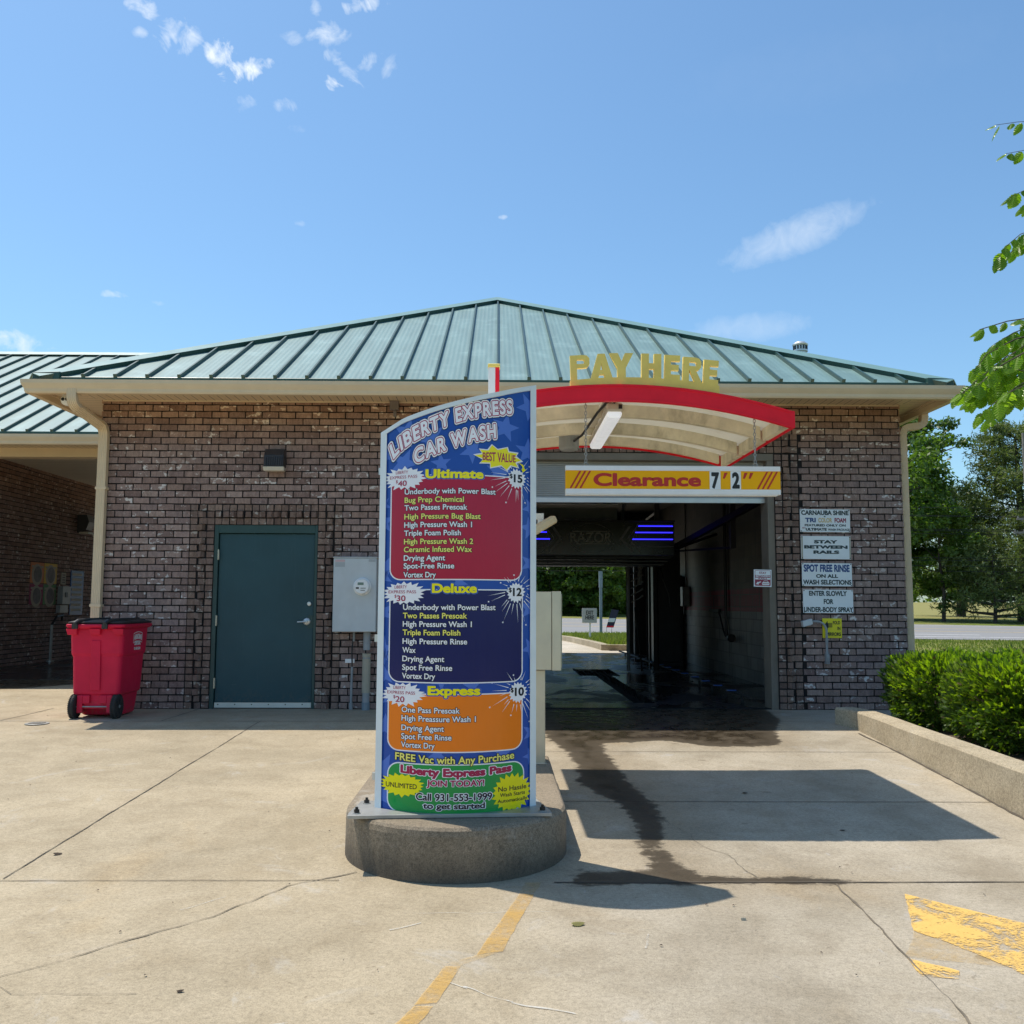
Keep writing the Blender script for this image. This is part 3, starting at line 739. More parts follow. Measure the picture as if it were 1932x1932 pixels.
mb.add([(EX0, EY1, EZ), (EX1, EY1, EZ), A2], [(1, 0, 2)])
mb.add([(EX0, EY0, EZ), A1, A2, (EX0, EY1, EZ)], [(0, 1, 2, 3)])
mb.add([(EX1, EY0, EZ), A1, A2, (EX1, EY1, EZ)], [(3, 2, 1, 0)])
mb.add([(EX0, EY0, EZ - .02), (EX1, EY0, EZ - .02), (EX1, EY1, EZ - .02), (EX0, EY1, EZ - .02)], [(3, 2, 1, 0)])
roof = mb.build('roof', M['roof'], bld, recalc=False)
mb = MB(); SP = .366; SH = .044
k = 0
nrm = Vector((0, -SL, 1)).normalized()
def seam(mb, a, b, n, w=.022, h=SH):
    a = Vector(a); b = Vector(b); d = (b - a).normalized(); sx = d.cross(n).normalized()
    p = []
    for q in (a, b):
        for i, j in ((-1, .001), (1, .001), (1, 1), (-1, 1)): p.append(q + sx * (w / 2 * i) + n * (h * j))
    mb.hexa(p)
    # folded end tab at the eave
    e = a; mb.hexa([tuple(e + sx * (.020 * i) + n * (h * j) + d * t) for t in (-.012, .0) for i, j in ((-1, .0), (1, .0), (1, 1.15), (-1, 1.15))])
for i in range(-15, 16):
    x = AX + .01 + i * SP
    if x < EX0 + .12 or x > EX1 - .12: continue
    run = HALF - abs(x - AX) - .02
    seam(mb, (x, EY0 - .01, EZ - .005), (x, EY0 + run, EZ + run * SL), nrm)
mb.build('standing_seam', M['roof_dark'], roof, recalc=True)
for sgn, ex, n in ((-1, EX0, Vector((-SL, 0, 1)).normalized()), (1, EX1, Vector((SL, 0, 1)).normalized())):
    mb = MB(); y = EY0 + .3
    while y < EY1 - .2:
        run = min(HALF, y - EY0, EY1 - y) - .02
        seam(mb, (ex + sgn * .01, y, EZ - .005), (ex - sgn * run, y, EZ + run * SL), n); y += SP
    mb.build('standing_seam', M['roof_dark'], roof, recalc=True)
# hip caps: folded flashing standing off the panels, and eave drip edge
mb = MB()
def hip_cap(a, b, n1, n2, w=.17, h=.058):
    a = Vector(a); b = Vector(b); d = (b - a).normalized()
    for n in (n1, n2):
        side_ = n.cross(d).normalized()
        if side_.dot(n1 + n2 - n) < 0 and False: side_ = -side_
        # the side that lies down the own slope: away from the other slope
        other = n2 if n is n1 else n1
        if side_.dot(other) > 0: side_ = -side_
        m1 = ((n1 + n2) * .5).normalized()
        top_a, top_b = a + m1 * h * 1.15, b + m1 * h * 1.15
        lo_a, lo_b = a + side_ * w + n * h, b + side_ * w + n * h
        th = .010
        mb.hexa([top_a, lo_a, lo_a - n * th, top_a - m1 * th, top_b, lo_b, lo_b - n * th, top_b - m1 * th], 0)
        mb.hexa([lo_a - n * .001, lo_a - side_ * .012 - n * .001, lo_a - side_ * .012 - n * h * .98, lo_a - n * h * .98, lo_b - n * .001, lo_b - side_ * .012 - n * .001, lo_b - side_ * .012 - n * h * .98, lo_b - n * h * .98], 1)
nF = Vector((0, -SL, 1)).normalized(); nL = Vector((-SL, 0, 1)).normalized(); nR = Vector((SL, 0, 1)).normalized(); nB = Vector((0, SL, 1)).normalized()
def lerp(a, b, t): return tuple(p + (q - p) * t for p, q in zip(a, b))
c1, c2 = (EX0 - .03, EY0 - .03, EZ - .02), (EX1 + .03, EY0 - .03, EZ - .02)
hip_cap(c1, A1, nF, nL); hip_cap(c2, A1, nF, nR); hip_cap(A1, A2, nL, nR); hip_cap((EX0, EY1, EZ), A2, nB, nL); hip_cap((EX1, EY1, EZ), A2, nB, nR)
mb.build('hip_cap', [M['roof_cap'], M['roof_dark']], roof, recalc=True)
mb = MB()
mb.box(EX0 - .015, EX1 + .015, EY0 - .028, EY0 - .004, EZ - .060, EZ + .004); mb.box(EX0 - .028, EX0 - .004, EY0 - .004, EY1, EZ - .055, EZ + .004); mb.box(EX1 + .004, EX1 + .028, EY0 - .004, EY1, EZ - .055, EZ + .004)
for sx, xx in ((1, EX0 - .04), (-1, EX1 + .04)):      # folded corner boots of the hip caps
    mb.hexa([(xx, EY0 - .045, EZ - .045), (xx + sx * .30, EY0 - .045, EZ - .045), (xx + sx * .30, EY0 + .05, EZ - .045), (xx, EY0 + .05, EZ - .045), (xx, EY0 - .045, EZ + .050), (xx + sx * .30, EY0 - .045, EZ + .060), (xx + sx * .30, EY0 + .05, EZ + .075), (xx, EY0 + .05, EZ + .065)])
mb.build('drip_edge', M['roof_dark'], roof, recalc=True, bevel=.004)
# roof ventilator
vx, vy, vb = 4.10, 12.5, 4.40
mb = MB()
mb.lathe([(.075, vb), (.075, vb + .26), (.098, vb + .265), (.098, vb + .285), (.085, vb + .29), (.085, vb + .34), (.10, vb + .345), (.105, vb + .365), (.07, vb + .395), (.02, vb + .405)], (vx, vy, 0), 24)
for k in range(14):
    t = 2 * math.pi * k / 14; mb.box(vx + .087 * math.cos(t) - .008, vx + .087 * math.cos(t) + .008, vy + .087 * math.sin(t) - .008, vy + .087 * math.sin(t) + .008, vb + .292, vb + .338, 1)
mb.build('roof_vent', [M['alu'], M['black']], roof, smooth=False)

# ---- gutters, soffit, fascia
GP = [(.0, -.155), (-.075, -.155), (-.085, -.135), (-.088, -.105), (-.105, -.075), (-.118, -.045), (-.120, -.004), (-.108, -.002), (-.108, -.012), (-.11, -.03), (-.0, -.03)]
mb = MB(); gz0 = EZ - .05
x0, x1 = EX0 - .005, EX1 + .005
# mitred front gutter and two side gutters
n = len(GP)
def gut(pa, pb, outv, enda, endb):
    """sweep the gutter profile from pa to pb; enda/endb give how far the end moves per unit of outward offset"""
    pa, pb, outv = Vector(pa), Vector(pb), Vector(outv); d = (pb - pa).normalized(); vs = []
    for p, e, s in ((pa, enda, -1), (pb, endb, 1)):
        for o, z in GP: vs.append(p + outv * (-o) + d * (s * e * (-o)) + Vector((0, 0, z)))
    mb.add(vs, [(i, i + n, (i + 1) % n + n, (i + 1) % n) for i in range(n)] + [tuple(range(n)), tuple(reversed(range(n, 2 * n)))])
gut((x0, EY0 - .03, gz0), (x1, EY0 - .03, gz0), (0, -1, 0), 1, 1)
gut((x0, EY1, gz0), (x0, EY0 - .03, gz0), (-1, 0, 0), 0, .98)
gut((x1, EY0 - .03, gz0), (x1, EY1, gz0), (1, 0, 0), .98, 0)
gutter = mb.build('gutter', M['beige'], bld, recalc=True)
SOF = 3.712
def soffit_mat(name, axis):
    m, nt, p, out = nodes(name); b = NB(nt); P = b.pos(); x, y, z = b.sep(P)
    t = b.math('FRACT', b.math('DIVIDE', x if axis == 'x' else y, .1016))
    g = b.math('LESS_THAN', t, .085); g2 = b.math('LESS_THAN', b.math('ABSOLUTE', b.math('SUBTRACT', t, .55)), .03)
    c = b.mix(b.noise(2, 4, .5, P), (.72, .575, .385), (.80, .65, .45))
    c = b.mix(b.math('MULTIPLY', g, .82), c, (.07, .055, .04)); c = b.mix(b.math('MULTIPLY', g2, .25), c, (.2, .16, .11))
    b.L(c, p.inputs['Base Color']); p.inputs['Roughness'].default_value = .5
    return m
M['soffit_x'] = soffit_mat('beige_soffit_panel', 'x'); M['soffit_y'] = soffit_mat('beige_soffit_panel_side', 'y')
mb = MB()
ix0, ix1 = XL, XR
def slab(q, m): mb.hexa([(x, y, SOF) for x, y in q] + [(x, y, SOF + .015) for x, y in q], m)
slab([(ix0, YW - .001), (EX0 + .02, EY0 + .0), (EX1 - .02, EY0 + .0), (ix1, YW - .001)], 0)
slab([(EX0 + .02, EY0 + .0), (ix0, YW - .001), (ix0, 24.6), (EX0 + .02, 25.1)], 1)
slab([(ix1, YW - .001), (EX1 - .02, EY0 + .0), (EX1 - .02, 25.1), (ix1, 24.6)], 1)
mb.build('soffit', [M['soffit_x'], M['soffit_y']], bld)
mb = MB()
mb.box(EX0 - .005, EX1 + .005, EY0 - .030, EY0 + .002, SOF - .025, EZ - .03)
mb.box(EX0 - .006, EX0 + .02, EY0 + .002, EY1, SOF - .025, EZ - .03); mb.box(EX1 - .02, EX1 + .006, EY0 + .002, EY1, SOF - .025, EZ - .03)
mb.bar((XL, YW - .012, SOF - .010), (XR, YW - .012, SOF - .010), .016, .018)
mb.build('fascia', M['beige'], bld)

# ---- downspouts (corrugated rectangular pipe)
def rect_sweep(mb, pts, w, d, side=(0, 1, 0), cor=5):
    side = Vector(side).normalized(); pts = [Vector(p) for p in pts]; prof = []
    for k in range(cor * 2 + 1): prof.append((-w / 2 + w * k / (cor * 2), -d / 2 + (0.006 if k % 2 else 0)))
    for k in range(cor * 2 + 1): prof.append((w / 2 - w * k / (cor * 2), d / 2 - (0.006 if k % 2 else 0)))
    n = len(prof); b = len(mb.v)
    for i, p in enumerate(pts):
        t = (pts[min(i + 1, len(pts) - 1)] - pts[max(i - 1, 0)]).normalized()
        u = side.cross(t).normalized(); v = t.cross(u).normalized()
        for a, c in prof: mb.v.append(tuple(p + u * a + v * (-c)))
    for i in range(len(pts) - 1):
        for k in range(n): mb.f.append((b + i * n + k, b + i * n + (k + 1) % n, b + (i + 1) * n + (k + 1) % n, b + (i + 1) * n + k)); mb.m.append(0)
    mb.f.append(tuple(b + k for k in range(n))); mb.m.append(0); mb.f.append(tuple(b + (len(pts) - 1) * n + k for k in reversed(range(n)))); mb.m.append(0)
def bend(pts, r=.09, n=6):
    pts = [Vector(p) for p in pts]; o = [pts[0]]
    for a, b, c in zip(pts, pts[1:], pts[2:]):
        d1 = (a - b).normalized(); d2 = (c - b).normalized(); p1 = b + d1 * r; p2 = b + d2 * r
        for i in range(n + 1):
            t = i / n; o.append(p1 * (1 - t) ** 2 + b * 2 * t * (1 - t) + p2 * t * t)
    o.append(pts[-1]); return o
mb = MB(); rect_sweep(mb, bend([(-4.845, EY0 - .085, 3.69), (-4.845, EY0 - .085, 3.50), (-4.75, YW - .085, 3.35), (-4.75, YW - .085, .02)], .10), .105, .078, (0, 1, 0))
for z in (2.6, 1.2): mb.box(-4.815, -4.685, YW - .128, YW - .03, z, z + .03)
mb.build('downspout', M['beige'], gutter, recalc=True)
mb = MB(); rect_sweep(mb, bend([(5.33, 11.6, 3.69), (5.33, 11.6, 3.485), (5.02, 11.53, 3.44), (5.02, 11.53, .02)], .10), .082, .105, (0, 1, 0))
mb.build('downspout', M['beige'], gutter, recalc=True)

# ---- steel door
mb = MB(); fy = YW + .035
mb.box(DX0, DX0 + .05, fy - .03, YB, 0, DZ); mb.box(DX1 - .035, DX1, fy - .03, YB, 0, DZ); mb.box(DX0 + .05, DX1 - .035, fy - .03, YB, DZ - .10, DZ)
mb.box(DX0 + .05, DX1 - .035, YB - .02, YB, 0, DZ - .1)
dframe = mb.build('door_frame', M['frame_green'], bld, bevel=.003)
mb = MB(); mb.box(DX0 + .056, DX1 - .041, fy + .004, fy + .05, .075, DZ - .106)
door = mb.build('steel_door', M['door_green'], bld, bevel=.003)
mb = MB(); mb.box(DX0 + .056, DX1 - .041, fy - .008, fy + .0035, .012, .072)
for k in range(6): mb.lathe([(.007, -.006), (.007, 0)], (DX0 + .1 + k * .2, fy - .0085, .05), 8, 'y', 1)
mb.build('door_sweep', [M['alu'], M['dark_metal']], door)
for z in (1.83, 1.04, .30):
    mb = MB(); mb.box(DX0 + .046, DX0 + .064, fy - .036, fy - .012, z - .06, z + .06); mb.lathe([(.008, z - .062), (.008, z + .062)], (DX0 + .055, fy - .037, 0), 10); mb.build('hinge', M['steel'], door)
hx, hz = -2.279, 1.03
mb = MB(); mb.lathe([(.043, 0.004), (.043, -.012), (.032, -.02), (.020, -.022), (.018, -.06), (.010, -.062)], (hx, fy, hz), 24, 'y'); mb.tube([(hx, fy - .052, hz), (hx - .03, fy - .056, hz), (hx - .105, fy - .052, hz - .004)], [.014, .012, .010], 10)
mb.build('door_handle', M['alu'], door, smooth=False)
mb = MB(); mb.box(hx + .012, DX1 - .043, fy - .0035, fy + .003, hz - .075, hz + .075); mb.build('strike_guard', M['frame_green'], door)
mb = MB(); mb.lathe([(.027, .004), (.027, -.008), (.022, -.016), (.008, -.017)], (-2.256, fy, 1.243), 20, 'y'); mb.build('deadbolt', M['alu'], door)

# ---- wash bay opening: painted jamb, head and half-lowered ribbed shutter
mb = MB()
mb.box(OPX1 - .085, OPX1, YW + .012, YB + .02, 0, OPZ - .09); mb.box(OPX0, OPX0 + .085, YW + .012, YB + .02, 0, OPZ - .09); mb.box(OPX0, OPX1, YW + .012, YB + .02, OPZ - .09, OPZ)
M['jamb'] = plain('bay_jamb_paint', (.20, .172, .135), .6, 0, .12, 4, dirt=.4)
mb.build('bay_door_frame', M['jamb'], bld, bevel=.004)
mb = MB(); y0 = YW + .16; z = 2.56; k = 0; prof = []
while z < 3.02:
    prof += [(y0, z), (y0 - .010, z + .004), (y0 - .010, z + .018), (y0, z + .022)]; z += .0235
prof = prof + [(y0 + .03, 3.02), (y0 + .03, 2.56)]
mb.prism(prof, OPX0 + .085, OPX1 - .085, 'x')
M['shutter'] = plain('grey_ribbed_shutter', (.36, .375, .38), .5, .1, .08, 4)
shutter = mb.build('ribbed_shutter', M['shutter'], bld, recalc=True)
mb = MB(); mb.box(OPX0 + .085, OPX1 - .085, y0 - .03, y0 + .04, 2.50, 2.558); mb.build('bottom_rail', M['alu'], shutter)

# ---- inside the wash bay
IX0, IX1, IY0, IY1, IZ = -1.07, 4.15, YB, 24.3, 3.62
def block_mat():
    m, nt, p, out = nodes('painted_block'); b = NB(nt); P = b.pos(); x, y, z = b.sep(P)
    u = b.math('ADD', x, y)
    row = b.math('FLOOR', b.math('DIVIDE', z, .2032))
    uu = b.math('ADD', b.math('DIVIDE', u, .4064), b.math('MULTIPLY', b.math('MODULO', row, 2), .5))
    fu = b.math('FRACT', uu); fz = b.math('FRACT', b.math('DIVIDE', z, .2032))
    mort = b.math('MAXIMUM', b.math('MAXIMUM', b.math('LESS_THAN', fu, .025), b.math('GREATER_THAN', fu, .975)), b.math('MAXIMUM', b.math('LESS_THAN', fz, .05), b.math('GREATER_THAN', fz, .95)))
    col = b.ramp(z, [(0, (.17, .17, .165)), (.01, (.17, .17, .165))])
    lowm = b.math('LESS_THAN', z, 1.14); mid = b.math('LESS_THAN', z, 1.52)
    up_ = (.105, .090, .066)
    col = b.mix(mid, up_, (.32, .018, .042)); col = b.mix(lowm, col, (.26, .253, .24))
    wn = b.N('ShaderNodeTexWhiteNoise'); wn.noise_dimensions = '2D'; b.L(b.comb(b.math('FLOOR', uu), row, 0), wn.inputs['Vector'])
    col = b.mix(1.0, col, b.ramp(wn.outputs[0], [(0, (.72, .72, .70)), (1, (1.1, 1.1, 1.1))]), 'MULTIPLY')
    drip = b.smooth(b.noise(5, 6, .65, b.scalev(P, (1, 2.4, .22))), .52, .66)
    col = b.mix(b.math('MULTIPLY', drip, .72), col, (.055, .05, .044))
    col = b.mix(b.math('MULTIPLY', mort, .6), col, (.07, .066, .06))
    b.L(col, p.inputs['Base Color']); p.inputs['Roughness'].default_value = .6
    b.L(b.bump(b.math('SUBTRACT', 1, mort), .6, .01), p.inputs['Normal']); return m
M['block'] = block_mat()
mb = MB()
mb.box(IX1, XR - .26, IY0 + .02, 24.55, -.1, 3.7); mb.box(IX0 - .2, IX0, IY0 + .02, 24.55, -.1, 3.7)
mb.box(IX0, OPX0 - .0, IY0 + .02, IY0 + .2, -.1, 3.62); mb.box(OPX1, IX1, IY0 + .02, IY0 + .2, -.1, 3.62); mb.box(OPX0, OPX1, IY0 + .04, IY0 + .2, 3.12, 3.62)
mb.build('bay_wall', M['block'], bld)
mb = MB(); mb.box(IX0, OPX0, IY1, 24.55, -.1, 3.62); mb.box(OPX1, IX1, IY1, 24.55, -.1, 3.62); mb.box(OPX0, OPX1, IY1, 24.55, 3.05, 3.62); mb.build('rear_wall', plain('rear_wall_shade', (.045, .042, .038), .7, 0, .2, 3), bld)  # near-black wall colour holds the shade at the unlit end of the bay
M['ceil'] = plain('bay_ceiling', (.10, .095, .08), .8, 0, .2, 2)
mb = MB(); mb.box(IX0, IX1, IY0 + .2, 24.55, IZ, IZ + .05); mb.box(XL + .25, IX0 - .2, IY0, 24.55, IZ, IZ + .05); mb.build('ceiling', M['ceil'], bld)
def wet_floor():
    m, nt, p, out = nodes('wet_bay_floor'); b = NB(nt); P = b.pos()
    n = b.noise(1.3, 6, .6, b.scalev(P, (1, .6, 1)), .6); n2 = b.noise(9, 6, .65, P)
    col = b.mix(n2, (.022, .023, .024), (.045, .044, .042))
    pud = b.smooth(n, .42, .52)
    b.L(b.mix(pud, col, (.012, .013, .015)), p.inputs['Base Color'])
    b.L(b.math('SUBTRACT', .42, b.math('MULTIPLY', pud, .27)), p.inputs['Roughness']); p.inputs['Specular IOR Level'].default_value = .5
    rip = b.noise(3.2, 4, .6, b.scalev(P, (.7, 2.2, 1)), .3)
    b.L(b.bump(b.math('ADD', b.math('MULTIPLY', n2, b.math('SUBTRACT', .22, b.math('MULTIPLY', pud, .17))), b.math('MULTIPLY', rip, .9)), .8, .018), p.inputs['Normal']); return m
M['wet'] = wet_floor()
mb = MB()
# floor in four pieces round the pit, so the pit is a real opening
PX0, PX1, PY0, PY1 = 1.47, 2.16, 16.75, 18.45
TX0, TX1 = 1.74, 2.02
for q in ((-4.6, PX0, 11.53, 24.62), (PX1, XR - .26, 11.53, 24.62), (PX0, PX1, PY1, 24.62)): mb.box(q[0], q[1], q[2], q[3], -.15, .006)
mb.box(PX0, TX0, 11.53, PY0, -.15, .006); mb.box(TX1, PX1, 11.53, PY0, -.15, .006); mb.box(TX0, TX1, 11.53, 12.15, -.15, .006)
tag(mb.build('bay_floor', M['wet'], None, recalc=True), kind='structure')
mb = MB(); mb.box(PX0 - .02, PX1 + .02, PY0 - .02, PY1 + .02, -.145, -.13); mb.box(TX0 - .01, TX1 + .01, 12.14, PY0, -.145, -.10)
for k in range(9): mb.box(PX0 + .02 + k * .08, PX0 + .03 + k * .08, PY0, PY1, -.06, -.02)
mb.bar((PX0 + .015, PY0, .012), (PX0 + .015, PY1, .012), .03, .012); mb.bar((PX1 - .015, PY0, .012), (PX1 - .015, PY1, .012), .03, .012)
tag(mb.build('floor_drain', M['black_hole'], None), 'black rectangular drain pit with trench sunk in the wet bay floor', 'drain')
mb = MB(); mb.box(OPX0, OPX1, YW + .03, YW + .075, -.05, .012); tag(mb.build('threshold_channel', M['black_hole'], None), 'thin dark channel drain across the wash bay threshold', 'drain')

# rear sectional door, raised part way
mb = MB(); 
for k, z in enumerate((2.50, 2.80, 3.10)):
    mb.box(OPX0 - .1, OPX1 + .1, 24.20, 24.25, z, z + .285)
    mb.box(OPX0 - .1, OPX1 + .1, 24.185, 24.20, z + .05, z + .07); mb.box(OPX0 - .1, OPX1 + .1, 24.185, 24.20, z + .21, z + .23)
M['sect'] = plain('sectional_door_panel', (.74, .71, .64), .5, 0, .1, 3)
rd = mb.build('rear_bay_door', M['sect'], bld)
mb = MB(); mb.tube([(OPX1 + .12, 24.15, .0), (OPX1 + .12, 24.15, 2.7), (OPX1 + .12, 23.7, 3.2), (OPX1 + .12, 20.5, 3.3)], .03, 8); mb.build('door_track', M['pipe_grey'], rd); mb = MB(); mb.tube([(OPX0 - .12, 24.15, .0), (OPX0 - .12, 24.15, 2.7), (OPX0 - .12, 23.7, 3.2), (OPX0 - .12, 20.5, 3.3)], .03, 8)
mb.build('door_track', M['pipe_grey'], rd)
# front sectional door overhead: the raised panels that show above the gantry
mb = MB()
for k in range(4):
    y = 15.9 + k * .62; mb.box(-.2, 2.35, y, y + .58, 3.28 - k * .03, 3.32 - k * .03); mb.box(-.2, 2.35, y + .02, y + .05, 3.24 - k * .03, 3.28 - k * .03)
mb.box(-.2, 2.35, 18.40, 18.44, 2.62, 3.14)
mb.box(.95, 1.03, 15.9, 18.4, 3.20, 3.235)
od = tag(mb.build('overhead_door_panels', M['sect'], None), 'raised pale sectional door panels hanging under the wash bay ceiling', 'door')
mb = MB(); mb.tube([(2.46, 15.6, 3.42), (2.46, 17.8, 3.34), (2.46, 18.4, 3.1), (2.46, 18.5, 2.6)], .035, 8); mb.build('door_track', M['pipe_grey'], od)

# ---- wash gantry
GY = 15.5
gan = thing('wash_gantry', 'black overhead wash gantry with glowing blue strips across the bay', 'gantry', (1.54, GY, 2.04))
G0, G1 = .17, 2.92
mb = MB(); mb.box(G0, G1, GY + .012, GY + .5, 2.04, 2.63); mb.box(G0 - .01, G1 + .01, GY - .004, GY + .011, 2.605, 2.635); mb.box(G0 - .01, G1 + .01, GY - .004, GY + .011, 2.03, 2.055)
for k in range(3): mb.box(G0 + .05, G1 - .05 - .06 * k, GY + .06, GY + .48, 1.995 - .055 * k, 2.032 - .055 * k)
mb.box(.95, 1.10, GY + .0, GY + .06, 1.99, 2.04)
mb.build('beam', M['dark_metal'], gan, bevel=.006)
M['panel_black'] = plain('gantry_panel', (.008, .009, .012), .25, 0, .2, 4); M['gantry_line'] = plain('gantry_graphic', (.11, .11, .115), .4, 0, .2, 4); M['gantry_text'] = plain('gantry_lettering', (.15, .145, .135), .4, .2, .2, 5)
mb = MB(); mb.box(G0 + .01, G1 - .01, GY + .002, GY + .011, 2.06, 2.60)
for sx in (-1, 1):
    c = 1.545; q = lambda x: c + sx * x
    for off, w in ((.47, .045), (.60, .02)):
        mb.hexa([(q(off + .15), GY - .002, 2.535), (q(off + .15 + w), GY - .002, 2.535), (q(off + .15 + w), GY + .001, 2.535), (q(off + .15), GY + .001, 2.535), (q(off), GY - .002, 2.33), (q(off + w), GY - .002, 2.33), (q(off + w), GY + .001, 2.33), (q(off), GY + .001, 2.33)], 1)
        mb.hexa([(q(off + .20), GY - .002, 2.10), (q(off + .20 + w), GY - .002, 2.10), (q(off + .20 + w), GY + .001, 2.10), (q(off + .20), GY + .001, 2.10), (q(off), GY - .002, 2.328), (q(off + w), GY - .002, 2.328), (q(off + w), GY + .001, 2.328), (q(off), GY + .001, 2.328)], 1)
    for a, b_ in (((.66, 2.21), (.76, 2.56)), ((.66, 2.20), (1.36, 2.20)), ((.76, 2.565), (1.36, 2.565))):
        mb.bar((q(a[0]), GY - .001, a[1]), (q(b_[0]), GY - .001, b_[1]), .004, .012, m=1)
# ring behind the name
ring = [(1.545 + .36 * math.cos(t), GY - .0005, 2.33 + .24 * math.sin(t)) for t in [i * 2 * math.pi / 40 for i in range(41)]]
for a, b_ in zip(ring, ring[1:]): mb.bar(a, b_, .003, .035, (0, 1, 0), m=1)
mb.build('front_panel', [M['panel_black'], M['gantry_line']], gan)
M['led'] = emis('blue_led', (.03, .025, 1.0), 1.7)
for sx in (-1, 1):
    for k, z in enumerate((2.535, 2.43, 2.318)):
        mb = MB(); a, b_ = 1.545 + sx * (.72 - .05 * k + .06), 1.545 + sx * 1.345
        mb.tube([(a, GY - .012, z), (b_, GY - .012, z)], .0085, 8); mb.build('led_strip', M['led'], gan)
mb = MB()
for x in (G0 + .25, G1 - .25): mb.box(x - .04, x + .04, GY + .2, GY + .28, 2.63, 3.6)
mb.box(G0 - .7, G1 + .9, GY + .15, GY + .25, 3.2, 3.3); mb.build('hanger', M['dark_metal'], gan)
# travelling spray arch legs and nozzles at the right
arch = thing('spray_arm', 'dark upright spray arm with slanted nozzles at the right of the bay', 'spray arm', (2.9, 17.6, 0))
mb = MB(); mb.tube([(2.95, 17.6, .02), (2.95, 17.6, 2.1)], .05, 10); mb.box(2.86, 3.12, 17.5, 17.7, 0, .05); mb.tube([(2.70, 17.7, .02), (2.58, 17.7, 1.2)], .02, 8); mb.build('upright', M['dark_metal'], arch)
for k in range(6):
    z = 1.35 + k * .13; mb = MB(); mb.tube([(2.5, 17.7, z - .06), (2.66, 17.66, z + .02), (2.72, 17.64, z + .07)], [.012, .012, .02], 8); mb.build('nozzle', M['pipe_grey'], arch)
mb = MB(); mb.tube([(2.45, 17.72, .02), (2.45, 17.72, 2.0)], .035, 8); mb.tube([(2.68, 17.75, 1.62), (2.68, 17.75, 2.05)], .045, 8); mb.build('pipe', M['pipe_grey'], arch)
mb = MB(); mb.tube([(2.9, 16.9, 2.0), (2.95, 16.8, 1.7), (3.05, 16.8, 1.45), (3.08, 16.8, 1.2)], .018, 8)
tag(mb.build('hanging_hose', M['dark_metal'], None), 'thin dark hose hanging beside the spray arm', 'hose')
# low guide rail; blue tabs paint the blue reflections along it
gr = thing('guide_rail', 'low dark tyre guide rail along the right side of the bay floor', 'rail', (3.1, 12, 0))
mb = MB(); mb.tube([(3.16, 11.9, .10), (3.06, 23.8, .10)], .02, 8)
for k in range(14):
    y = 12.2 + .85 * k; mb.box(3.12, 3.15, y - .015, y + .015, .0, .085)
mb.build('rail_tube', M['rubber'], gr)
M['blue_glint'] = plain('blue_glint_paint', (.05, .14, .45), .15, 0, .1, 4)
for k in range(9):
    y = 12.6 + .78 * k; mb = MB(); mb.box(3.04, 3.16, y - .02, y + .02, .122, .135); mb.build('glint_tab', M['blue_glint'], gr)
# wall fittings inside the bay
WX = IX1
mb = MB(); mb.tube([(WX - .04, 17.0, 3.6), (WX - .04, 17.0, .68), (WX - .04, 16.6, .66)], .028, 8); mb.tube([(WX - .05, 17.9, 1.12), (WX - .05, 17.5, 1.12), (WX - .05, 17.2, .8), (WX - .05, 17.05, .70)], .016, 8); mb.box(WX - .06, WX - .01, 17.5, 18.3, 1.12, 1.17)
tag(mb.build('wall_pipe', M['dark_metal'], None), 'dark vertical conduit on the block wall ending near a valve', 'pipe')
mb = MB(); mb.lathe([(.05, -.09), (.07, -.06), (.07, .02), (.03, .03), (.03, .12)], (WX - .10, 16.45, .68), 12, 'y'); tag(mb.build('water_valve', M['dark_metal'], None), 'small dark water valve low on the block wall', 'valve')
mb = MB(); mb.tube([(WX - .03, 20.6, 3.6), (WX - .03, 20.6, 1.62)], .02, 8); mb.box(WX - .16, WX - .002, 20.35, 20.85, 1.22, 1.64); mb.tube([(WX - .1, 20.5, 1.22), (WX - .1, 20.5, 1.05)], .02, 6)
tag(mb.build('control_box', M['pipe_grey'], None, bevel=.01), 'grey control box hung from a conduit on the block wall', 'box')
mb = MB(); mb.box(WX - .03, WX - .003, 22.2, 23.2, .0, 2.15); tag(mb.build('service_door', M['black'], None), 'dark unlit service door near the back of the bay wall', 'door')
mb = MB(); mb.bar((3.02, 15.95, 2.22), (4.0, 12.6, 2.90), .07, .09); mb.bar((3.05, 15.95, 2.2), (4.05, 17.4, 2.55), .04, .04); mb.box(3.55, 3.63, 14.3, 14.38, 2.1, 3.6); mb.bar((3.05, 15.9, 2.15), (3.6, 14.34, 2.12), .03, .03)
tag(mb.build('boom_arm', M['black'], None), 'dark diagonal boom arm bracketed under the bay ceiling', 'boom')
mb = MB(); mb.hexa([(3.0, 15.0, 2.98), (3.25, 14.9, 2.92), (4.0, 12.7, 3.05), (3.75, 12.7, 3.12), (3.0, 15.0, 3.16), (3.25, 14.9, 3.16), (4.0, 12.7, 3.25), (3.75, 12.7, 3.25)])
mb.tube([(3.12, 15.0, 3.04), (3.88, 12.72, 3.12)], .05, 8); tag(mb.build('tube_heater', M['pipe_grey'], None), 'slanting grey tube heater hung under the bay ceiling', 'heater')

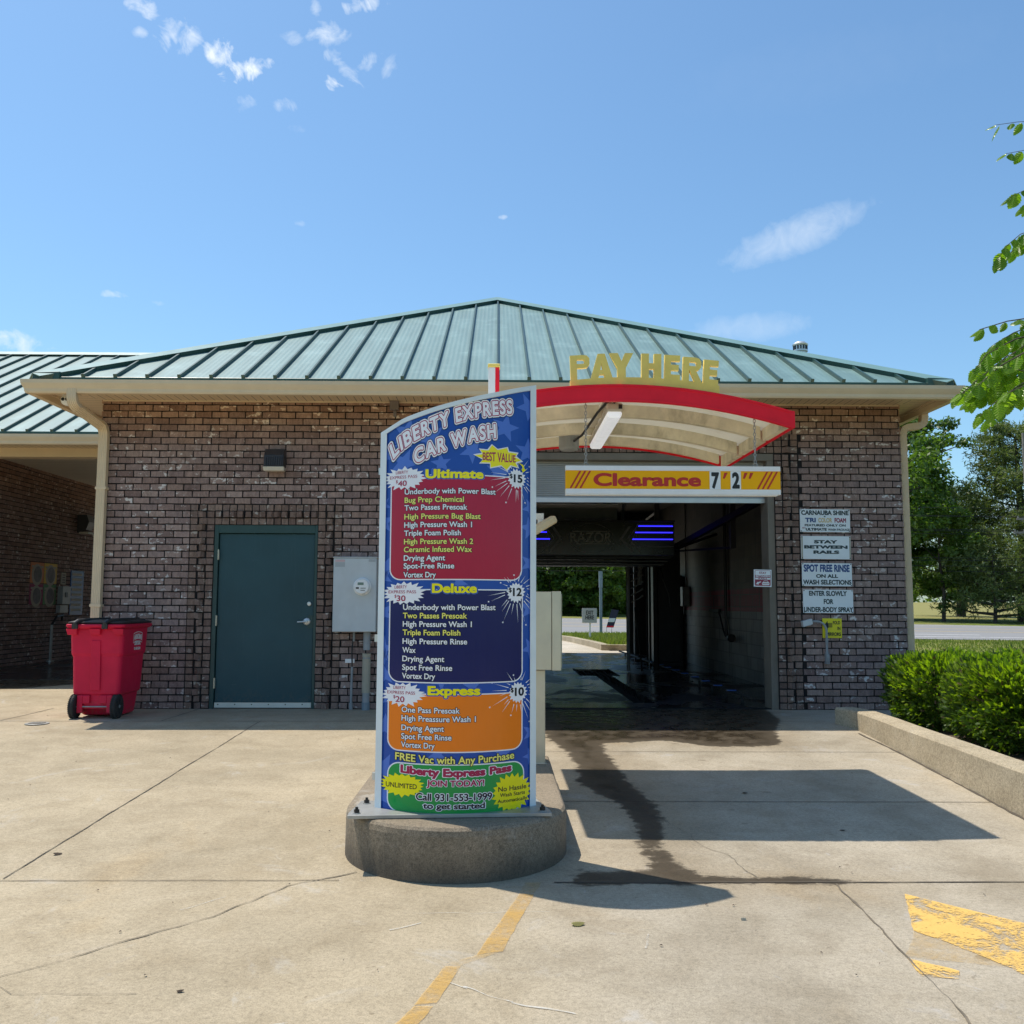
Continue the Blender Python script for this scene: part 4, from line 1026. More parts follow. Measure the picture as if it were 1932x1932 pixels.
# black box added to fill the dark beside the exit, with pipes
t = thing('dark_fill_box', 'tall black box with pipes, added for the dark beside the exit of the bay', 'equipment', (3.5, 19.8, 0))
mb = MB(); mb.box(3.24, 3.80, 19.6, 20.3, .08, 2.45); mb.box(3.20, 3.84, 19.56, 20.34, .0, .08); mb.box(3.30, 3.74, 19.585, 19.60, 1.3, 2.3); mb.build('cabinet', M['black'], t, bevel=.01)
for x_ in (3.12, 3.18):
    mb = MB(); mb.tube([(x_, 19.7, .0), (x_, 19.7, 2.9), (x_, 20.4, 3.1)], .024, 8); mb.build('pipe', M['dark_metal'], t)
mb = MB(); mb.box(3.90, 4.12, 21.0, 21.5, .0, 1.9); mb.box(3.885, 3.90, 21.05, 21.45, .2, 1.7)
tag(mb.build('electrical_cabinet', M['black'], None, bevel=.01), 'dark narrow cabinet against the far end of the right bay wall', 'cabinet')

# ------------------------------------------------------------------ neighbouring self-serve wing on the left
wing = thing('self_serve_wing', 'low brick self-serve wash wing with green roof behind the downspout', 'building', (-9, 14.2, 0))
WY, WRY = 14.15, 19.35; WZ = 3.80; WRZ = WZ + (WRY - WY) * .492
mb = MB(); mb.add([(-24, WY, WZ), (-1.0, WY, WZ), (-1.0, WRY, WRZ), (-24, WRY, WRZ)], [(0, 1, 2, 3)]); mb.add([(-24, WRY, WRZ), (-1.0, WRY, WRZ), (-1.0, 24.6, WZ), (-24, 24.6, WZ)], [(0, 1, 2, 3)])
wroof = mb.build('roof', M['roof'], wing, recalc=False)
mb = MB(); wn = Vector((0, -.492, 1)).normalized()
for i in range(62):
    x = -1.2 - i * .366; seam(mb, (x, WY - .01, WZ - .005), (x, WRY, WRZ), wn)
mb.build('standing_seam', M['roof_dark'], wroof, recalc=True)
mb = MB(); mb.hexa([(-24, WRY - .16, WRZ - .03), (-1, WRY - .16, WRZ - .03), (-1, WRY + .16, WRZ - .03), (-24, WRY + .16, WRZ - .03), (-24, WRY - .02, WRZ + .06), (-1, WRY - .02, WRZ + .06), (-1, WRY + .02, WRZ + .06), (-24, WRY + .02, WRZ + .06)])
mb.box(-24, -5.5, WY - .028, WY - .004, WZ - .05, WZ + .004, 1)
mb.build('ridge_cap', [M['roof_cap'], M['roof_dark']], wroof)
mb = MB(); n = len(GP); vs = []
for x in (-24, -5.62):
    for o, z in GP: vs.append((x, WY - .03 + o, WZ - .05 + z))
mb.add(vs, [(i, i + n, (i + 1) % n + n, (i + 1) % n) for i in range(n)] + [tuple(range(n)), tuple(reversed(range(n, 2 * n)))])
mb.box(-24, -5.5, WY - .03, WY + .0, WZ - .14, WZ - .04)
mb.build('gutter', M['beige'], wing)
mb = MB(); mb.box(-24, XL - .02, WY, WY + .62, 3.655, 3.67); mb.build('soffit', M['soffit_x'], wing)
mb = MB(); mb.box(-24, XL - .02, WY + .62, WY + .86, 3.52, 3.72); mb.build('header_beam', M['beige'], wing)
def wing_ceil():
    m, nt, p, out = nodes('wing_ceiling_panel'); b = NB(nt); P = b.pos(); x, y, z = b.sep(P)
    g = b.math('LESS_THAN', b.math('FRACT', b.math('DIVIDE', y, .2032)), .07); c = b.mix(b.noise(1.4, 4, .6, P), (.86, .78, .60), (.92, .85, .68))
    b.L(b.mix(b.math('MULTIPLY', g, .7), c, (.12, .10, .07)), p.inputs['Base Color']); p.inputs['Roughness'].default_value = .4; return m
mb = MB(); mb.box(-24, XL - .02, WY + .86, 24.5, 3.80, 3.83); mb.build('ceiling', wing_ceil(), wing)
WWX = -8.85
mb = MB(); mb.box(WWX - .3, WWX, WY + .45, 24.5, 0, 3.80); mb.box(-24, WWX - .3, 24.2, 24.5, 0, 3.8)
wwall = mb.build('bay_wall', M['mortar'], wing)
mb = MB(); brick_run(mb, lambda u, z, d: (WWX + d, u, z), WY + .45, 24.3, .08, 3.80, seed=21); brick_run(mb, lambda u, z, d: (u, WY + .45 - d, z), WWX - .3, WWX + .012, .08, 3.6, seed=22)
mb.build('brick_courses', M['brick'], wwall, recalc=True)
mb = MB(); mb.box(-24, XL - .012, 14.5, 24.6, -.1, .104); tag(mb.build('wing_floor', M['wet'], None), kind='structure')
# things on the wing wall
def poster(y0, y1, z0, z1, c, label, ring):
    m = plain('poster_' + ring, tuple(min(.9, q_ * 1.35) for q_ in c), .6, 0, .12, 3, spec=.12); t = thing('wash_poster', label, 'poster', (WWX + .02, (y0 + y1) / 2, z0), 'wash setting posters on the bay wall')
    mb = MB(); mb.box(WWX + .013, WWX + .022, y0, y1, z0, z1); mb.build('board', m, t)
    mb = MB(); cy, cz = y0 + (y1 - y0) * .48, z0 + (z1 - z0) * .40; r = (y1 - y0) * .40
    mb.lathe([(r, .0225), (r, .025)], (WWX, cy, cz), 28, 'x', 0); mb.lathe([(r * .74, .0255), (r * .74, .028)], (WWX, cy + r * .1, cz + r * .05), 28, 'x', 1)
    mb.box(WWX + .0225, WWX + .025, y0 + .03, y1 - .03, z1 - .10, z1 - .06, 0); mb.box(WWX + .0225, WWX + .025, y0 + .03, y1 - .10, z1 - .15, z1 - .13, 0)
    mb.build('round_picture', [M['poster_pale'], M['poster_dark']], t)
M['poster_pale'] = plain('poster_pale', (.40, .36, .28), .7, 0, .1, 4); M['poster_dark'] = plain('poster_dark', (.17, .155, .15), .7, 0, .3, 9)
poster(18.10, 18.62, 1.625, 2.02, (.50, .20, .09), 'orange wash poster with a round picture, upper one nearer the bay mouth', 'orange')
poster(18.65, 19.17, 1.625, 2.02, (.55, .38, .08), 'yellow wash poster with a round picture, upper one deeper in the bay', 'yellow')
poster(18.10, 18.62, 1.215, 1.605, (.26, .06, .11), 'maroon wash poster with a round picture, below the orange poster', 'maroon')
poster(18.65, 19.17, 1.215, 1.605, (.12, .24, .12), 'green wash poster with a round picture, below the yellow poster', 'green')
mb = MB(); mb.box(WWX + .013, WWX + .03, 19.36, 19.56, 1.62, 1.86); [mb.box(WWX + .031, WWX + .034, 19.40, 19.52, 1.65 + .05 * k, 1.675 + .05 * k, 1) for k in range(4)]
tag(mb.build('notice_card', [M['poster_pale'], M['poster_dark']], None), 'small cream notice card beside the yellow wash poster', 'notice')
mb = MB(); mb.box(WWX + .013, WWX + .12, 19.26, 19.60, 1.22, 1.58); mb.box(WWX + .121, WWX + .13, 19.36, 19.46, 1.36, 1.46, 1); mb.box(WWX + .013, WWX + .10, 19.22, 19.56, 1.05, 1.20, 0)
tag(mb.build('coin_box', [M['pipe_grey'], M['black']], None), 'grey coin box with black slot beside the green wash poster', 'coin box')
M['blue_board'] = plain('blue_price_board', (.05, .12, .34), .4, 0, .1, 4)
mb = MB(); mb.box(WWX + .013, WWX + .03, 19.8, 20.4, 1.0, 1.92); [mb.box(WWX + .031, WWX + .034, 19.85, 20.3, 1.08 + .105 * k, 1.13 + .105 * k, 1) for k in range(8)]
tag(mb.build('price_board', [M['blue_board'], M['poster_pale']], None), 'tall blue price board half hidden behind the brick corner', 'board')
mb = MB(); mb.prism([(WWX + .013, 2.72), (WWX + .2, 2.78), (WWX + .26, 2.95), (WWX + .2, 3.1), (WWX + .013, 3.1)], 20.0, 20.3, 'y'); mb.box(WWX + .05, WWX + .24, 20.02, 20.28, 2.70, 2.74, 1)
tag(mb.build('wall_light', [M['bronze'], M['lens']], None), 'dark wall light high on the shaded wing wall', 'light')
mb = MB(); mb.tube([(WWX + .12, 18.85, .1), (WWX + .12, 18.85, .82)], .028, 10); mb.tube([(WWX + .12, 18.85, .82), (WWX + .14, 19.0, .98), (WWX + .12, 19.3, 1.0), (WWX + .06, 19.4, .9)], .022, 8, 1); mb.lathe([(.07, .1), (.07, .13)], (WWX + .12, 18.85, 0), 12)
tag(mb.build('hose_stand', [M['galv'], M['black']], None), 'upright metal pipe with a black hose against the wing wall', 'pipe')

# ------------------------------------------------------------------ things on the front wall
t = thing('wall_light', 'bronze wall-pack light with louvred front above the steel door', 'light', (-2.685, YW, 2.83))
mb = MB(); mb.prism([(YW - .014, 2.88), (YW - .19, 2.88), (YW - .17, 3.02), (YW - .12, 3.10), (YW - .014, 3.10)], -2.80, -2.565, 'x')
for k in range(8): x = -2.775 + k * .0265; mb.hexa([(x, YW - .197, 2.885), (x + .012, YW - .197, 2.885), (x + .012, YW - .185, 2.885), (x, YW - .185, 2.885), (x, YW - .178, 3.0), (x + .012, YW - .178, 3.0), (x + .012, YW - .168, 3.0), (x, YW - .168, 3.0)], 1)
mb.build('housing', [M['bronze'], M['black']], t, bevel=.004)
mb = MB(); mb.hexa([(-2.80, YW - .18, 2.826), (-2.555, YW - .18, 2.826), (-2.575, YW - .03, 2.83), (-2.79, YW - .03, 2.83), (-2.81, YW - .195, 2.878), (-2.555, YW - .195, 2.878), (-2.565, YW - .016, 2.878), (-2.80, YW - .016, 2.878)]); mb.build('lens', M['lens'], t, bevel=.006)

t = thing('meter_cabinet', 'grey metal meter cabinet beside the green steel door', 'meter box', (-1.68, YW, .9))
mb = MB(); mb.box(-1.935, -1.425, YW - .20, YW - .013, .915, 1.785); mb.box(-1.945, -1.415, YW - .21, YW - .013, 1.786, 1.80)
mb.build('cabinet', M['grey_box'], t, bevel=.008)
M['label_red'] = plain('label_red', (.62, .42, .42), .5); M['label_pale'] = plain('label_pale', (.40, .43, .44), .5)
for q0, q1, z0_, z1_, mm in ((-1.915, -1.80, 1.74, 1.765, 'label_red'), (-1.915, -1.80, 1.68, 1.735, 'label_pale'), (-1.52, -1.44, 1.74, 1.77, 'label_pale')):
    mb = MB(); mb.box(q0, q1, YW - .2018, YW - .2005, z0_, z1_); mb.build('warning_label', M[mm], t)
mb = MB(); mb.lathe([(.105, -.20), (.105, -.215), (.092, -.222), (.088, -.265), (.080, -.272), (.01, -.273)], (-1.59, YW, 1.448), 28, 'y', 0); mt = mb.build('meter', M['white'], t, smooth=False)
mb = MB(); y = YW - .2745; mb.box(-1.635, -1.565, y - .001, y, 1.465, 1.495, 0); mb.box(-1.655, -1.62, y - .001, y, 1.42, 1.44, 1); mb.box(-1.60, -1.54, y - .001, y, 1.425, 1.432, 1); mb.box(-1.60, -1.55, y - .001, y, 1.40, 1.407, 1); mb.build('dial', [plain('meter_lcd', (.16, .24, .20), .3), M['ink']], mt)
mb = MB(); mb.tube([(-1.54, YW - .09, .915), (-1.54, YW - .09, .70)], .043, 14, 0); mb.lathe([(.052, .615), (.052, .66)], (-1.54, YW - .09, 0), 14, 'z', 1); mb.tube([(-1.54, YW - .09, .66), (-1.54, YW - .09, .55)], .046, 14, 0); mb.tube([(-1.54, YW - .09, .60), (-1.54, YW - .09, .20)], .050, 14, 1); mb.tube([(-1.54, YW - .09, .20), (-1.54, YW - .09, .08)], .043, 14, 0); mb.tube([(-1.54, YW - .09, .09), (-1.54, YW - .09, -.02)], .048, 14, 2)
mb.build('conduit', [M['pvc'], M['pvc_tan'], M['grey_post']], t)
mb = MB(); mb.tube([(-1.70, YW - .05, .92), (-1.70, YW - .05, .80)], .014, 8, 0); mb.tube([(-1.705, YW - .05, .88), (-1.72, YW - .055, .70), (-1.715, YW - .05, .50)], .008, 8, 2); mb.tube([(-1.715, YW - .05, .50), (-1.72, YW - .05, .06)], .014, 8, 0); mb.lathe([(.022, -.02), (.022, .08)], (-1.72, YW - .05, 0), 10, 'z', 0); mb.box(-1.80, -1.69, YW - .045, YW - .012, .545, .592, 1)
mb.build('ground_wire', [M['pvc'], M['white'], M['black']], t)
mb = MB(); mb.box(-1.315, -1.205, YW - .09, YW - .012, 3.60, 3.71); mb.box(-1.275, -1.235, YW - .04, YW - .012, 3.52, 3.60)
M['taupe'] = plain('taupe_box', (.22, .18, .16), .5); tag(mb.build('junction_box', M['taupe'], None, bevel=.005), 'small taupe junction box under the front soffit', 'box')
t = thing('security_camera', 'white dome security camera under the left soffit corner', 'camera', (-5.03, 10.98, SOF))
mb = MB(); mb.lathe([(.080, 3.712), (.080, 3.69), (.064, 3.668), (.04, 3.66)], (-5.03, 10.98, 0), 20, 'z'); mb.build('mount', M['white'], t)
mb = MB(); mb.lathe([(.016, -.076), (.046, -.064), (.070, -.026), (.070, .013), (.04, .058), (.013, .066)], (-5.03, 10.97, 3.605), 20, 'y'); bl = mb.build('ball', M['white'], t, smooth=True)
mb = MB(); mb.lathe([(.020, -.080), (.020, -.070)], (-5.050, 10.97, 3.60), 12, 'y'); mb.lathe([(.018, -.080), (.018, -.070)], (-5.006, 10.97, 3.60), 12, 'y'); mb.build('lens', M['black'], bl)

# ------------------------------------------------------------------ lettering
_cu = bpy.data.curves.new('lettering', 'FONT'); _to = bpy.data.objects.new('lettering_tool', _cu); COL.objects.link(_to); _cu.size = 1
_glyph = {}; _fat = {}; _adv = {}
def _eval(body):
    _cu.body = body; bpy.context.view_layer.update()
    ev = _to.evaluated_get(bpy.context.evaluated_depsgraph_get()); me = ev.to_mesh()
    V = [(v.co.x, v.co.y) for v in me.vertices]; Fs = [tuple(p.vertices) for p in me.polygons]; ev.to_mesh_clear(); return V, Fs
def _wid(t): V = _eval(t)[0]; return max(v[0] for v in V) - min(v[0] for v in V)
_HH = _wid('HH'); _H0 = min(v[0] for v in _eval('H')[0])
def advance(ch):
    if ch not in _adv: _adv[ch] = .30 if ch == ' ' else _wid('H' + ch + 'H') - _HH
    return _adv[ch]
def glyph_field(ch, sharp=False):
    """distance field of one letter, so that strokes can be thickened with round corners and open counters"""
    if (ch, sharp) in _glyph: return _glyph[(ch, sharp)]
    V, Fs = _eval(ch); cnt = {}
    for f in Fs:
        for a, b in zip(f, f[1:] + f[:1]):
            k = (min(a, b), max(a, b)); cnt[k] = cnt.get(k, 0) + 1
    E = np.array([(V[a], V[b]) for (a, b), c in cnt.items() if c == 1])
    g = .014; pad = .24; x0, y0 = E[..., 0].min() - pad, E[..., 1].min() - pad; nx = int((E[..., 0].max() + pad - x0) / g) + 2; ny = int((E[..., 1].max() + pad - y0) / g) + 2
    X, Y = np.meshgrid(x0 + g * np.arange(nx), y0 + g * np.arange(ny)); d = np.full(X.shape, 9.); ins = np.zeros(X.shape, bool)
    for (ax, ay), (bx, by) in E:
        dx, dy = bx - ax, by - ay; t = np.clip(((X - ax) * dx + (Y - ay) * dy) / (dx * dx + dy * dy + 1e-12), 0, 1); d = np.minimum(d, np.hypot(X - ax - t * dx, Y - ay - t * dy)) if not sharp else np.minimum(d, np.min([np.maximum(np.abs(X - ax - u * dx), np.abs(Y - ay - u * dy)) for u in np.linspace(0, 1, 2 + int(math.hypot(dx, dy) / .02))], 0))
        if ay != by: ins ^= ((ay > Y) != (by > Y)) & (X < dx * (Y - ay) / dy + ax)
    _glyph[(ch, sharp)] = (np.where(ins, -d, d), x0, y0, g); return _glyph[(ch, sharp)]
def fat_glyph(ch, bold, sharp=False):
    key = (ch, round(bold, 4), sharp)
    if key in _fat: return _fat[key]
    D, x0, y0, g = glyph_field(ch, sharp); D = D - bold; ny, nx = D.shape; segs = {}
    def ip(i, j, k, l): a, b = D[j, i], D[l, k]; t = a / (a - b); return (x0 + g * (i + (k - i) * t), y0 + g * (j + (l - j) * t))
    S = D < 0
    mixd = S[:-1, :-1] ^ S[1:, 1:] | S[1:, :-1] ^ S[:-1, 1:] | S[:-1, :-1] ^ S[:-1, 1:]
    for j, i in zip(*np.nonzero(mixd)):
        c = (S[j, i], S[j, i + 1], S[j + 1, i + 1], S[j + 1, i]); P = ((i, j), (i + 1, j), (i + 1, j + 1), (i, j + 1)); cr = []
        for k in range(4):
            if c[k] != c[(k + 1) % 4]: a, b = P[k], P[(k + 1) % 4]; cr.append((tuple(sorted((a, b))), c[k]))
        outs = [q for q, s_ in cr if s_]; ins_ = [q for q, s_ in cr if not s_]
        for a in outs:      # walk with the inside on one hand
            b = ins_[0] if len(ins_) == 1 else ins_[outs.index(a)]; segs[b] = a
    loops = []
    while segs:
        st, nx_ = segs.popitem(); lp = [st]
        while nx_ != st and nx_ in segs: lp.append(nx_); nx_ = segs.pop(nx_)
        if len(lp) > 3:
            pts = [ip(*e[0], *e[1]) for e in lp]; out = []
            for q in range(len(pts)):      # drop vertices on straight runs
                a, b, c = pts[q - 1], pts[q], pts[(q + 1) % len(pts)]
                if abs((b[0] - a[0]) * (c[1] - b[1]) - (b[1] - a[1]) * (c[0] - b[0])) > 1.2e-6 or q % 6 == 0: out.append(b)
            loops.append(out)
    cu = bpy.data.curves.new('g', 'CURVE'); cu.dimensions = '2D'; cu.fill_mode = 'FRONT'
    for lp in loops:
        sp = cu.splines.new('POLY'); sp.points.add(len(lp) - 1); sp.use_cyclic_u = True
        for pt, (x, y) in zip(sp.points, lp): pt.co = (x, y, 0, 1)
    ob = bpy.data.objects.new('g', cu); COL.objects.link(ob); bpy.context.view_layer.update()
    me = ob.evaluated_get(bpy.context.evaluated_depsgraph_get()).to_mesh(); V = [(v.co.x, v.co.y) for v in me.vertices]; Fs = [tuple(p.vertices) for p in me.polygons]
    bpy.data.objects.remove(ob, do_unlink=True); bpy.data.curves.remove(cu)
    _fat[key] = (V, Fs); return V, Fs
def text_raw(body, bold=0.0, space=1.0, sharp=False):
    V, Fs = [], []; x = 0
    for ch in body:
        if ch != ' ':
            v, f = fat_glyph(ch, max(bold, .0005), sharp); b = len(V); V += [(p[0] + x, p[1]) for p in v]; Fs += [tuple(i + b for i in q) for q in f]
        x += advance(ch) * space + (space - 1) * .02
    return V, Fs
CAP = max(v[1] for v in _eval('H')[0])
def bisect_map(V, Fs, fmap, step, mb, m, off):
    """cut flat art along u = k*step and lay it on a surface"""
    bm = bmesh.new(); vs = [bm.verts.new((u, v, 0)) for u, v in V]
    for f in Fs:
        try: bm.faces.new([vs[i] for i in f])
        except ValueError: pass
    bmesh.ops.triangulate(bm, faces=bm.faces)
    for f in bm.faces:
        if f.normal.z < 0: f.normal_flip()
    if step:
        us = [v.co.x for v in bm.verts]; k0 = math.floor(min(us) / step) + 1; k1 = math.ceil(max(us) / step)
        for k in range(k0, k1):
            bmesh.ops.bisect_plane(bm, geom=bm.verts[:] + bm.edges[:] + bm.faces[:], plane_co=(k * step, 0, 0), plane_no=(1, 0, 0), dist=1e-6)
    bm.verts.index_update(); mb.add([fmap(v.co.x, v.co.y, off) for v in bm.verts], [tuple(v.index for v in f.verts) for f in bm.faces], m); bm.free()
def put_text(mb, body, u0, u1, v, h, fmap, m, off, bold=0., fit=0., step=0, warp=None, align='fit', space=1.0):
    """bold = stroke thickening in em of this layer; fit = thickening of the letters proper, which fixes the width"""
    V0, _ = text_raw(body, fit, space); V, Fs = text_raw(body, bold, space)
    a = min(p[0] for p in V0); b_ = max(p[0] for p in V0); sy = h / (CAP + 2 * fit); sx = (u1 - u0) / (b_ - a)
    pts = [(u0 + (x - a) * sx, v + (y + fit) * sy) for x, y in V]
    if warp: pts = [warp(u, w) for u, w in pts]
    bisect_map(pts, Fs, fmap, step, mb, m, off)
def put_poly(mb, poly, fmap, m, off, step=0): bisect_map(poly, [tuple(range(len(poly)))], fmap, step, mb, m, off)
def star(cu, cv, r, rot=0, inner=.42, n=5): return [(cu + r * (1 if i % 2 == 0 else inner) * math.sin(rot + i * math.pi / n), cv + r * (1 if i % 2 == 0 else inner) * math.cos(rot + i * math.pi / n)) for i in range(2 * n)]
def burst(cu, cv, ru, rv, n, inner=.8, jit=.06, seed=0):
    q = random.Random(seed); return [(cu + ru * k * math.sin(t), cv + rv * k * math.cos(t)) for i in range(2 * n) for t, k in [(i * math.pi / n, (1 + q.uniform(-jit, jit)) if i % 2 == 0 else inner)]]
def rrect(u0, u1, v0, v1, r, corners=(1, 1, 1, 1), n=8):   # bl, br, tr, tl
    P = []
    for (cu, cv, a0, on) in ((u0, v0, math.pi, corners[0]), (u1, v0, 1.5 * math.pi, corners[1]), (u1, v1, 0, corners[2]), (u0, v1, .5 * math.pi, corners[3])):
        if not on: P.append((cu, cv)); continue
        ox = cu + (r if cu == u0 else -r); oy = cv + (r if cv == v0 else -r)
        for i in range(n + 1):
            t = a0 + i * math.pi / 2 / n; P.append((ox + r * math.cos(t), oy + r * math.sin(t)))
    return P

# name across the gantry panel, thin metal letters
mb = MB(); _gm = lambda u, v, o: (u, GY - o, v)
put_text(mb, 'RAZOR', 1.20, 1.885, 2.262, .165, _gm, 0, .004, .008, .008); put_poly(mb, [(1.30, 2.236), (1.93, 2.236), (1.915, 2.250), (1.30, 2.250)], _gm, 0, .004); put_poly(mb, [(1.23, 2.440), (1.86, 2.440), (1.86, 2.450), (1.23, 2.450)], _gm, 0, .004)
mb.build('lettering', M['gantry_text'], gan, recalc=False)

# flat signs on the wall
def flat(x0, z0, y, sx=1, rot=0):
    c, s = math.cos(rot), math.sin(rot)
    return lambda u, v, o: (x0 + u * c - v * s, y - o, z0 + u * s + v * c)
def wall_sign(name, label, x0, z0, w, h, face, inks, rows, y=YW - .016, rot=-.005, extra=None, screws=True):
    t = thing(name, label, 'sign', (x0 + w / 2, y, z0)); fm = flat(x0, z0, y, 1, rot); mb = MB()
    mb.hexa([fm(u, v, o) for v in (0, h) for (u, o) in ((0, .006), (w, .006), (w, -.002), (0, -.002))]); mb.build('board', face, t)
    mb = MB()
    for (body, u0, u1, v, hh, ink_i, bold) in rows: put_text(mb, body, u0 * w, u1 * w, v * h, hh * h, fm, ink_i, .0075, bold + .018, bold + .018)
    if extra: extra(mb, fm)
    mb.build('lettering', inks, t, recalc=False)
    if screws:
        mb = MB()
        for u in (.02, .98):
            for v in (.04, .96): q = fm(u * w, v * h, .007); mb.lathe([(.007, -.002), (.005, -.005)], q, 8, 'y')
        mb.build('screw', M['dark_metal'], t)
    return t
INK = [M['ink_green'], M['ink_blue'], M['ink_tan'], M['ink_maroon']]
SERIF = .022
wall_sign('wash_notice', 'white notice reading CARNAUBA SHINE and TRI COLOR FOAM, topmost of the stack of signs', 3.688, 2.135, .612, .278, M['sign_white'], INK,
          [('CARNAUBA SHINE', .025, .975, .745, .205, 0, .03), ('&', .475, .515, .655, .06, 0, .03), ('TRI', .10, .315, .42, .20, 1, .03), ('COLOR', .365, .64, .42, .20, 2, .02), ('FOAM', .69, .92, .42, .20, 3, .03), ('FEATURED ONLY ON', .09, .91, .245, .10, 0, .03), ('$12', .045, .105, .15, .06, 3, .02), ('ULTIMATE', .11, .53, .055, .12, 0, .04), ('WASH PACKAGE', .555, .99, .06, .095, 0, .02)])
wall_sign('wash_notice', 'white notice reading STAY BETWEEN RAILS with tan edge strips, second in the stack', 3.692, 1.805, .608, .280, M['sign_white'], INK + [M['pvc_tan']],
          [('STAY', .26, .73, .68, .145, 0, .045), ('BETWEEN', .06, .935, .455, .145, 0, .045), ('RAILS', .245, .765, .23, .145, 0, .045)],
          extra=lambda mb, fm: [put_poly(mb, [(a, 0.004), (b_, .004), (b_, .276), (a, .276)], fm, 4, .0072) for a, b_ in ((.004, .022), (.590, .606))])
wall_sign('wash_notice', 'white notice reading SPOT FREE RINSE in blue, third in the stack', 3.695, 1.478, .608, .278, M['sign_white'], INK,
          [('SPOT FREE RINSE', .035, .955, .62, .32, 1, .03), ('ON ALL', .28, .72, .36, .16, 0, .03), ('WASH SELECTIONS', .02, .985, .07, .205, 0, .025)])
wall_sign('wash_notice', 'white notice reading ENTER SLOWLY FOR UNDER-BODY SPRAY, lowest of the white stack', 3.700, 1.155, .608, .280, M['sign_white'], INK,
          [('ENTER SLOWLY', .12, .875, .735, .215, 0, .025), ('FOR', .41, .60, .385, .215, 0, .025), ('UNDER-BODY SPRAY', .012, .992, .04, .215, 0, .025)])
def arrow_fold(mb, fm):
    put_poly(mb, [(.016, .150), (.062, .205), (.062, .178), (.075, .178), (.075, .122), (.062, .122), (.062, .095)], fm, 0, .0075)
    for k in range(3): put_poly(mb, [(.080 + .014 * k, .124), (.088 + .014 * k, .128), (.088 + .014 * k, .184), (.080 + .014 * k, .178)], fm, 0, .0075)
wall_sign('mirror_notice', 'small yellow FOLD IN MIRRORS sign with black arrow below the white notices', 3.927, .855, .233, .234, M['yellow_sign'], [M['ink']],
          [('FOLD', .54, .92, .70, .17, 0, .015), ('IN', .77, .92, .41, .17, 0, .015), ('MIRRORS', .19, .94, .11, .18, 0, .02)], extra=arrow_fold, screws=False)
def car_arrow(mb, fm):
    put_poly(mb, rrect(.012, .203, .012, .198, .012), fm, 0, .0072); put_poly(mb, rrect(.016, .199, .140, .194, .008), fm, 1, .0078); put_poly(mb, [(.016, .088), (.199, .088), (.199, .109), (.016, .109)], fm, 1, .0078)
    put_poly(mb, [(.022, .032), (.048, .062), (.050, .054), (.080, .066), (.088, .058), (.058, .040), (.060, .026)], fm, 1, .0078)
    put_poly(mb, [(.098, .030), (.100, .052), (.112, .056), (.122, .076), (.166, .076), (.178, .056), (.188, .052), (.190, .030), (.180, .022), (.108, .022)], fm, 1, .0078)
    put_poly(mb, [(.118, .058), (.126, .071), (.162, .071), (.170, .058)], fm, 0, .0084); put_poly(mb, [(.104, .036), (.184, .036), (.184, .042), (.104, .042)], fm, 0, .0084)
    put_text(mb, 'STAY', .065, .150, .155, .027, fm, 0, .0084, .03, .03); put_text(mb, 'BETWEEN', .022, .193, .117, .020, fm, 1, .0084, .03, .03); put_text(mb, 'RAILS', .055, .160, .091, .015, fm, 0, .0084, .03, .03)
wall_sign('rail_notice', 'small red and white STAY BETWEEN RAILS sign with car symbol on the bay jamb', 3.108, 1.468, .215, .208, M['sign_white'], [M['ink_maroon'], M['sign_white']], [], y=YW - .012, rot=-.02, extra=car_arrow, screws=False)
t = thing('conduit_sensor', 'small grey sensor box on a curved conduit beside the yellow sign', 'sensor', (3.95, YW, .6))
mb = MB(); mb.tube(bend([(3.80, YW - .06, 1.052), (3.90, YW - .06, 1.052), (3.962, YW - .06, .98), (3.962, YW - .05, .66)], .055), .0135, 10); mb.lathe([(.018, .80), (.018, .84)], (3.962, YW - .055, 0), 10); mb.lathe([(.018, .66), (.018, .69)], (3.962, YW - .05, 0), 10); mb.build('conduit', M['pvc'], t)
mb = MB(); mb.hexa([(3.672, YW - .11, .985), (3.785, YW - .11, 1.02), (3.785, YW - .03, 1.02), (3.672, YW - .03, .985), (3.66, YW - .11, 1.055), (3.775, YW - .11, 1.085), (3.775, YW - .03, 1.085), (3.66, YW - .03, 1.055)]); mb.build('sensor_head', M['grey_box'], t, bevel=.004)
mb = MB(); mb.box(3.945, 3.985, YW - .075, YW - .012, .545, .665); mb.box(3.952, 3.976, YW - .080, YW - .074, .56, .63, 1); mb.build('junction_box', [M['pvc'], M['pipe_grey']], t, bevel=.004)

# ------------------------------------------------------------------ island, menu board
isl = thing('concrete_island', 'raised rounded concrete island under the wash menu board', 'island', (-.21, 5.6, -.17))
IH = .105; mb = MB(); cx, cy, r = -.225, 5.60, .62
def isl_prof(rad, back):
    P = [(cx + rad, back)] + [(cx + rad, cy)]
    P = [(cx + rad, back), (cx + rad, (cy + back) / 2)]
    for i in range(49):
        t = -math.pi * i / 48; P.append((cx + rad * math.cos(t), cy + rad * 1.02 * math.sin(t)))
    P += [(cx - rad, (cy + back) / 2), (cx - rad, back)]; return P
rings = [(r + .012, 7.34, -.30), (r + .008, 7.33, 0.06), (r + .003, 7.325, .088), (r - .010, 7.31, .102), (r - .03, 7.29, IH)]
n = None
for k, (rad, back, z) in enumerate(rings):
    P = isl_prof(rad, back); n = len(P)
    for i, (x, y) in enumerate(P):
        w = .004 * mnoise.noise(Vector((x * 6, y * 6, z * 20))); mb.v.append((x + w, y + w, z))
for k in range(len(rings) - 1):
    for i in range(n): mb.f.append((k * n + i, k * n + (i + 1) % n, (k + 1) * n + (i + 1) % n, (k + 1) * n + i)); mb.m.append(0)
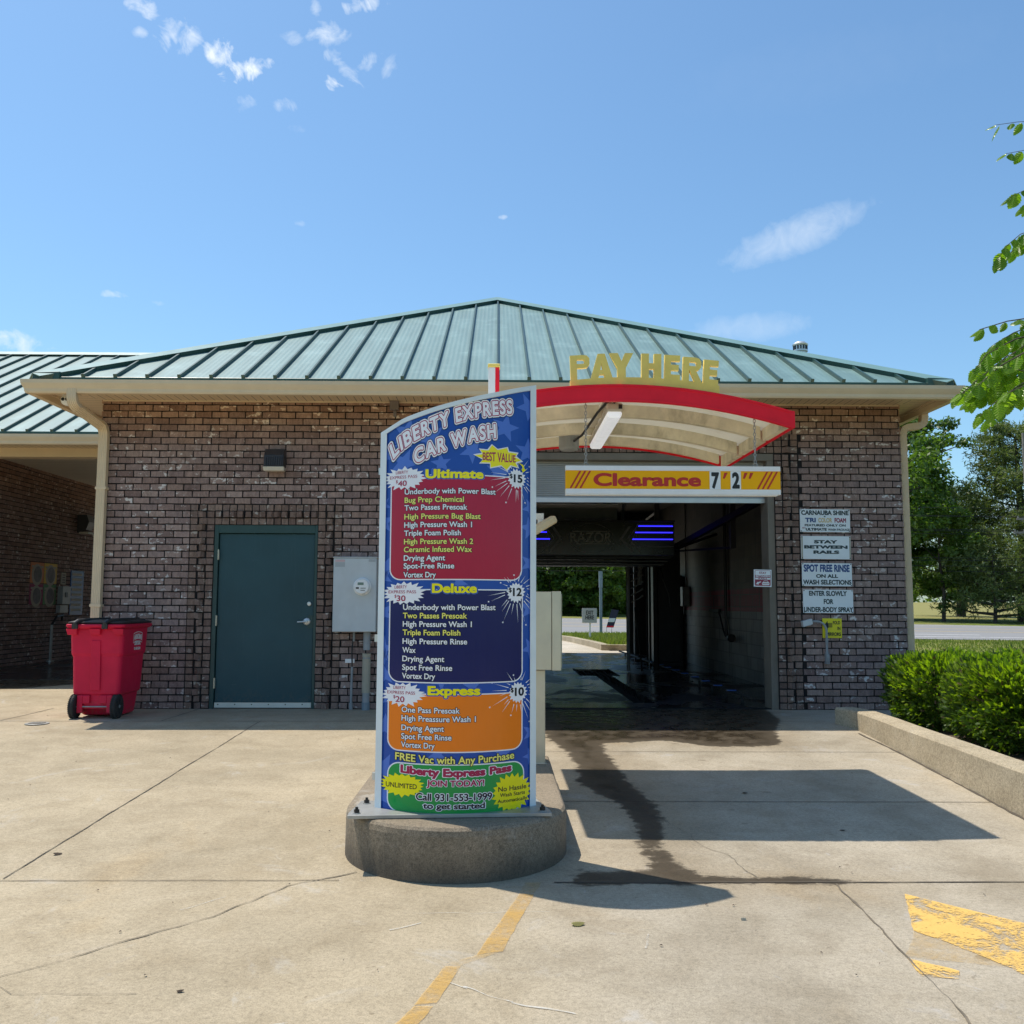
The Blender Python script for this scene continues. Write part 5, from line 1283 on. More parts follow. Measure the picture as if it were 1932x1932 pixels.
mb.f.append(tuple((len(rings) - 1) * n + i for i in range(n))); mb.m.append(0)
mb.build('kerb_block', M['island'], isl, recalc=True)

SL_, SR_ = Vector((-.667, 5.375)), Vector((.221, 5.43)); SW = (SR_ - SL_).length; ST = (SR_ - SL_).normalized(); SN = Vector((ST.y, -ST.x)); SB = .20
STEP = .03
def bulge(u): return SB * (1 - ((u - SW / 2) / (SW / 2)) ** 2)
def smap(u, v, off=0):
    uu = u
    k = math.floor(u / STEP); f = u / STEP - k          # piecewise-linear curve on the cutting grid, so every layer stays parallel
    b_ = bulge(max(0, min(SW, k * STEP))) * (1 - f) + bulge(max(0, min(SW, (k + 1) * STEP))) * f
    p = SL_ + ST * uu + SN * (b_ + off); return (p.x, p.y, v)
menu = thing('menu_sign', 'tall curved blue wash menu board listing three wash packages', 'menu board', (-.22, 5.40, IH))
TOPP = [(-.02, 2.200), (.0, 2.210), (.131, 2.286), (.306, 2.326), (.479, 2.376), (.655, 2.427), (.89, 2.508)]
def topz(u):
    pts = [(0, 2.212), (.13, 2.279), (.306, 2.331), (.479, 2.378), (.655, 2.428), (.89, 2.508)]
    for (a, za), (b_, zb) in zip(pts, pts[1:]):
        if u <= b_: return za + (zb - za) * max(0, (u - a)) / (b_ - a)
    return pts[-1][1]
B0 = .112
us = [k * STEP for k in range(int(SW / STEP) + 1)] + [SW]
# body between front skin and back skin
mb = MB(); nfr = len(us)
DEP = .10
vs = []
def bp(u, v): p = SL_ + ST * u - SN * (DEP + .10 * (1 - ((u - SW / 2) / (SW / 2)) ** 2)); return (p.x, p.y, v)
for u in us: vs += [smap(u, B0, -.004), smap(u, topz(u) - .006, -.004), bp(u, B0), bp(u, topz(u) - .006)]
fs = []
for i in range(nfr - 1):
    a, b_ = 4 * i, 4 * i + 4; fs += [(a, b_, b_ + 1, a + 1), (a + 2, a + 3, b_ + 3, b_ + 2), (a + 1, b_ + 1, b_ + 3, a + 3), (a, a + 2, b_ + 2, b_)]
fs += [(0, 1, 3, 2), (4 * nfr - 4, 4 * nfr - 2, 4 * nfr - 1, 4 * nfr - 3)]
mb.add(vs, fs); mb.build('cabinet', M['white_frame'], menu, recalc=True)
# printed face
FW = .034
def strip(mb, u0, u1, vlo, vhi, off, m):
    uu = [u0] + [u for u in us if u0 + 1e-6 < u < u1 - 1e-6] + [u1]; vs = []
    for u in uu: vs += [smap(u, vlo(u), off), smap(u, vhi(u), off)]
    mb.add(vs, [(2 * i, 2 * i + 2, 2 * i + 3, 2 * i + 1) for i in range(len(uu) - 1)], m)
mb = MB(); strip(mb, FW - .006, SW - FW + .006, lambda u: B0 + .002, lambda u: topz(u) - .018, .0005, 0)
A = [M[k] for k in ('p_blue', 'p_star', 'p_white', 'p_maroon', 'p_navy', 'p_orange', 'p_green', 'p_yellow', 'p_black', 'p_red', 'p_paleyellow', 'p_edge')]
BLUE, STAR, WHT, MAR, NAV, ORA, GRN, YEL, BLK, RED, PAL, EDG = range(12)
U0, U1 = FW - .004, SW - FW + .004
def clip(poly):   # clip to the printed face in u
    def half(P, keep, cut):
        o = []
        for a, b_ in zip(P, P[1:] + P[:1]):
            ka, kb = keep(a), keep(b_)
            if ka: o.append(a)
            if ka != kb: o.append(cut(a, b_))
        return o
    def cu(c): return lambda a, b_: (c, a[1] + (b_[1] - a[1]) * (c - a[0]) / (b_[0] - a[0]))
    P = half(poly, lambda p: p[0] >= U0, cu(U0))
    if P: P = half(P, lambda p: p[0] <= U1, cu(U1))
    return P
for i, (u, v, rr_) in enumerate([(.704, 2.237, .085), (.850, 2.378, .085), (.840, 2.116, .080), (.515, 2.093, .075), (.344, 2.020, .06), (.135, 2.03, .085), (.032, 2.095, .085), (.150, 2.20, .09), (.285, 2.165, .09), (.669, 1.980, .08), (.020, 1.80, .05), (.020, 1.704, .07), (.034, 1.446, .07), (.855, 1.675, .07), (.855, 1.474, .065), (.029, 1.196, .065), (.026, .995, .075), (.862, .995, .065), (.050, .572, .07), (.357, .830, .06), (.525, .80, .055), (.048, .349, .08), (.030, .20, .08), (.865, .530, .06), (.025, 1.395, .06), (.855, 1.22, .07), (.339, .43, .06), (.70, .435, .06), (.45, 1.36, .05), (.045, .85, .06), (.03, .95, .05), (.86, .40, .05), (.06, .72, .04), (.86, 1.79, .06)]):
    P = clip(star(u, v, rr_, .2 + i * .55))
    if len(P) > 2: put_poly(mb, P, smap, STAR, .0013, STEP)
mb.build('printed_face', A, menu, recalc=False)
mb = MB()
def panel(u0, u1, v0, v1, c, r=.055, top=(0, 0)):
    bw = .0065
    put_poly(mb, rrect(u0 - bw, u1 + bw, v0 - bw, v1 + bw, r + bw, (1, 1) + top), smap, WHT, .0021, STEP); put_poly(mb, rrect(u0, u1, v0, v1, r, (1, 1) + top), smap, c, .0029, STEP)
for a_ in ((.068, .800, 1.380, 1.952, MAR), (.070, .805, .820, 1.318, NAV), (.070, .805, .451, .752, ORA), (.073, .815, .125, .378, GRN, .06, (1, 1))):
    mb = MB(); panel(*a_); mb.build('package_panel', A, menu, recalc=False)
# bursts
mb = MB()
L1, L2, L3, L4 = .0037, .0045, .0053, .0061
for (cu, cv) in ((.141, 1.944), (.145, 1.302), (.147, .750)): mb = MB(); put_poly(mb, clip(burst(cu, cv, .124, .066, 19, .76, .10, int(cu * 999))), smap, WHT, L1, STEP); mb.build('starburst', A, menu, recalc=False)
q = random.Random(4)
for (cu, cv) in ((.773, 1.952), (.770, 1.308), (.783, .755)):
    mb = MB(); put_poly(mb, clip(burst(cu, cv, .056, .058, 17, .78, .08, int(cv * 100))), smap, WHT, L1, STEP)
    for i in range(22):    # firework streaks and stars
        t = i * 2 * math.pi / 22 + q.uniform(-.1, .1); r0_, r1_ = q.uniform(.062, .07), q.uniform(.095, .165); c_, s_ = math.cos(t), math.sin(t); w = .0022
        if abs(s_) < .2 and c_ > 0: r1_ = .08
        droop = -.012 * (r1_ / .1)
        P = clip([(cu + r0_ * c_ - w * s_, cv + r0_ * s_ + w * c_), (cu + r1_ * c_, cv + r1_ * s_ + droop), (cu + r0_ * c_ + w * s_, cv + r0_ * s_ - w * c_)])
        if len(P) > 2: put_poly(mb, P, smap, WHT, L1 - .0004, STEP)
        if i % 3 == 0:
            P = clip(star(cu + (r1_ + .012) * c_, cv + (r1_ + .012) * s_ + droop, .0065, q.random()))
            if len(P) > 2: put_poly(mb, P, smap, WHT, L1 - .0004, STEP)
    mb.build('starburst', A, menu, recalc=False)
mb = MB(); bv = [(.530, 2.066), (.575, 2.076), (.560, 2.100), (.605, 2.098), (.628, 2.130), (.660, 2.105), (.715, 2.122), (.722, 2.098), (.775, 2.096), (.762, 2.075), (.800, 2.060), (.765, 2.045), (.778, 2.018), (.735, 2.025), (.712, 1.996), (.680, 2.020), (.620, 2.003), (.618, 2.030), (.562, 2.028), (.580, 2.050)]
put_poly(mb, [(u + (.010 if u > .66 else -.010) * abs(u - .66) / .13, v + (.006 if v > 2.06 else -.006)) for u, v in bv], smap, WHT, L1, STEP); put_poly(mb, bv, smap, YEL, L2, STEP)
put_poly(mb, [(.782, 2.045), (.812, 2.035), (.822, 2.010), (.832, 2.012), (.810, 1.990), (.800, 2.012), (.811, 2.010), (.804, 2.028)], smap, YEL, L2, STEP)
mb.build('starburst', A, menu, recalc=False)
mb = MB(); put_poly(mb, clip(burst(.150, .264, .126, .062, 20, .80, .08, 3)), smap, YEL, L2, STEP); mb.build('starburst', A, menu, recalc=False)
mb = MB(); put_poly(mb, clip(burst(.750, .216, .118, .104, 21, .80, .06, 5)), smap, YEL, L2, STEP); mb.build('starburst', A, menu, recalc=False)

mb = MB()
def T(body, u0, u1, v, h, c, fit=.0, out=None, outc=BLK, warp=None, off=L3):
    if out: put_text(mb, body, u0, u1, v, h, smap, outc, off - .0008, fit + out, fit, STEP, warp)
    put_text(mb, body, u0, u1, v, h, smap, c, off, fit, fit, STEP, warp)
# arched title: white letters ringed red, white and black
def interp(tab, u):
    if u <= tab[0][0]: s = (tab[1][1] - tab[0][1]) / (tab[1][0] - tab[0][0]); return tab[0][1] + (u - tab[0][0]) * s
    for (a, x), (b_, y) in zip(tab, tab[1:]):
        if u <= b_: return x + (y - x) * (u - a) / (b_ - a)
    s = (tab[-1][1] - tab[-2][1]) / (tab[-1][0] - tab[-2][0]); return tab[-1][1] + (u - tab[-1][0]) * s
def warper(tab, H, lean=.35, hs=(1, 1), ua=0, ub=1):
    def w(u, v):
        e = .012; s = (interp(tab, u + e) - interp(tab, u - e)) / (2 * e); k = hs[0] + (hs[1] - hs[0]) * (u - ua) / (ub - ua)
        return (u - v * s * lean, interp(tab, u) + v * k)
    return w
import_tab1 = [(.066, 2.036), (.11, 2.085), (.157, 2.120), (.20, 2.146), (.25, 2.170), (.30, 2.192), (.348, 2.211), (.399, 2.231), (.45, 2.248), (.503, 2.264), (.56, 2.277), (.626, 2.291), (.69, 2.303), (.747, 2.314)]
import_tab2 = [(.18, 2.000), (.23, 2.027), (.275, 2.047), (.32, 2.066), (.361, 2.081), (.40, 2.096), (.45, 2.113), (.509, 2.132), (.58, 2.149), (.656, 2.166)]
w1 = warper(import_tab1, .09, .30); w2 = warper(import_tab2, .09, .28)
for body, a, b_, w in (('LIBERTY EXPRESS', .076, .748, w1), ('CAR WASH', .200, .652, w2)):
    for lay, (bold, c) in enumerate(((.180, BLK), (.150, WHT), (.088, RED), (.040, WHT))):
        put_text(mb, body, a, b_, .006, .082, smap, c, L2 + .0008 * lay, bold, .045, STEP, w, space=1.18)
bw_ = lambda u, v: (u, 2.063 + (v - 2.063) * (.62 + .55 * (1 - abs(u - .665) / .1 * .6)))
T('BEST VALUE', .574, .766, 2.040, .048, RED, .02, None, BLK, bw_)
for nm, u0, u1, v, hh, (c15, pu0, pu1, pv), price in (('Ultimate', .257, .580, 1.936, .052, None or (0, .745, .803, 1.932), '15'), ('Deluxe', .300, .547, 1.303, .052, (0, .742, .801, 1.290), '12'), ('Express', .283, .570, .750, .050, (0, .755, .815, .738), '10')):
    put_text(mb, nm, u0, u1, v, hh, smap, STAR, L3 - .0016, .135, .045, STEP, space=1.12); T(nm, u0, u1, v, hh, YEL, .045, .055, BLUE, None, L3)
    T(price, pu0 + .010, pu1 + .004, pv - .002, .046, BLK, .035); T('$', pu0 - .014, pu0 + .003, pv + .020, .025, BLK, .025)
for v0, pr in ((1.978, '40'), (1.336, '30'), (.785, '20')):
    d = v0 - 1.978; uo = .002 * (d / -.6)
    T('LIBERTY', .090 + uo, .159 + uo, v0 - .008, .0165, RED); T('EXPRESS PASS', .056 + uo, .211 + uo, v0 - .035, .0165, RED); T(pr, .103 + uo, .153 + uo, v0 - .078, .031, RED, .015); T('$', .091 + uo, .101 + uo, v0 - .059, .017, RED, .01)
rows1 = [('Underbody with Power Blast', .649, 1.851, 0), ('Bug Prep Chemical', .471, 1.804, 1), ('Two Passes Presoak', .490, 1.761, 0), ('High Pressure Bug Blast', .565, 1.711, 1), ('High Pressure Wash 1', .517, 1.665, 0), ('Triple Foam Polish', .456, 1.619, 0), ('High Pressure Wash 2', .524, 1.572, 1), ('Ceramic Infused Wax', .517, 1.528, 1), ('Drying Agent', .371, 1.481, 0), ('Spot-Free Rinse', .421, 1.437, 0), ('Vortex Dry', .321, 1.388, 0)]
rows2 = [('Underbody with Power Blast', .652, 1.210, 0), ('Two Passes Presoak', .493, 1.164, 1), ('High Pressure Wash 1', .520, 1.118, 0), ('Triple Foam Polish', .458, 1.072, 1), ('High Pressure Rinse', .495, 1.024, 0), ('Wax', .215, .976, 0), ('Drying Agent', .372, .929, 0), ('Spot Free Rinse', .415, .882, 0), ('Vortex Dry', .323, .836, 0)]
rows3 = [('One Pass Presoak', .458, .654, 0), ('High Preassure Wash 1', .546, .608, 0), ('Drying Agent', .374, .557, 0), ('Spot Free Rinse', .415, .511, 0), ('Vortex Dry', .325, .466, 0)]
for rows in (rows1, rows2, rows3):
    for body, u1, v, c in rows: T(body, .142, u1, v, .0305, PAL if c else WHT, .020, .065, BLK)
arcw = lambda amp, c, hw: (lambda u, v: (u, v + amp * ((u - c) / hw) ** 2 - amp))
T('FREE Vac with Any Purchase', .110, .762, .398, .040, PAL, .022, .06, BLK, arcw(.012, .43, .33))
T('Liberty Express Pass', .140, .748, .330, .044, RED, .055, .065, WHT, arcw(.012, .44, .30)); T('JOIN TODAY!', .284, .595, .268, .033, RED, .035, .06, WHT)
T('Call 931-553-1999', .227, .638, .192, .038, BLK, .025, .07, WHT); T('to get started', .266, .599, .150, .031, BLK, .03, .08, WHT)
T('UNLIMITED', .060, .231, .248, .026, BLK, .012); T('No Hassle', .672, .834, .228, .026, BLK, .016); T('Wash Starts', .682, .826, .199, .020, BLK, .016); T('Automatically', .668, .840, .168, .019, BLK, .016)
mb.build('lettering', A, menu, recalc=False)
# extruded side and top frame
mb = MB()
for a, b_ in ((-.002, FW), (SW - FW, SW + .002)):
    z1 = topz(max(0, (a + b_) / 2)); pts = []
    for z, za in ((B0 - .002, 0), (1, 1)):
        pass
    q0, q1 = smap(a, 0, .012), smap(b_, 0, .012); p0 = SL_ + ST * a - SN * .06; p1 = SL_ + ST * b_ - SN * .02
    P = [(q0[0], q0[1]), (q1[0], q1[1]), (p1.x, p1.y), (p0.x, p0.y)]
    mb.hexa([(x, y, B0 - .002) for x, y in P] + [(P[0][0], P[0][1], topz(a)), (P[1][0], P[1][1], topz(b_)), (P[2][0], P[2][1], topz(b_)), (P[3][0], P[3][1], topz(a))])
uu = [-.002] + us[1:-1] + [SW + .002]; vs = []
for u in uu:
    f_, b_ = smap(u, 0, .014), bp(u, 0); zt = topz(u) + .006
    vs += [(f_[0], f_[1], zt - .026), (f_[0], f_[1], zt), (b_[0], b_[1], zt), (b_[0], b_[1], zt - .026)]
mb.add(vs, [(4 * i + k, 4 * i + 4 + k, 4 * i + 4 + (k + 1) % 4, 4 * i + (k + 1) % 4) for i in range(len(uu) - 1) for k in range(4)] + [(0, 1, 2, 3), tuple(len(vs) - 4 + k for k in (3, 2, 1, 0))])
mb.build('frame', M['white_frame'], menu, recalc=True)
mb = MB(); p = smap(0, 0, 0); mb.box(p[0] - .02, p[0] - .004, p[1] + .01, p[1] + .03, .27, .31); mb.box(p[0] - .02, p[0] - .004, p[1] + .01, p[1] + .03, 1.03, 1.07); mb.box(p[0] - .014, p[0] - .004, p[1] + .02, p[1] + .03, 1.98, 2.02); mb.build('latch', M['alu'], menu)
# base plate with bolts
pl = [Vector((-.245, 5.24)) + ST * a + SN * b_ for a, b_ in ((-.545, .05), (.545, .05), (.545, -.02), (.50, -.33), (-.50, -.33), (-.545, -.02))]
mb = MB(); mb.prism([(q.x, q.y) for q in pl], IH + .002, IH + .022, 'z'); bpl = mb.build('base_plate', M['galv'], menu, bevel=.002)
for a, b_ in ((-.50, .0), (.50, .0), (-.465, -.25), (.465, -.25)):
    q_ = Vector((-.245, 5.24)) + ST * a + SN * b_; mb = MB(); mb.lathe([(.022, IH + .022), (.022, IH + .026)], (q_.x, q_.y, 0), 16); mb.lathe([(.015, IH + .026), (.015, IH + .042)], (q_.x, q_.y, 0), 6, m=1); mb.lathe([(.008, IH + .042), (.008, IH + .055)], (q_.x, q_.y, 0), 10, m=1); mb.build('bolt', [M['galv'], M['dark_metal']], bpl)

# ------------------------------------------------------------------ pay canopy
can = thing('pay_canopy', 'red arched canopy with yellow PAY HERE letters over the lane', 'canopy', (.85, 7.45, IH))
CYF, CYB, CCX, CHW, CZ, CA = 6.50, 8.40, .85, 1.192, 2.770, .126
def cz(x, d=0): return CZ - CA * (x - CCX) ** 2 - d
xs_c = [CCX - CHW + 2 * CHW * i / 40 for i in range(41)]
def arc_slab(mb, y0, y1, d0, d1, xa=None, xb=None, m=0):
    X = [x for x in xs_c if (xa is None or x >= xa - 1e-6) and (xb is None or x <= xb + 1e-6)]; vs = []
    for x in X: vs += [(x, y0, cz(x, d1)), (x, y0, cz(x, d0)), (x, y1, cz(x, d0)), (x, y1, cz(x, d1))]
    mb.add(vs, [(4 * i + k, 4 * i + 4 + k, 4 * i + 4 + (k + 1) % 4, 4 * i + (k + 1) % 4) for i in range(len(X) - 1) for k in range(4)] + [(0, 1, 2, 3), tuple(len(vs) - 4 + k for k in (3, 2, 1, 0))], m)
mb = MB(); arc_slab(mb, CYF - .03, CYF + .0, -.004, .118); arc_slab(mb, CYF - .036, CYF - .031, .0, .012); arc_slab(mb, CYF - .036, CYF - .031, .104, .118); arc_slab(mb, CYB, CYB + .03, -.004, .118)
for x, s in ((CCX + CHW, 1), (CCX - CHW, -1)):
    a = cz(x) + .004; mb.hexa([(x, CYF - .03, a - .118), (x + s * .03, CYF - .03, a - .122), (x + s * .03, CYB + .03, a - .122), (x, CYB + .03, a - .118), (x, CYF - .03, a), (x + s * .03, CYF - .03, a - .004), (x + s * .03, CYB + .03, a - .004), (x, CYB + .03, a)])
mb.build('fascia', M['red_paint'], can, recalc=True)
mb = MB(); arc_slab(mb, CYF + .001, CYB - .001, .008, .024); mb.build('roof_panel', M['fibreglass'], can, recalc=True)
mb = MB(); arc_slab(mb, CYB - .05, CYB - .002, .0245, .104, CCX - CHW + .05, CCX + CHW - .05); mb.build('rib', M['rib'], can, recalc=True)
for y in (7.02, 7.72):
    mb = MB(); arc_slab(mb, y, y + .055, .0245, .118, CCX - CHW + .03, CCX + CHW - .03); mb.build('rib', M['rib'], can, recalc=True)
for x, s in ((CCX + CHW, -1), (CCX - CHW, 1)):
    mb = MB(); a = cz(x + s * .002) - .026
    for y0, y1 in ((CYF + .002, 7.018), (7.077, 7.718), (7.777, CYB - .052)): mb.box(min(x + s * .001, x + s * .045), max(x + s * .001, x + s * .045), y0, y1, a - .088, a + .0)
    mb.build('end_lining', M['rib'], can)
mb = MB(); mb.box(CCX - .09, CCX + .02, CYF + .002, 7.018, cz(CCX) - .07, cz(CCX) - .0245); mb.box(CCX - .09, CCX + .02, 7.077, 7.718, cz(CCX) - .07, cz(CCX) - .0245); mb.build('spine', M['canopy_white'], can)
mb = MB(); mb.box(-.075, -.02, 7.30, 7.40, IH, 3.10, 0); mb.box(-.02, .012, 7.30, 7.40, IH, 3.10, 1); mb.box(-.079, .016, 7.296, 7.404, 3.10, 3.128, 2)
mb.build('column', [M['white'], M['red_paint'], M['yellow_letter']], can, bevel=.004)
# letters cut from board, standing on the front edge
def pmap(u, v, o): return (u, CYF + .055 - o, v)
def letter_board(mb, V, Fs):
    bm = bmesh.new(); vs = [bm.verts.new((u, CYF + .05, v)) for u, v in V]
    for f in Fs:
        try: bm.faces.new([vs[i] for i in f])
        except ValueError: pass
    bmesh.ops.remove_doubles(bm, verts=bm.verts, dist=1e-5)
    r_ = bmesh.ops.extrude_face_region(bm, geom=bm.faces[:]); vv = [g for g in r_['geom'] if isinstance(g, bmesh.types.BMVert)]
    bmesh.ops.translate(bm, verts=vv, vec=(0, -.035, 0)); bm.verts.index_update()
    mb.add([v.co[:] for v in bm.verts], [tuple(v.index for v in f.verts) for f in bm.faces]); bm.free()
mb = MB()
BOWL = [[(.34, .82), (.68, .82), (.68, 1), (.34, 1)], [(.68, .82), (.74, .78), (1, .86), (.87, .97), (.68, 1)], [(.74, .78), (.74, .69), (1, .62), (1, .86)], [(.74, .69), (.68, .65), (.68, .48), (.87, .50), (1, .62)], [(.34, .48), (.68, .48), (.68, .65), (.34, .65)]]
BLOCK = {'P': [[(0, 0), (.34, 0), (.34, 1), (0, 1)]] + BOWL,
         'A': [[(-.02, 0), (.34, 0), (.40, .17), (.455, .35), (.51, .64), (.51, 1), (.34, 1)], [(.51, .64), (.565, .35), (.62, .17), (.68, 0), (1.04, 0), (.68, 1), (.51, 1)], [(.40, .17), (.62, .17), (.565, .35), (.455, .35)]],
         'Y': [[(-.02, 1), (.36, 1), (.52, .68), (.68, 1), (1.06, 1), (.71, .40), (.71, 0), (.33, 0), (.33, .40)]],
         'H': [[(0, 0), (.37, 0), (.37, 1), (0, 1)], [(.63, 0), (1, 0), (1, 1), (.63, 1)], [(.37, .39), (.63, .39), (.63, .62), (.37, .62)]],
         'E': [[(0, 0), (.39, 0), (.39, 1), (0, 1)], [(.39, .77), (.96, .77), (.96, 1), (.39, 1)], [(.39, .40), (.88, .40), (.88, .62), (.39, .62)], [(.39, 0), (.96, 0), (.96, .23), (.39, .23)]]}
BLOCK['R'] = BLOCK['P'] + [[(.36, .48), (.72, .48), (1.06, 0), (.68, 0)]]
for ch, ua, ub in (('P', .512, .648), ('A', .655, .802), ('Y', .790, .945), ('H', 1.010, 1.150), ('E', 1.172, 1.285), ('R', 1.300, 1.428), ('E', 1.445, 1.553)):
    s_ = -.105 * ((ua + ub) / 2 - .93) / .62
    for Pq in BLOCK[ch]:
        V_ = []
        for x_, y_ in Pq:
            u_ = ua + (ub - ua) * x_; zb_ = 2.828 - .055 * (((ua + ub) / 2 - .93) / .62) ** 2 + s_ * (u_ - (ua + ub) / 2) * 1.0; V_.append((u_ - y_ * .19 * s_ * .5, zb_ + y_ * .180))
        letter_board(mb, V_, [tuple(range(len(V_)))])
for i in range(24):
    u0_, u1_ = .508 + 1.05 * i / 24, .508 + 1.05 * (i + 1) / 24; f_ = lambda u: 2.834 - .055 * ((u - .93) / .62) ** 2
    mb.hexa([(u0_, CYF + .013, cz(u0_) - .01), (u1_, CYF + .013, cz(u1_) - .01), (u1_, CYF + .052, cz(u1_) - .01), (u0_, CYF + .052, cz(u0_) - .01), (u0_, CYF + .013, f_(u0_)), (u1_, CYF + .013, f_(u1_)), (u1_, CYF + .052, f_(u1_)), (u0_, CYF + .052, f_(u0_))])
mb.build('pay_here_lettering', M['yellow_letter'], can, recalc=True)
# fluorescent fixture hung under the canopy
t = thing('fluorescent_light', 'white sealed fluorescent fixture hung under the red canopy', 'light', (.83, 7.3, 2.55))
mb = MB(); mb.hexa([(.775, 6.62, 2.615), (.895, 6.62, 2.615), (.895, 7.95, 2.60), (.775, 7.95, 2.60), (.775, 6.62, 2.675), (.895, 6.62, 2.675), (.895, 7.95, 2.655), (.775, 7.95, 2.655)]); mb.build('housing', M['lens'], t, bevel=.012)
M['diffuser'] = plain('white_diffuser', (.80, .82, .84), .2, 0, .06, 18, dirt=.2)
_p = M['diffuser'].node_tree.nodes['Principled BSDF']; _p.inputs['Emission Color'].default_value = (.92, .95, 1, 1); _p.inputs['Emission Strength'].default_value = .32      # the tube is lit
mb = MB(); mb.hexa([(.79, 6.64, 2.572), (.88, 6.64, 2.572), (.88, 7.93, 2.556), (.79, 7.93, 2.556), (.778, 6.64, 2.6145), (.892, 6.64, 2.6145), (.892, 7.93, 2.5995), (.778, 7.93, 2.5995)]); mb.build('diffuser', M['diffuser'], t, bevel=.01)
mb = MB(); mb.tube([(.835, 6.60, 2.67), (.80, 6.60, 2.70), (.74, 6.9, 2.66), (.68, 7.5, 2.60), (.63, 7.82, 2.60)], .010, 8); mb.box(.86, .885, 6.608, 6.619, 2.63, 2.66); mb.build('cable', M['black'], t)
mb = MB(); mb.lathe([(.085, .0), (.085, -.11), (.07, -.13)], (.60, 7.85, 2.66), 20, 'z'); tag(mb.build('conduit_box', M['pvc'], None), 'round grey electrical box under the canopy beside the fixture', 'box')
# clearance bar on two chains
clr = thing('clearance_sign', 'yellow Clearance height bar hanging on chains below the canopy', 'sign', (1.22, 6.53, 2.0))
CX0, CX1, CZ0, CZ1, CY = .474, 1.968, 2.006, 2.203, 6.53
mb = MB(); mb.box(CX0, CX1, CY - .035, CY + .035, CZ0, CZ0 + .035); mb.box(CX0, CX1, CY - .035, CY + .035, CZ1 - .033, CZ1); mb.box(CX0, CX1 - .02, CY - .03, CY + .03, CZ0 - .008, CZ0 - .0005); mb.build('frame', M['white'], clr)
mb = MB(); mb.box(CX0, CX1, CY - .031, CY + .031, CZ0 + .0355, CZ1 - .0335); mb.build('face', M['orange'], clr)
fm = lambda u, v, o: (CX0 + u, CY - .0315 - o, CZ0 + .035 + v); FH = .129
mb = MB()
def slash(u): put_poly(mb, [(u, .004), (u + .013, .004), (u + .082, FH - .004), (u + .069, FH - .004)], fm, 0, .001)
for k in range(3): slash(.026 + k * .034); slash(1.328 + k * .034)
put_text(mb, 'Clearance', .192, .940, .020, .090, fm, 0, .001, .040, .040)
for u0_, u1_ in ((1.000, 1.076), (1.146, 1.218)): put_poly(mb, [(u0_, .001), (u1_, .001), (u1_, FH - .001), (u0_, FH - .001)], fm, 1, .001)
put_text(mb, '7', 1.012, 1.066, .006, .114, fm, 2, .002, .05, .05); put_text(mb, '2', 1.156, 1.209, .006, .114, fm, 2, .002, .05, .05)
for u in (1.092, 1.232, 1.272): put_poly(mb, [(u, .076), (u + .013, .076), (u + .034, FH - .012), (u + .011, FH - .012)], fm, 0, .001)
mb.build('lettering', [M['sign_red'], M['sign_white'], M['ink']], clr, recalc=False)
for x in (.617, 1.803):
    mb = MB(); zt = cz(x) - .03; z = CZ1 + .012; k = 0
    mb.tube([(x + .014 * math.cos(t_), CY, CZ1 + .012 + .014 * math.sin(t_)) for t_ in [i * math.pi / 6 for i in range(13)]], .004, 6, cap=False)
    z = CZ1 + .024; LH = .030
    while z < zt:
        pts = []
        for i in range(17):
            t_ = i * 2 * math.pi / 16; ox, oz = .0075 * math.cos(t_), LH / 2 * (math.sin(t_)); 
            pts.append((x + (ox if k % 2 == 0 else 0), CY + (0 if k % 2 == 0 else ox), z + LH / 2 + oz))
        mb.tube(pts, .0026, 5, cap=False); z += LH * .80; k += 1
    mb.build('chain', M['galv'], clr)
# pay station
pay = thing('pay_station', 'stainless steel pay station on a pedestal behind the menu board', 'pay station', (.2, 7.0, IH))
mb = MB(); mb.box(-.13, .352, 6.90, 7.13, IH, .772); mb.box(-.15, .362, 6.88, 7.15, IH + .001, IH + .012); mb.build('pedestal', M['steel'], pay, bevel=.004)
mb = MB(); mb.box(-.16, .395, 6.84, 7.28, .776, 1.335); mb.box(.398, .463, 6.835, 7.285, .772, 1.338); mb.box(.464, .470, 6.85, 7.27, .79, 1.32); mb.build('cabinet', M['steel'], pay, bevel=.005)
t = thing('tilted_lamp', 'cream tilted strip lamp fixed beside the pay station', 'lamp', (.3, 7.0, 1.78))
mb = MB(); mb.hexa([(.10, 6.93, 1.66), (.12, 6.85, 1.64), (.445, 6.87, 1.842), (.42, 6.97, 1.85), (.09, 6.93, 1.72), (.11, 6.86, 1.70), (.425, 6.87, 1.892), (.40, 6.97, 1.90)]); mb.build('housing', plain('cream_plastic', (.62, .50, .30), .5, 0, .08, 6, dirt=.2), t, bevel=.01)
mb = MB(); mb.box(.12, .345, 6.98, 7.02, 1.872, 1.915); mb.box(.30, .345, 6.98, 7.02, 1.81, 1.871); mb.box(.02, .12, 6.97, 7.03, .9, 1.915); mb.build('bracket', M['canopy_white'], t)

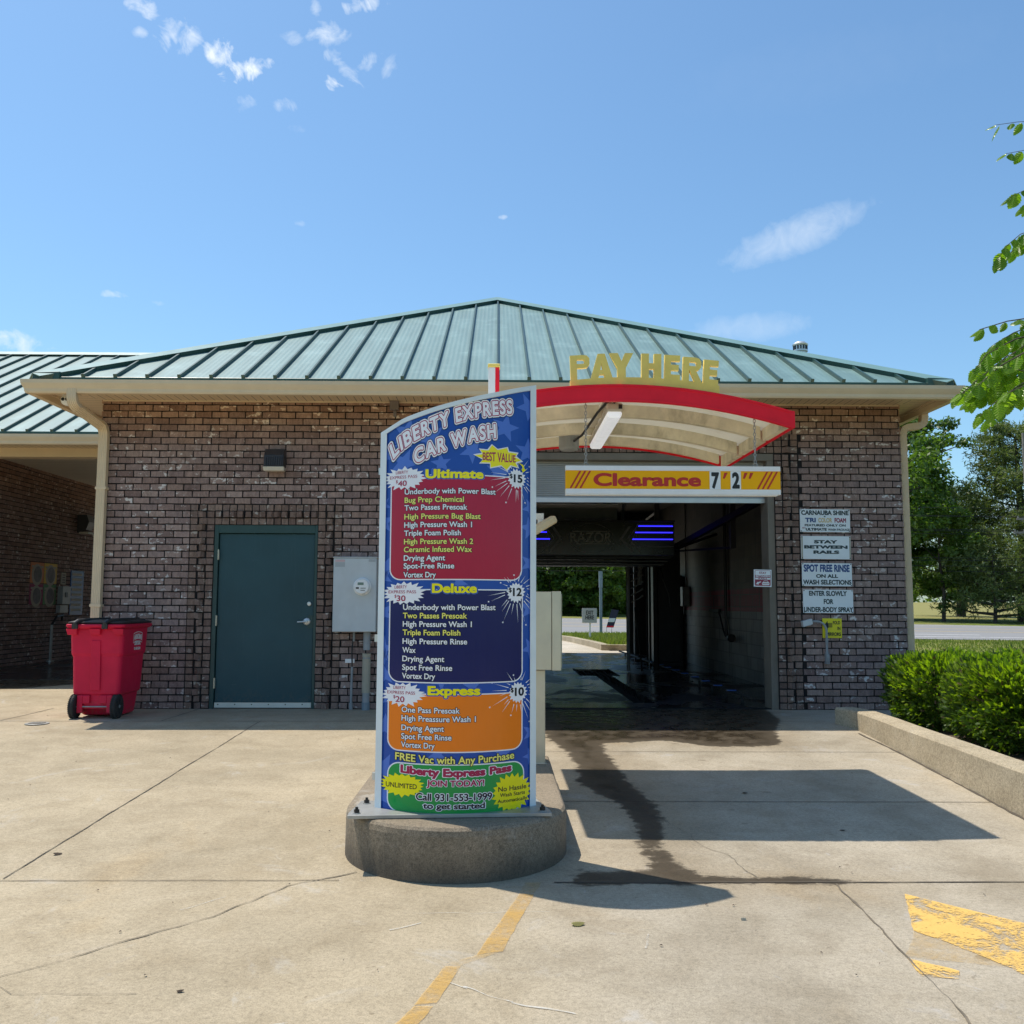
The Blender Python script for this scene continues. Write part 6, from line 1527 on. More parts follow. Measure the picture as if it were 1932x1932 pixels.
# ------------------------------------------------------------------ wheeled bin
BX, BY0, BY1 = -4.345, 10.42, 11.20
tb = thing('wheeled_bin', 'red wheeled trash bin with black lid standing by the left downspout', 'trash bin', (BX, 10.8, 0))
def ring_rect(x0, x1, y0, y1, z, r, n=4, step_front=0):
    P = []
    for cx_, cy_, a0 in ((x1 - r, y1 - r, 0), (x0 + r, y1 - r, math.pi / 2), (x0 + r, y0 + r, math.pi), (x1 - r, y0 + r, 1.5 * math.pi)):
        for i in range(n + 1):
            t_ = a0 + i * math.pi / 2 / n; P.append((cx_ + r * math.cos(t_), cy_ + r * math.sin(t_), z))
    return P
def loft(mb, rings_, m=0, cap0=True, cap1=True):
    b_ = len(mb.v); n_ = len(rings_[0])
    for r_ in rings_: mb.v += r_
    for k in range(len(rings_) - 1):
        for i in range(n_): mb.f.append((b_ + k * n_ + i, b_ + k * n_ + (i + 1) % n_, b_ + (k + 1) * n_ + (i + 1) % n_, b_ + (k + 1) * n_ + i)); mb.m.append(m)
    if cap0: mb.f.append(tuple(b_ + i for i in reversed(range(n_)))); mb.m.append(m)
    if cap1: mb.f.append(tuple(b_ + (len(rings_) - 1) * n_ + i for i in range(n_))); mb.m.append(m)
mb = MB()
def br(z, w, y0, y1, r=.05): return ring_rect(BX - w / 2, BX + w / 2, y0, y1, z, r)
loft(mb, [br(.015, .40, 10.66, 11.06), br(.03, .42, 10.62, 11.08), br(.24, .455, 10.56, 11.11), br(.255, .50, 10.475, 11.115), br(.28, .51, 10.47, 11.12), br(.66, .535, 10.455, 11.145), br(.685, .560, 10.45, 11.16), br(.70, .565, 10.445, 11.165), br(.93, .580, 10.43, 11.18), br(.965, .585, 10.43, 11.18)])
# axle housing and its cut-outs
mb.box(BX - .19, BX + .19, 10.49, 10.62, .10, .255); mb.box(BX - .19, BX - .13, 10.455, 10.49, .06, .25); mb.box(BX + .13, BX + .19, 10.455, 10.49, .06, .25); mb.box(BX - .13, BX - .055, 10.455, 10.489, .16, .25); mb.box(BX + .055, BX + .13, 10.455, 10.489, .16, .25)
# raised centre rib
mb.hexa([(BX - .055, 10.452, .30), (BX + .055, 10.452, .30), (BX + .045, 10.50, .30), (BX - .045, 10.50, .30), (BX - .05, 10.425, .84), (BX + .05, 10.425, .84), (BX + .045, 10.50, .84), (BX - .045, 10.50, .84)])
body = mb.build('body', M['red_plastic'], tb, bevel=.007, seg=2)
mb = MB(); loft(mb, [br(.965, .60, 10.40, 11.20, .04), br(.99, .645, 10.375, 11.235, .045), br(1.012, .645, 10.375, 11.235, .045), br(1.016, .62, 10.40, 11.21, .045)])
for x in (-.25, 0, .25): mb.hexa([(BX + x - .05, 10.40, .90), (BX + x + .05, 10.40, .90), (BX + x + .05, 10.46, .90), (BX + x - .05, 10.46, .90), (BX + x - .06, 10.372, .966), (BX + x + .06, 10.372, .966), (BX + x + .06, 10.46, .966), (BX + x - .06, 10.46, .966)])
mb.build('rim', M['red_plastic'], tb, bevel=.006, seg=2)
mb = MB(); loft(mb, [br(1.018, .625, 10.40, 11.24, .05), br(1.036, .63, 10.39, 11.25, .05), br(1.045, .60, 10.42, 11.22, .08), br(1.062, .50, 10.50, 11.12, .10), br(1.066, .30, 10.65, 10.95, .10)])
lid = mb.build('lid', M['black'], tb, smooth=False, bevel=.004)
for x in (-.205, .115):
    mb = MB(); mb.tube([(BX + x - .0, 10.365, .975), (BX + x, 10.362, 1.03), (BX + x + .02, 10.39, 1.052), (BX + x + .10, 10.50, 1.066), (BX + x + .24, 10.70, 1.078)], [.022, .024, .022, .016, .010], 8); mb.box(BX + x - .03, BX + x + .03, 10.348, 10.372, .965, 1.02); mb.build('lid_strap', M['black'], lid)
for x in (-.225, .225):
    mb = MB(); mb.lathe([(.095, -.028), (.118, -.028), (.126, -.016), (.126, .016), (.118, .028), (.095, .028)], (BX + x, 10.50, .127), 36, 'x')
    for k in range(36):
        t_ = 2 * math.pi * k / 36
        for s_ in (-1, 1): q_ = (BX + x + s_ * .017, 10.50 + .127 * math.cos(t_), .127 + .127 * math.sin(t_)); mb.box(q_[0] - .010, q_[0] + .010, q_[1] - .005, q_[1] + .005, q_[2] - .005, q_[2] + .005)
    w = mb.build('wheel', M['rubber'], tb)
    mb = MB(); s_ = 1 if x > 0 else -1
    mb.lathe([(.094, -.022), (.094, .022)], (BX + x, 10.50, .127), 30, 'x'); mb.lathe([(.018, 0), (.018, .034 * s_), (.010, .038 * s_)], (BX + x, 10.50, .127), 14, 'x', 1)
    for k in range(6):
        t_ = k * math.pi / 3; mb.bar((BX + x + s_ * .024, 10.50 + .02 * math.cos(t_), .127 + .02 * math.sin(t_)), (BX + x + s_ * .024, 10.50 + .09 * math.cos(t_), .127 + .09 * math.sin(t_)), .018, .012, (1, 0, 0))
    mb.build('hub', [M['black'], M['galv']], w)
mb = MB(); mb.tube([(BX - .2, 10.468, .127), (BX + .2, 10.468, .127)], .008, 8); mb.build('axle', M['galv'], tb)
# stencilled lettering on the right-hand side panel
def side_map(u, v, o):
    z = v; x = BX + .2835 + (z - .70) * .033 + o + .002; return (x, 10.72 + u, z)
mb = MB()
arcb = lambda u, v: (u, v + .018 * (1 - ((u - .135) / .13) ** 2) - .018)
put_text(mb, 'AIRBORNE', .02, .25, .842, .060, side_map, 0, .001, .04, .04, 0, arcb); put_text(mb, 'DISPOSAL', .045, .225, .775, .050, side_map, 0, .001, .05, .05); put_text(mb, '931-802-5644', .04, .23, .722, .032, side_map, 0, .001, .04, .04)
for k in range(16):
    a0_, a1_ = k / 16, (k + 1) / 16
    for base_, th in ((.918, .007), (.815, .007)):
        f_ = lambda t_: base_ + .018 * (1 - ((t_ - .5) / .5) ** 2) - .018
        put_poly(mb, [(.005 + .26 * a0_, f_(a0_)), (.005 + .26 * a1_, f_(a1_)), (.005 + .26 * a1_, f_(a1_) + th), (.005 + .26 * a0_, f_(a0_) + th)], side_map, 0, .001)
for u_ in (.005, .258): put_poly(mb, [(u_, .80), (u_ + .007, .80), (u_ + .007, .906), (u_, .906)], side_map, 0, .001)
mb.build('lettering', M['white'], body, recalc=False)

# ------------------------------------------------------------------ kerb wall, planting bed, hedge
mb = MB(); cl = [(3.585, 10.12), (3.67, 9.75), (3.63, 9.1), (3.585, 8.5), (3.53, 7.6), (3.46, 6.6), (3.40, 5.8), (3.36, 5.0), (3.35, 4.2), (3.37, 3.3)]
KW = .20; P0 = []
for i, (x, y) in enumerate(cl):
    w = .003 * mnoise.noise(Vector((x * 5, y * 5, 0)))
    for dx, z in ((-.006, -.35), (0.0, .155), (.014, .172), (KW - .016, .176), (KW, .158), (KW + .006, -.35)): P0.append((x + dx + w, y, z + (w if z > 0 else 0)))
m_ = 6; mb.add(P0, [(m_ * i + k, m_ * i + m_ + k, m_ * i + m_ + (k + 1) % m_, m_ * i + (k + 1) % m_) for i in range(len(cl) - 1) for k in range(m_)] + [tuple(range(m_)), tuple(len(P0) - m_ + k for k in reversed(range(m_)))])
tag(mb.build('kerb_wall', M['kerb'], None), 'low concrete kerb wall between the wash lane and the hedge', 'kerb')
ribbon('kerb_gap', [(3.60, 9.5), (3.57, 8.5), (3.51, 7.6), (3.44, 6.6), (3.38, 5.8)], .022, .008, .8, J, seed=31)
M['mulch'] = plain('brown_mulch', (.085, .058, .036), .95, 0, .5, 30, 1.0, 50)
grid_sheet('planting_bed', [3.50] + [3.72 + .5 * i for i in range(26)], [3.35 + .5 * i for i in range(20)], lambda x, y: .055 + .02 * mnoise.noise(Vector((x * 3, y * 3, 1))), M['mulch'], keep=lambda x, y: not (x < 5.2 and y > 10.2) and not (x < 3.7 and y > 5.2))
M['yew'] = leaf_mat('yew_needles', (.040, .085, .010), (.085, .150, .016), .3, .5); M['yew_lit_tip'] = leaf_mat('yew_top_lit_tips', (.19, .31, .014), (.33, .43, .024), .5, .5); M['yew_dry'] = leaf_mat('yew_dry_twig', (.10, .07, .04), (.20, .13, .07), .1, .8)  # yellow-green tip colour puts the light on the bush tops into the foliage
def hedge_bush(name, label, c, ext, seed, n):
    q = np.random.RandomState(seed); t = thing(name, label, 'bush', (c[0], c[1], .05)); mb = MB()
    # dark stems
    for k in range(14):
        a = q.rand() * 6.283; rr_ = q.rand() * .7; x1, y1 = c[0] + ext[0] * rr_ * math.cos(a), c[1] + ext[1] * rr_ * math.sin(a)
        mb.tube([(c[0] + .1 * math.cos(a), c[1] + .1 * math.sin(a), .03), ((c[0] + x1) / 2, (c[1] + y1) / 2, ext[2] * .45), (x1, y1, ext[2] * .88)], [.02, .012, .004], 6)
    mb.build('stem', M['bark'], t)
    vs = []; fs = []; ms = []
    for i in range(n):
        # point inside a lumpy box-like volume, mostly near its skin
        d = q.randn(3); d /= np.linalg.norm(d) + 1e-9; p4 = (abs(d[0]) ** 5 + abs(d[1]) ** 5 + abs(d[2]) ** 5) ** (-1 / 5)
        lump = 1 + .15 * mnoise.noise(Vector((d[0] * 2.4 + seed, d[1] * 2.4, d[2] * 2.4))) + .10 * mnoise.noise(Vector((d[0] * 6 + seed, d[1] * 6, d[2] * 6)))
        rad = (1 - .34 * q.rand() ** 2.0) * lump
        p = np.array(c) + d * p4 * rad * np.array(ext) * np.array([1, 1, .5]); p[2] = .06 + ext[2] * .5 + d[2] * p4 * rad * ext[2] * .5
        if p[2] < .05: continue
        out = d + np.array([0, 0, .55]) + .5 * q.randn(3); out /= np.linalg.norm(out); tip = (q.rand() < (.10 + .75 * max(0, (p[2] - .45 * ext[2]) / ext[2]))) and rad > .86  # more bright tips higher up, painting the light from above
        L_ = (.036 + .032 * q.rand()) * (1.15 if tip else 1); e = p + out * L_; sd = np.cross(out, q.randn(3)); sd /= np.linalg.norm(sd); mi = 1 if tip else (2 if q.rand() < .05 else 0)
        # a twig carrying two ranks of needles
        for k in range(6):
            b_ = p + out * L_ * (.12 + .15 * k); nl = .017 * (1.1 - .12 * k)
            for s_ in (-1, 1):
                tp = b_ + sd * s_ * nl + out * nl * .7; w_ = out * .0042
                j = len(vs); vs += [tuple(b_ - w_), tuple(tp), tuple(b_ + w_ * 1.6)]; fs.append((j, j + 1, j + 2)); ms.append(mi)
    me = bpy.data.meshes.new('needles'); me.from_pydata([(a - t.location.x, b_ - t.location.y, c_ - t.location.z) for a, b_, c_ in vs], [], fs)
    for k in ('yew', 'yew_lit_tip', 'yew_dry'): me.materials.append(M[k])
    me.polygons.foreach_set('material_index', ms); me.update(); o = bpy.data.objects.new('foliage', me); COL.objects.link(o); o.parent = t
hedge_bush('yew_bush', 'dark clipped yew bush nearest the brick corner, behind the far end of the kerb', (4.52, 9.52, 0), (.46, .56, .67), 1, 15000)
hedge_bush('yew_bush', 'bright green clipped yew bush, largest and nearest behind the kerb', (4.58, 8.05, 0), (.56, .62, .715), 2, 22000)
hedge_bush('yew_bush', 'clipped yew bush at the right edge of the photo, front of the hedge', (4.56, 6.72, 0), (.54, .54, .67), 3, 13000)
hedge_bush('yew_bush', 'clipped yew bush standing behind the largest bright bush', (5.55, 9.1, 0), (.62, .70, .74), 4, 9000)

# ------------------------------------------------------------------ trees
def leaf_cards(pts, nrm, size, q, jit=.6, shape='leaf'):
    n = len(pts); a = q.randn(n, 3); nn = nrm + jit * q.randn(n, 3); nn /= np.linalg.norm(nn, axis=1)[:, None] + 1e-9
    t = np.cross(nn, a); t /= np.linalg.norm(t, axis=1)[:, None] + 1e-9; b = np.cross(nn, t); s = size * (.6 + .8 * q.rand(n))[:, None]
    if shape == 'needle': V = np.stack([pts - b * s * .12, pts + t * s, pts + b * s * .12], 1); k = 3
    else: V = np.stack([pts - t * s, pts - b * s * .55, pts + t * s, pts + b * s * .55], 1); k = 4
    return V.reshape(-1, 3), np.arange(n * k).reshape(-1, k)
def mesh_np(name, V, Fq, mat, parent):
    me = bpy.data.meshes.new(name); o0 = np.array(ORG[parent.name]); me.from_pydata((V - o0).tolist(), [], Fq.tolist()); me.materials.append(mat); me.update()
    o = bpy.data.objects.new(name, me); COL.objects.link(o); o.parent = parent; return o
def broad_tree(name, label, x, y, z0, h, rad, seed, mat, clear=.12, ncl=70, per=70, size=.22, trunk_r=.25, cat='tree', sparse=0.0, group=None):
    q = np.random.RandomState(seed); t = thing(name, label, cat, (x, y, z0), group); mb = MB()
    top = z0 + h; mb.tube([(x, y, z0 - .2), (x + .1, y, z0 + h * .25), (x - .1, y + .1, z0 + h * .55), (x, y, z0 + h * .85)], [trunk_r * 1.25, trunk_r, trunk_r * .55, .05], 10)
    C = []; 
    for i in range(ncl):
        f = q.rand() ** .8; zz = z0 + h * (clear + (1 - clear) * f); prof = math.sin(math.pi * min(1, (.13 + .87 * (1 - f)) ** .75)) ** .6 if f > .02 else .7
        rr_ = rad * prof * (q.rand() ** .45) * (.8 + .4 * q.rand()); a = q.rand() * 6.283; C.append((x + rr_ * math.cos(a), y + rr_ * math.sin(a), zz))
    for c in C[::4]:
        zb = max(z0 + h * .12, c[2] - .35 * math.hypot(c[0] - x, c[1] - y) - .5); mb.tube([(x, y, zb), ((x + c[0]) / 2, (y + c[1]) / 2, (zb + c[2]) / 2 + .2), c], [trunk_r * .30, trunk_r * .16, .015], 6)
    mb.build('trunk', M['bark'], t)
    P = []; Nn = []
    for c in C:
        r_ = rad * (.15 + .15 * q.rand()); k = int(per * (.6 + .8 * q.rand())); d = q.randn(k, 3); d /= np.linalg.norm(d, axis=1)[:, None]; rr_ = r_ * q.rand(k) ** .45
        p = np.array(c) + d * rr_[:, None] * np.array([1.15, 1.15, .72]); P.append(p); Nn.append(d * .6 + np.array([0, 0, .7]))
    V, Fq = leaf_cards(np.concatenate(P), np.concatenate(Nn), size, q); mesh_np('crown', V, Fq, mat, t); return t
def pine_tree(name, label, x, y, z0, h, rad, seed, mat, clear=.12, trunk_r=.35, nb=46, per=170, size=.30):
    q = np.random.RandomState(seed); t = thing(name, label, 'tree', (x, y, z0)); mb = MB()
    mb.tube([(x, y, z0 - .2), (x + .12, y, z0 + h * .4), (x - .1, y, z0 + h * .95)], [trunk_r * 1.2, trunk_r * .8, .06], 12); P = []; Nn = []
    for i in range(nb):
        f = (i + q.rand()) / nb; zz = z0 + h * (clear + (1 - clear) * f); L_ = rad * (1.08 - .82 * f ** 1.25) * (.6 + .55 * q.rand()); a = i * 2.4 + q.randn() * .3
        e = np.array([x + L_ * math.cos(a), y + L_ * math.sin(a), zz + L_ * (.10 + .25 * f) - .1]); s_ = np.array([x, y, zz - .12 * L_]); md = (s_ + e) / 2 + np.array([0, 0, -.05 * L_])
        mb.tube([tuple(s_), tuple(md), tuple(e)], [.10 * (1.1 - f), .06, .015], 6)
        k = int(per * (.4 + L_ / rad)); u_ = .30 + .75 * q.rand(k) ** .7; c = s_ + (e - s_) * u_[:, None]; w_ = L_ * .34 * (1 - abs(u_ - .72)) 
        off = q.randn(k, 3) * np.stack([w_ * .6, w_ * .6, .13 * np.ones(k) + .05 * L_], 1); P.append(c + off); Nn.append(np.tile([0, 0, .8], (k, 1)) + .3 * off)
    mb.build('trunk', M['bark'], t)
    P = np.concatenate(P); Nn = np.concatenate(Nn); Vs = []; Fs = []; off0 = 0
    for rep in range(3):      # every tuft is a spray of narrow needle cards
        V, Fq = leaf_cards(P + q.randn(*P.shape) * .05, q.randn(*P.shape) + Nn * .3, size, q, .9, 'needle'); Vs.append(V); Fs.append(Fq + off0); off0 += len(V)
    mesh_np('crown', np.concatenate(Vs), np.concatenate(Fs), mat, t); return t
M['leaf_dark'] = leaf_mat('dark_green_leaves', (.048, .098, .020), (.12, .19, .036), .45, .45); M['leaf_mid'] = leaf_mat('mid_green_leaves', (.085, .15, .030), (.19, .26, .055), .5, .4)
M['leaf_light'] = leaf_mat('light_green_leaves', (.12, .20, .036), (.24, .31, .065), .5, .4); M['needle'] = leaf_mat('pine_needles', (.070, .105, .036), (.18, .215, .070), .32, .55)
def far(px, y):   # helper: x of a bearing seen in the photograph at a given distance
    d = fw * 1786 + rt * (px - 966); return d.x / d.y * y
GT = lambda x, y: tz(x, y)
x = far(1752, 64); broad_tree('maple_tree', 'tall dark leafy tree beside the right corner of the brick building', x - 1.9, 64, GT(x, 64), 13.6, 4.0, 31, M['leaf_dark'], .17, 105, 210, .15, .42)
x = far(1655, 60); broad_tree('maple_tree', 'dark leafy tree mostly hidden behind the brick wall', x, 60, GT(x, 60), 11.5, 4.5, 32, M['leaf_dark'], .10, 80, 130, .16, .38)
x = far(1772, 59); broad_tree('small_tree', 'slender bushy sapling beside the road in front of the tall trees', x, 59, GT(x, 59), 7.2, 2.5, 33, M['leaf_mid'], .10, 55, 130, .13, .10)
x = far(1805, 72); pine_tree('pine_tree', 'pine tree with twin dark trunk behind the slender sapling', x, 72, GT(x, 72), 9.8, 4.0, 34, M['needle'], .17, .30, 40, 170, .27)
x = far(1925, 60); pine_tree('pine_tree', 'large spreading pine tree at the right edge beside the utility pole', x, 60, GT(x, 60), 12.6, 5.4, 35, M['needle'], .13, .42, 54, 300, .29)
x = far(1868, 57); pine_tree('pine_tree', 'short low pine between the twin-trunk pine and the large pine', x, 57, GT(x, 57), 5.6, 2.6, 36, M['needle'], .10, .10, 26, 120, .24)
for i, (px, y, h, rad, m_, lab) in enumerate([(1010, 66, 9.0, 6.0, 'leaf_dark', 'dark tree at the left of the view through the wash bay'), (1085, 70, 9.5, 6.0, 'leaf_mid', 'broad tree in the middle of the view through the wash bay'), (1150, 67, 8.2, 5.0, 'leaf_light', 'paler tree behind the grey post seen through the bay'), (1215, 74, 9.5, 6.0, 'leaf_mid', 'tree at the right of the view through the wash bay')]):
    x = far(px, y); broad_tree('roadside_tree', lab, x, y, GT(x, y), h, rad, 50 + i, M[m_], .03, 150, 190, .17, .40)
for i, (px, y, h, rad, m_, lab) in enumerate([(1040, 60, 3.4, 2.6, 'leaf_dark', 'dark roadside shrub seen left of the EXIT HERE sign'), (1098, 59.5, 4.2, 2.4, 'leaf_dark', 'tall roadside shrub seen behind the EXIT HERE sign'), (1132, 59, 3.4, 1.5, 'leaf_mid', 'roadside shrub seen behind the grey post')]):
    x = far(px, y); broad_tree('roadside_shrub', lab, x, y, GT(x, y), h, rad, 60 + i, M[m_], .02, 60, 130, .14, .06, cat='shrub')
mbx = MB()
far_pts = []
q = np.random.RandomState(77)
for i in range(90):
    xx = -120 + 320 * i / 90; far_pts.append((xx + q.randn() * 2, 205 + q.randn() * 6, GT(xx, 205) + 2.2 + 2.2 * q.rand(), 3.5 + 2 * q.rand()))
P = np.concatenate([np.array(c[:3]) + q.randn(260, 3) * np.array([c[3], c[3], c[3] * .55]) * .6 for c in far_pts])
ft = bpy.data.objects.new('tmp', None); ORG['tmp'] = Vector((0, 0, 0))
V, Fq = leaf_cards(P, np.tile([0, 0, .7], (len(P), 1)), .75, q); me = bpy.data.meshes.new('far_wood'); me.from_pydata(V.tolist(), [], Fq.tolist()); me.materials.append(M['leaf_mid']); o = bpy.data.objects.new('far_wood', me); COL.objects.link(o); tag(o, kind='stuff')

# overhanging street tree close to the camera on the right: trunk stands outside the frame
M['elm'] = leaf_mat('elm_leaf', (.075, .17, .014), (.26, .40, .028), .50, .33); M['elm_rib'] = leaf_mat('elm_leaf_back', (.20, .33, .04), (.30, .44, .055), .6, .5)
elm = thing('elm_tree', 'elm with toothed bright green leaves overhanging at the right edge', 'tree', (5.3, 5.6, 0))
mb = MB(); mb.tube([(5.3, 5.6, -.3), (5.25, 5.6, 1.2), (5.1, 5.55, 2.6), (5.0, 5.6, 4.2), (5.1, 5.7, 5.6)], [.16, .12, .10, .07, .03], 12); trunk = mb.build('trunk', M['bark'], elm)
def elm_leaf(mb, base, tip_dir, nrm, L_, seed, m=0):
    """ovate, double-toothed leaf with pleats between the side veins, creased along the midrib and drooping at the tip"""
    q_ = random.Random(seed); d = Vector(tip_dir).normalized(); n_ = Vector(nrm); n_ = (n_ - d * n_.dot(d)).normalized(); s_ = d.cross(n_).normalized(); base = Vector(base); K = 15; rows = []
    W = L_ * q_.uniform(.34, .41); fold = q_.uniform(.15, .55); droop = q_.uniform(.05, .35)
    for i in range(K + 1):
        t_ = i / K; w_ = W * (math.sin(math.pi * min(1, t_ ** .72)) ** .8) * (1 - .25 * t_); 
        if i == K: w_ = 0
        tooth = (.10 * W if i % 2 else -.05 * W) * (0 if i in (0, K) else 1); c = base + d * (L_ * t_) - n_ * (droop * L_ * t_ * t_); pl_ = .030 * L_ * (1 if i % 2 else -1)
        for k, u_ in ((-1, 1), (-.5, .5), (0, 0), (.5, .5), (1, 1)):
            ww = w_ * k + (tooth * (1 if k > 0 else -1) if abs(k) == 1 else 0); fwd = d * (abs(k) * .22 * w_)
            rows.append(tuple(c + s_ * ww + fwd + n_ * (-fold * abs(ww) + pl_ * (abs(k) > .2) * min(1, w_ / W))))
    mb.add(rows, [(5 * i + k, 5 * i + k + 1, 5 * i + 5 + k + 1, 5 * i + 5 + k) for i in range(K) for k in range(4)], m)
def twig(p, q_pts, r0_, leafL, seed, spacing=.050, start=0.15):
    qq = random.Random(seed); pts = [Vector(a_) for a_ in q_pts]
    fine = []
    for a_, b_ in zip(pts, pts[1:]):
        n_ = max(2, int((b_ - a_).length / .03))
        for i in range(n_): fine.append(a_.lerp(b_, i / n_))
    fine.append(pts[-1]); N_ = len(fine); TW.tube([tuple(a_) for a_ in fine], [r0_ * (1 - .8 * i / N_) for i in range(N_)], 6)
    acc = 0; side_ = 1
    for i in range(int(N_ * start), N_ - 1):
        acc += (fine[i + 1] - fine[i]).length
        if acc > spacing:
            acc = 0; side_ = -side_; d = (fine[i + 1] - fine[i]).normalized(); u_ = Vector((0, 0, 1)); s_ = d.cross(u_).normalized() * side_
            td = (d * qq.uniform(.35, .75) + s_ * qq.uniform(.45, .9) + Vector((0, 0, qq.uniform(-1.2, -.45)))).normalized()
            nn = (u_ * .55 + s_ * qq.uniform(-.3, .4) + Vector((qq.uniform(-.5, .3), qq.uniform(-1.2, -.2), 0))).normalized(); L_ = leafL * qq.uniform(.62, 1.22)
            b_ = fine[i] + td * .008; elm_leaf(LF, b_, td, nn, L_, seed * 131 + i, 0 if qq.random() < .8 else 1)
    d = (fine[-1] - fine[-2]).normalized(); elm_leaf(LF, fine[-1], d + Vector((0, 0, -.3)), (0, -.3, 1), leafL * .8, seed * 7 + 1)
TW = MB(); LF = MB()
def at(px, py, y):
    d = fw * 1786 + rt * (px - 966) - up * (py - 966); s_ = y / d.y; return Vector((d.x * s_, y, 1.24 + d.z * s_))
D0 = 4.9
main = [(5.05, 5.6, 3.2), at(2060, 600, 5.2), at(1960, 640, D0)]
twig(None, [(5.02, 5.6, 3.6), at(2080, 560, 5.2), at(1955, 598, D0), at(1900, 606, D0), at(1848, 622, D0)], .012, .088, 1, .036, .10)
twig(None, [(5.02, 5.6, 3.4), at(2080, 600, 5.3), at(1960, 642, 5.0), at(1900, 672, 5.0), at(1850, 712, 5.0), at(1808, 748, 5.0)], .012, .094, 2, .024, .10)
twig(None, [(5.02, 5.6, 3.4), at(2080, 620, 5.2), at(1965, 668, 4.85), at(1915, 690, 4.85), at(1868, 722, 4.85), at(1812, 744, 4.85)], .010, .090, 3, .026, .10)
twig(None, [at(2080, 560, 5.3), at(1975, 625, 5.1), at(1915, 640, 5.1), at(1862, 668, 5.1), at(1838, 700, 5.1)], .009, .090, 10, .030, .35)
twig(None, [at(2085, 650, 5.0), at(1975, 720, 4.9), at(1925, 738, 4.9), at(1890, 760, 4.9)], .008, .088, 11, .030, .35)
twig(None, [at(2080, 620, 5.1), at(1985, 690, 4.8), at(1930, 700, 4.8), at(1895, 690, 4.8)], .008, .085, 9, .030, .35)
twig(None, [(5.02, 5.6, 3.0), at(2090, 690, 5.0), at(1968, 700, 4.75), at(1918, 730, 4.75), at(1874, 762, 4.75), at(1848, 786, 4.75)], .010, .088, 4, .027, .10)
twig(None, [(5.05, 5.6, 4.5), at(2070, 400, 5.4), at(1965, 428, 5.2), at(1925, 442, 5.2), at(1897, 466, 5.2), at(1882, 490, 5.2)], .009, .096, 5, .028, .10)
twig(None, [(5.05, 5.6, 4.6), at(2070, 340, 5.4), at(1975, 350, 5.3), at(1935, 358, 5.3), at(1905, 372, 5.3)], .008, .098, 6, .034, .10)
twig(None, [(5.08, 5.6, 5.0), at(2070, 260, 5.6), at(1975, 278, 5.5), at(1930, 284, 5.5), at(1898, 290, 5.5)], .007, .094, 7, .038, .10)
twig(None, [(5.08, 5.6, 5.3), at(2070, 210, 5.7), at(1980, 228, 5.6), at(1920, 230, 5.6), at(1878, 236, 5.6)], .007, .094, 8, .038, .10)
for k in range(14):     # rest of the crown, outside the frame
    qk = random.Random(900 + k); a_ = qk.uniform(-1.2, 1.2); z_ = 3.4 + .2 * k
    e = Vector((5.3 + 1.3 * math.cos(a_), 5.6 + 1.3 * math.sin(a_), z_ + qk.uniform(0, .6))); m2 = (Vector((5.05, 5.6, z_ - .3)) + e) / 2 + Vector((0, 0, .15)); twig(None, [(5.05, 5.6, z_ - .3), tuple(m2), tuple(e)], .014, .09, 40 + k, .05, .3)
for k, (a_, b_, c_, d_, y_) in enumerate([((2050, 575), (1960, 610), (1912, 628), (1875, 650), 5.25), ((2060, 590), (1975, 628), (1935, 650), (1880, 690), 4.95), ((2060, 640), (1960, 690), (1900, 720), (1826, 756), 5.1), ((2050, 610), (1950, 655), (1888, 690), (1832, 738), 4.8), ((2060, 660), (1985, 705), (1945, 722), (1900, 742), 4.7), ((2060, 700), (1968, 722), (1900, 750), (1862, 792), 4.9), ((2050, 585), (1990, 600), (1955, 640), (1935, 690), 4.85), ((2040, 410), (1975, 436), (1940, 450), (1905, 478), 5.3), ((2040, 345), (1980, 362), (1950, 372), (1928, 390), 5.35)]):
    twig(None, [at(*a_, y_ + .1), at(*b_, y_), at(*c_, y_), at(*d_, y_)], .008, .090, 60 + k, .028, .25)
TW.build('branch', M['bark'], elm); LF.build('leaves', [M['elm'], M['elm_rib']], elm, recalc=False)

# ------------------------------------------------------------------ roadside furniture
up_ = thing('utility_pole', 'grey wooden utility pole with two crossarms at the right edge', 'utility pole', (far(1938, 55), 55, .3))
ux = far(1938, 55); mb = MB(); mb.tube([(ux, 55, -.2), (ux, 55, 11.5)], [.14, .10], 12); mb.build('pole', M['wood'], up_)
for z, w in ((6.35, .72), (5.55, .95)):
    mb = MB(); mb.box(ux - w, ux + w, 54.80, 54.90, z - .06, z + .06); mb.bar((ux - w * .7, 54.82, z - .06), (ux, 54.82, z - .42), .05, .03); mb.bar((ux + w * .7, 54.82, z - .06), (ux, 54.82, z - .42), .05, .03); ca = mb.build('crossarm', M['wood'], up_)
    for s_ in (-.9, -.35, .35, .9):
        mb = MB(); mb.lathe([(.035, z + .06), (.05, z + .10), (.03, z + .15), (.045, z + .19)], (ux + w * s_, 54.85, 0), 10); mb.build('insulator', M['pipe_grey'], ca)
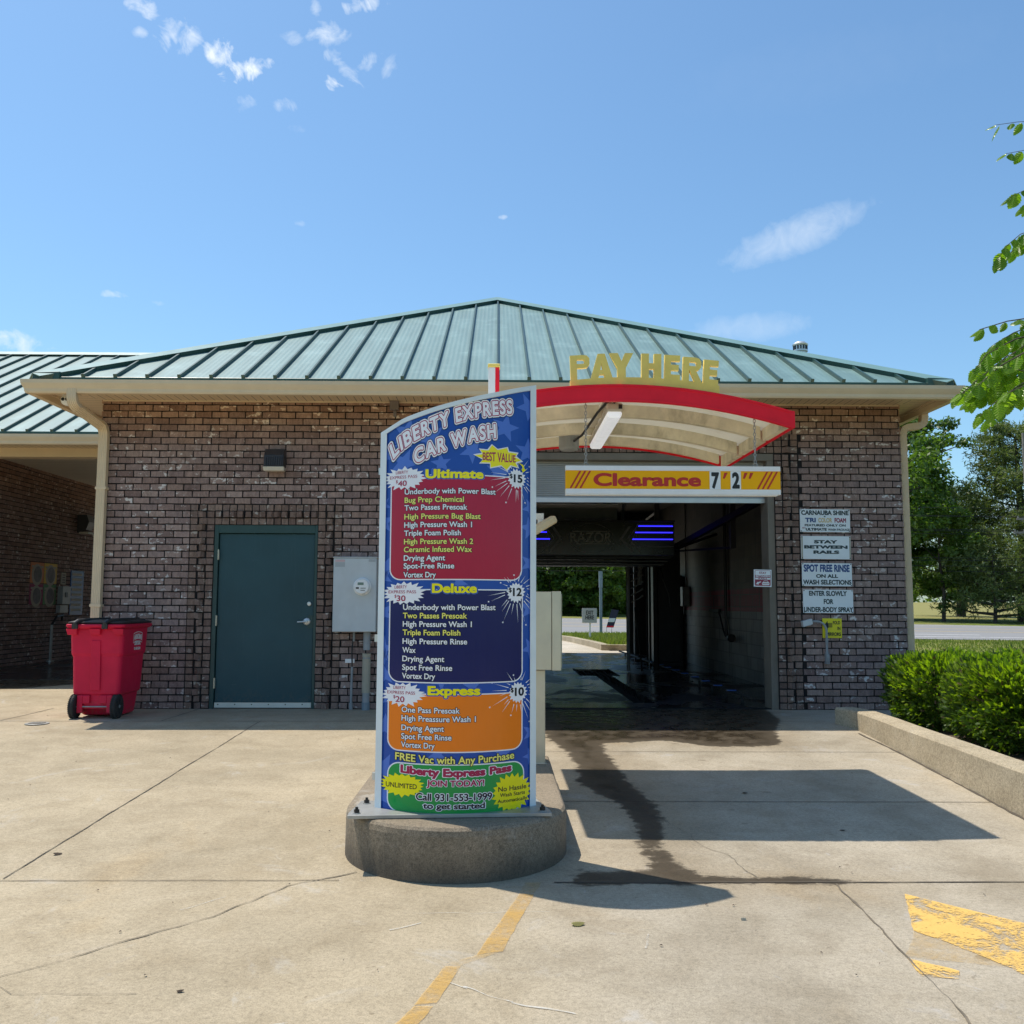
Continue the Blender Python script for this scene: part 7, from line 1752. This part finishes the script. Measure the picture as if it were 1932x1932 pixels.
for i, (zl, zr, y) in enumerate([(7.0, 7.0, 54.4), (6.60, 6.55, 54.7), (6.52, 6.55, 54.85), (5.80, 5.72, 54.7), (5.65, 5.72, 54.9), (5.50, 5.55, 55.1), (3.90, 4.22, 54.5), (3.75, 4.10, 54.7), (3.45, 3.75, 54.6), (3.30, 3.35, 54.9)]):
    mb = MB(); x0_, x1_ = -30, 70; pts = []
    for k in range(41):
        f = k / 40; pts.append((x0_ + (x1_ - x0_) * f, y, zl + (zr - zl) * f - .5 * 4 * ((f * 2 % 1) * (1 - (f * 2 % 1))) * .25))
    mb.tube(pts, .014, 5)
    tag(mb.build('overhead_wire', M['dark_metal'], None), 'thin dark overhead wire strung along the far side of the road', 'wire', 'overhead wires along the road')
t = thing('exit_sign', 'white EXIT HERE sign on a short post, seen through the wash bay', 'sign', (3.02, 30.8, .15))
mb = MB(); mb.box(2.99, 3.05, 30.80, 30.86, .1, .70); mb.build('post', M['white'], t)
mb = MB(); loft(mb, [[(x_, y_, z_) for x_, z_ in rrect(2.76, 3.24, .665, 1.14, .03)] for y_ in (30.74, 30.79)]); mb.build('board', plain('grey_sign_face', (.42, .44, .42), .5, 0, .05, 4), t)
mb = MB(); fm = flat(2.76, .665, 30.739, 1, 0); put_text(mb, 'EXIT', .125, .365, .265, .13, fm, 0, .002, .03, .03); put_text(mb, 'HERE', .105, .385, .110, .13, fm, 0, .002, .03, .03); mb.build('lettering', M['ink'], t, recalc=False)
mb = MB(); mb.box(3.90, 4.0, 36.0, 36.1, -.05, 1.9); mb.box(3.885, 4.015, 35.98, 36.12, 1.9, 2.52); tag(mb.build('steel_post', M['grey_post'], None), 'slim blue-grey post behind the EXIT HERE sign beside the road', 'post')
t = thing('yard_banner', 'small dark tilted yard banner beside the road', 'banner', (4.3, 35, .1))
mb = MB(); mb.hexa([(4.03, 35, .42), (4.30, 35, .42), (4.30, 35.02, .42), (4.03, 35.02, .42), (4.24, 35, 1.08), (4.50, 35, 1.06), (4.50, 35.02, 1.06), (4.24, 35.02, 1.08)]); mb.hexa([(4.10, 34.99, .62), (4.33, 34.99, .62), (4.33, 34.999, .62), (4.10, 34.999, .62), (4.15, 34.99, .76), (4.38, 34.99, .76), (4.38, 34.999, .76), (4.15, 34.999, .76)], 1); mb.hexa([(4.035, 34.99, .43), (4.30, 34.99, .43), (4.30, 34.999, .43), (4.035, 34.999, .43), (4.05, 34.99, .48), (4.32, 34.99, .48), (4.32, 34.999, .48), (4.05, 34.999, .48)], 2)
mb.build('cloth', [plain('banner_navy', (.03, .03, .06), .7), M['white'], M['red_paint']], t); mb = MB(); mb.tube([(4.03, 35.01, .05), (4.05, 35.01, .42)], .008, 6); mb.tube([(4.20, 35.01, .05), (4.24, 35.01, .42)], .008, 6); mb.build('stake', M['galv'], t)
sx_ = far(1176, 76); sz_ = GT(sx_, 76)
t = thing('small_shed', 'small dark shed with white-framed red opening beyond the road', 'shed', (sx_, 76, sz_))
mb = MB(); mb.box(sx_ - 1.1, sx_ + 2.2, 76, 78.5, sz_ - .3, sz_ + 1.5); mb.build('wall', M['black'], t); mb = MB(); mb.prism([(75.8, sz_ + 1.5), (78.7, sz_ + 1.5), (77.2, sz_ + 2.2)], sx_ - 1.3, sx_ + 2.4, 'x'); mb.build('roof', M['wood'], t)
mb = MB(); mb.box(sx_ - .55, sx_ + 1.6, 75.93, 75.99, sz_ + .1, sz_ + 1.35); mb.box(sx_ - .35, sx_ + 1.4, 75.90, 75.929, sz_ + .28, sz_ + 1.2, 1); mb.build('opening', [M['white'], plain('shed_red', (.16, .02, .012), .6)], t)

# ------------------------------------------------------------------ small things on the ground
mb = MB(); z = gz(-4.75, 10.04); mb.lathe([(.118, z + .002), (.118, z + .008), (.112, z + .010)], (-4.75, 10.04, 0), 32); mb.lathe([(.085, z + .0102), (.085, z + .012)], (-4.75, 10.04, 0), 28, m=1)
for k in range(5): mb.box(-4.82 + .03 * k, -4.805 + .03 * k, 9.99, 10.09, z + .0122, z + .015, 0)
tag(mb.build('cleanout_cover', [M['galv'], plain('cover_iron', (.16, .14, .11), .7)], None), 'round metal cleanout cover set in the concrete near the red bin', 'cover')
M['dead_leaf'] = leaf_mat('fallen_leaf', (.16, .15, .05), (.30, .27, .10), .2, .8); M['dry_bit'] = plain('dry_debris', (.075, .052, .035), .9, 0, .4, 30)
def leaf_on_ground(x, y, L_, a_, mat, label, seed):
    mb = MB(); d = Vector((math.cos(a_), math.sin(a_), .12)); z = gz(x, y) + .010; elm_leaf(mb, (x, y, z), d, (0.1, -.1, 1), L_, seed)
    mb2 = MB(); mb2.v = mb.v; mb2.f = mb.f; mb2.m = mb.m; zmin = min(v_[2] for v_ in mb2.v); mb2.v = [(a, b_, c - zmin + gz(x, y) + .003) for a, b_, c in mb2.v]
    return tag(mb2.build('fallen_leaf', mat, None, recalc=False, org=(x, y, gz(x, y))), label, 'leaf')
leaf_on_ground(.335, 4.33, .065, .25, M['dead_leaf'], 'curled yellow-green leaf lying on the concrete near the painted dash', 3)
leaf_on_ground(-2.46, 5.46, .05, .6, M['dry_bit'], 'dark dry leaf lying on the long saw joint at the left', 5)
leaf_on_ground(-1.16, 3.62, .028, .2, M['dry_bit'], 'small brown leaf on the concrete in the left foreground', 8)
leaf_on_ground(-.63, 9.35, .06, .2, M['dead_leaf'], 'pale dry leaf on the concrete left of the menu board', 9)
leaf_on_ground(2.15, 5.95, .035, 2.6, M['dry_bit'], 'small dark leaf in the shaded part of the wash lane', 10)
leaf_on_ground(1.80, 6.92, .05, 2.0, M['dry_bit'], 'thin dry twig leaf in the canopy shadow near the lane joint', 11)
mb = MB(); q2 = random.Random(3); c = (1.115, 4.40)
for k in range(5): a_ = q2.uniform(0, 6.28); r_ = q2.uniform(.0, .010); x_, y_ = c[0] + r_ * math.cos(a_), c[1] + r_ * math.sin(a_); zz = gz(*c); mb.hexa([(x_ - .006, y_ - .005, zz), (x_ + .006, y_ - .005, zz), (x_ + .005, y_ + .006, zz), (x_ - .005, y_ + .005, zz), (x_ - .004, y_ - .003, zz + .010), (x_ + .003, y_ - .003, zz + .012), (x_ + .004, y_ + .003, zz + .009), (x_ - .003, y_ + .004, zz + .012)])
tag(mb.build('gravel_clump', M['pvc_tan'], None, org=(c[0], c[1], gz(*c))), 'tiny clump of pale gravel on the sunny concrete right of the island', 'gravel')
vs = []; fs = []; qd = random.Random(17)
for i in range(260):
    x_ = qd.uniform(-5.2, 3.3); y_ = 2.6 + 8.2 * qd.random() ** 1.2
    if -.9 < x_ < .45 and 4.9 < y_ < 7.4: continue
    a_ = qd.uniform(0, 6.28); l_ = qd.uniform(.003, .010); w_ = l_ * qd.uniform(.25, .7); z = gz(x_, y_) + .005; k = len(vs); c_, s_ = math.cos(a_), math.sin(a_)
    vs += [(x_ - l_ * c_, y_ - l_ * s_, z), (x_ + w_ * s_, y_ - w_ * c_, z + .004), (x_ + l_ * c_, y_ + l_ * s_, z + .002), (x_ - w_ * s_, y_ + w_ * c_, z + .005)]; fs.append((k, k + 1, k + 2, k + 3))
mb = MB(); mb.add(vs, fs); tag(mb.build('ground_litter', M['dry_bit'], None, recalc=False), kind='stuff')
bpy.data.objects.remove(_to, do_unlink=True)
